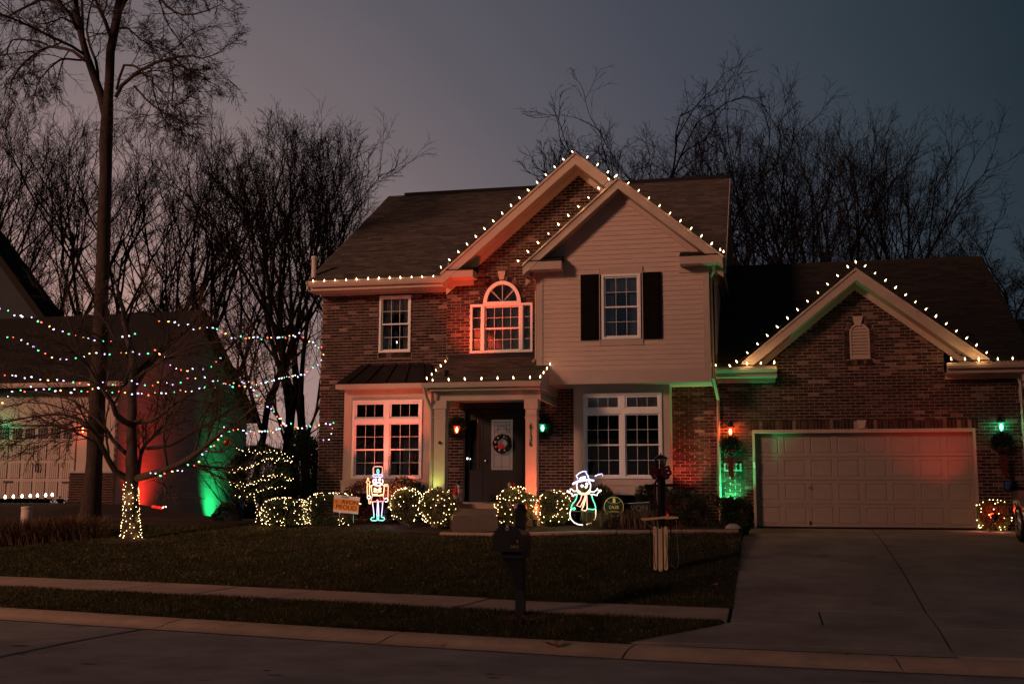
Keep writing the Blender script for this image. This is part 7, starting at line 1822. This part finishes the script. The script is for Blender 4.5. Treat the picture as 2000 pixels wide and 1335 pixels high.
# brush between the houses reads as one mass
rs = np.random.RandomState(7); N = 2100
bx_ = rs.uniform(-46, 10, N); by_ = rs.uniform(37, 41, N); by_ = np.where(bx_ < -18.3, by_+11, by_); keep = (bx_ < -10.5) | (rs.uniform(0, 1, N) < .1); bx_, by_ = bx_[keep], by_[keep]; N = len(bx_)
P0_ = np.stack([bx_, by_, np.full(N, .5)], 1); K = 5; P = np.empty((N, K, 3)); P[:, 0] = P0_; d = np.stack([rs.normal(0, .35, N), rs.normal(0, .3, N), np.ones(N)], 1); c = P0_.copy(); hh = rs.uniform(2.0, 5.0, N)
for q in range(1, K):
    d = d+rs.normal(0, .22, (N, 3)); d[:, 2] = np.maximum(d[:, 2], .3); d /= np.linalg.norm(d, axis=1, keepdims=True); c = c+d*(hh/(K-1))[:, None]; P[:, q] = c
Rb = np.linspace(.022, .007, K)[None, :]*rs.uniform(.5, 1.3, (N, 1))
C1, R1 = children(rs, P, Rb, 4, .3, 1, (25, 60), (.2, .45), 4, .25, .03, .6, .006)
v1, f1 = merge([(P, Rb, 3), (C1, R1, 3)])
o = link('brushwood', np_mesh('brushwood', v1, f1, 'bark_far')); o['kind'] = 'stuff'
# unseen houses across the road, added as light blockers and dark pane reflections
oh = thing('unseen_opposite_house', (-28, -34, 0), 'unseen house added across the road behind the viewer', 'house')
MB().box(-40, -16, -42, -33, 0, 6.2).build('wall', 'far_siding', oh)
oh2 = thing('unseen_opposite_house', (-7, -36, 0), 'second unseen house added across the road behind the viewer', 'house')
MB().box(-15, 3, -44, -35, 0, 6.2).build('wall', 'far_siding', oh2)
MB().hexa([(-16, -45, 6.2), (4, -45, 6.2), (4, -34, 6.2), (-16, -34, 6.2), (-16, -39.7, 9.5), (4, -39.7, 9.5), (4, -39.3, 9.5), (-16, -39.3, 9.5)]).build('roof', 'shingle_dark', oh2)
MB().hexa([(-41, -43, 6.2), (-15, -43, 6.2), (-15, -32, 6.2), (-41, -32, 6.2), (-41, -37.7, 10.5), (-15, -37.7, 10.5), (-15, -37.3, 10.5), (-41, -37.3, 10.5)]).build('roof', 'shingle_dark', oh)
# unseen trees over the road, added to thin the low light; panes reflect them
for i, (x, y, v, s) in enumerate([(-31, -18, 1, 1.45), (-29, -21, 0, 1.5), (-26.5, -18, 1, 1.5), (-24, -21, 2, 1.6), (-21.5, -18, 0, 1.5), (-19, -21, 1, 1.5), (-16, -19, 1, 1.3), (-12, -24, 3, 1.0), (-6, -26, 0, .8), (6, -24, 0, .8), (14, -28, 3, 1.1)]):
    bg_tree(x, y, v, s, rg.uniform(0, 6), (0, 0), 'unseen bare tree added across the road behind the viewer, '+nth[i]+' of its row', 'unseen bare trees added across the road')

# ---------------- the two near trees, their limbs measured in the photograph
def near_tree(name, label, trunk, limbs, Yt, seed, mat, sub, n_side=9):
    """trunk/limbs: [(px,py,Y,width px)]"""
    rs = np.random.RandomState(seed)
    def conv(pl, K):
        pts = [wy(a, b, Y) for a, b, Y, w in pl]; rd = [w*.5*Y/F_PX for a, b, Y, w in pl]; return stem_poly(pts, rd, K)
    T0, R0 = conv(trunk, 30); base = T0[0][0].copy(); R0 = R0*(1+rs.normal(0, .035, R0.shape)); T0 = T0+rs.normal(0, .008, T0.shape)
    t = thing(name, tuple(base), label, 'tree')
    LP, LR = [], []
    for l in limbs:
        P, Rr = conv(l, 12); P = P+np.cumsum(rs.normal(0, .018, P.shape), axis=1)*np.linspace(0, 1, 12)[None, :, None]; LP.append(P); LR.append(Rr)
    LP, LR = np.concatenate(LP), np.concatenate(LR)
    tv, tf = merge([(T0, R0, 12)]); o = link('trunk', np_mesh('trunk', tv, tf, mat, smooth=True), t)
    for i in range(len(LP)):
        v, f = merge([(LP[i:i+1], LR[i:i+1], 7)]); link('limb', np_mesh('limb', v, f, mat, smooth=True), t)
    parts = []; cur, cr = LP, LR
    for lev, (per, t0, t1, ang, lf, K, wob, up, rf, rm, dr) in enumerate(sub):
        cur, cr = children(rs, cur, cr, per, t0, t1, ang, lf, K, wob, up, rf, rm, tip=.4, droop=dr); parts.append((cur, cr, 4 if lev == 0 else 3))
    v, f = merge(parts); link('crown', np_mesh('crown', v, f, mat), t); return t
g = G(180, 1026); Yb = g.y+.3
near_tree('big_shade_tree', 'tall bare shade tree with a thick forked trunk left of the lit small tree',
    [(172, 1045, Yb, 62), (176, 1015, Yb, 46), (181, 940, Yb, 38), (190, 800, Yb, 35), (198, 600, Yb, 31), (204, 400, Yb, 28), (208, 260, Yb, 28), (212, 200, Yb, 22), (216, 100, Yb, 19), (228, 40, Yb, 20), (243, -60, Yb, 14), (250, -260, Yb+.5, 7)],
    [[(206, 225, Yb, 20), (196, 180, Yb, 19), (176, 130, Yb-.1, 17), (160, 80, Yb-.3, 15), (148, 20, Yb-.5, 13), (140, -80, Yb-.8, 9), (130, -240, Yb-1, 4)],
     [(226, 190, Yb, 9), (232, 172, Yb, 9), (270, 140, Yb-.4, 8), (310, 118, Yb-.8, 7), (345, 112, Yb-1, 6), (358, 106, Yb-1, 5), (400, 112, Yb-1.2, 3), (440, 98, Yb-1.4, 1.5)],
     [(228, 175, Yb, 6), (240, 128, Yb-.3, 6), (270, 130, Yb-.5, 5), (285, 150, Yb-.6, 4.5), (300, 150, Yb-.8, 4), (303, 190, Yb-.9, 3.5), (330, 240, Yb-1, 2.5), (345, 262, Yb-1.1, 1.5)],
     [(330, 118, Yb-.8, 5), (340, 150, Yb-.9, 4), (335, 210, Yb-1, 3), (365, 195, Yb-1.2, 2.5), (400, 160, Yb-1.3, 1.5)],
     [(262, 168, Yb-.4, 5), (290, 200, Yb-.6, 4), (330, 225, Yb-.8, 3), (380, 245, Yb-1, 2)],
     [(166, 118, Yb, 9), (140, 98, Yb+.3, 7.5), (98, 92, Yb+.6, 6.5), (60, 115, Yb+.9, 5), (30, 150, Yb+1.2, 4), (28, 185, Yb+1.4, 2)],
     [(92, 88, Yb+.6, 5), (75, 80, Yb+.6, 4.5), (25, 78, Yb+.8, 4), (14, 105, Yb+1, 3.5), (30, 130, Yb+1, 2.5), (0, 160, Yb+1.2, 1.5)],
     [(160, 118, Yb, 5), (120, 114, Yb-.4, 5), (95, 135, Yb-.6, 4), (72, 160, Yb-.8, 3), (60, 200, Yb-1, 2)],
     [(150, 40, Yb-.4, 9), (135, 25, Yb, 8), (115, 5, Yb+.4, 8), (85, -5, Yb+.8, 7), (55, 10, Yb+1, 6), (20, 30, Yb+1.3, 4.5), (-10, 20, Yb+1.6, 3)],
     [(152, 60, Yb-.4, 6), (143, 45, Yb-.6, 5), (120, 35, Yb-1, 4), (90, 50, Yb-1.3, 3), (60, 45, Yb-1.6, 2)],
     [(192, 160, Yb, 7), (190, 125, Yb, 7), (175, 90, Yb+.2, 6), (168, 60, Yb+.5, 5), (172, 20, Yb+.7, 4), (190, -30, Yb+1, 3)],
     [(216, 72, Yb, 9), (205, 40, Yb-.2, 9), (190, 10, Yb-.4, 7), (178, -30, Yb-.6, 5), (150, -90, Yb-1, 3)],
     [(236, 20, Yb, 9), (255, -20, Yb-.3, 8), (290, -40, Yb-.7, 7), (320, 10, Yb-1, 6), (350, 30, Yb-1.3, 5), (390, 28, Yb-1.6, 3.5), (430, 10, Yb-1.8, 2)],
     [(300, -25, Yb-.8, 6), (330, -50, Yb-.3, 5), (380, -30, Yb-.2, 4), (420, 0, Yb, 3)],
     [(225, 55, Yb, 5), (250, 55, Yb+.4, 4), (272, 75, Yb+.7, 3.5), (282, 82, Yb+.9, 3), (320, 90, Yb+1.2, 2)],
     [(340, 115, Yb-.9, 4), (370, 140, Yb-.6, 3), (400, 150, Yb-.4, 2)]],
    Yb, 11, 'bark',
    [(12, .2, 1.0, (30, 65), (.3, .55), 8, .13, -.02, .5, .009, .03), (8, .2, 1.0, (25, 55), (.45, .75), 6, .13, -.01, .62, .0062, .03), (6, .2, 1.0, (22, 48), (.4, .7), 4, .12, .0, .72, .0048, .02), (2, .3, 1, (20, 42), (.4, .7), 3, .1, 0, .8, .0038, 0)])
g2 = G(255, 1054); Ys2 = g2.y
print('big tree', g, 'small tree', g2)
W = Ys2
near_tree('wrapped_tree', 'small bare spreading tree with its trunk wrapped in warm lights',
    [(255, 1064, W, 44), (255, 1050, W, 36), (256, 1000, W, 31), (257, 950, W, 29), (258, 925, W, 30), (257, 900, W, 24), (257, 850, W, 21), (258, 780, W, 19), (260, 700, W, 16), (246, 640, W+.1, 13), (238, 600, W+.1, 10), (228, 560, W+.2, 6)],
    [[(262, 935, W, 17), (300, 925, W-.2, 15), (350, 905, W-.5, 13), (395, 875, W-.7, 11), (430, 845, W-.9, 8), (470, 815, W-1.1, 5), (500, 790, W-1.2, 3)],
     [(250, 935, W, 15), (225, 920, W-.2, 14), (205, 885, W-.3, 12), (190, 850, W-.4, 11), (160, 815, W-.5, 9), (120, 800, W-.6, 6), (60, 805, W-.8, 4), (0, 812, W-1, 2.5)],
     [(268, 935, W, 10), (276, 890, W+.1, 8), (285, 865, W+.2, 8), (310, 840, W+.3, 6), (325, 820, W+.4, 4), (345, 790, W+.5, 2.5)],
     [(285, 875, W+.1, 8), (325, 872, W+.2, 8), (350, 860, W+.3, 7), (400, 825, W+.5, 5), (450, 790, W+.7, 3.5), (510, 740, W+.9, 2)],
     [(262, 825, W, 11), (300, 820, W-.3, 9), (330, 795, W-.5, 7), (360, 775, W-.7, 5), (420, 750, W-1, 3), (470, 730, W-1.2, 1.5)],
     [(262, 760, W, 9), (285, 720, W+.3, 8), (310, 690, W+.5, 6), (335, 650, W+.7, 4), (360, 600, W+.9, 2.5)],
     [(258, 830, W, 14), (228, 815, W-.5, 13), (220, 790, W-.7, 11), (185, 745, W-.9, 8), (150, 690, W-1.1, 6), (130, 630, W-1.3, 4), (110, 590, W-1.4, 2)],
     [(252, 890, W, 10), (225, 865, W+.4, 9), (205, 830, W+.6, 7), (150, 780, W+.8, 5), (80, 760, W+1, 3), (10, 765, W+1.2, 2)],
     [(195, 855, W-.4, 8), (170, 830, W-.8, 6), (110, 845, W-1.1, 4), (60, 850, W-1.3, 2.5), (20, 870, W-1.5, 1.5)],
     [(246, 640, W+.1, 8), (260, 590, W+.3, 5), (285, 550, W+.4, 3), (300, 520, W+.5, 1.5)],
     [(250, 700, W, 8), (225, 660, W-.3, 6), (190, 610, W-.5, 4), (160, 560, W-.7, 2)],
     [(262, 740, W, 7), (320, 700, W-.6, 5), (380, 670, W-.9, 3.5), (440, 655, W-1.2, 2)]],
    W, 12, 'bark_warm',
    [(13, .18, 1.0, (25, 58), (.35, .62), 8, .10, .025, .5, .009, 0), (8, .2, 1.0, (22, 50), (.4, .7), 6, .11, .02, .6, .006, 0), (5, .25, 1, (20, 45), (.4, .7), 4, .12, .01, .7, .0045, 0)])
# warm lights wound on its trunk
t = thing('string_lights', (g2.x, W-.2, g2.z), 'warm white lights wrapped thickly round the trunk of the small tree', 'string lights')
rg = random.Random(21); pts = []
for i in range(125):
    s = i/125; py_ = 940+(1056-940)*s**.9; a = i*2.39996+rg.uniform(-.4, .4); rad = (14+8*s**2)*W/F_PX+.02
    c = wy(256, py_, W); pts.append(Vector((c.x+rad*math.cos(a), c.y+rad*math.sin(a), c.z+rg.uniform(-.02, .02))))
net_bulbs(t, pts, 'bulb_amber' if False else 'bulb_net', r=.0135)
for px_, py_ in ((261, 939), (279, 939), (281, 1049), (256, 1058), (271, 1054)): pass
mb = MB(); n_ = 260
mb.tube([(lambda c, a, rad: (c.x+rad*math.cos(a), c.y+rad*math.sin(a), c.z))(wy(256, 945+108*i/n_, W), i*.42, (15+7*(i/n_)**2)*W/F_PX+.012) for i in range(n_)], .004, 3); mb.build('wire', 'wire', t)
q = wy(262, 1058, W-.1); MB().lathe([(.9, 0), (.8, .05), (.4, .09), (.0, .1)], g2.x+.25, W+.1, g2.z-.06, 24).build('mulch_ring', 'mulch')['kind'] = 'structure'
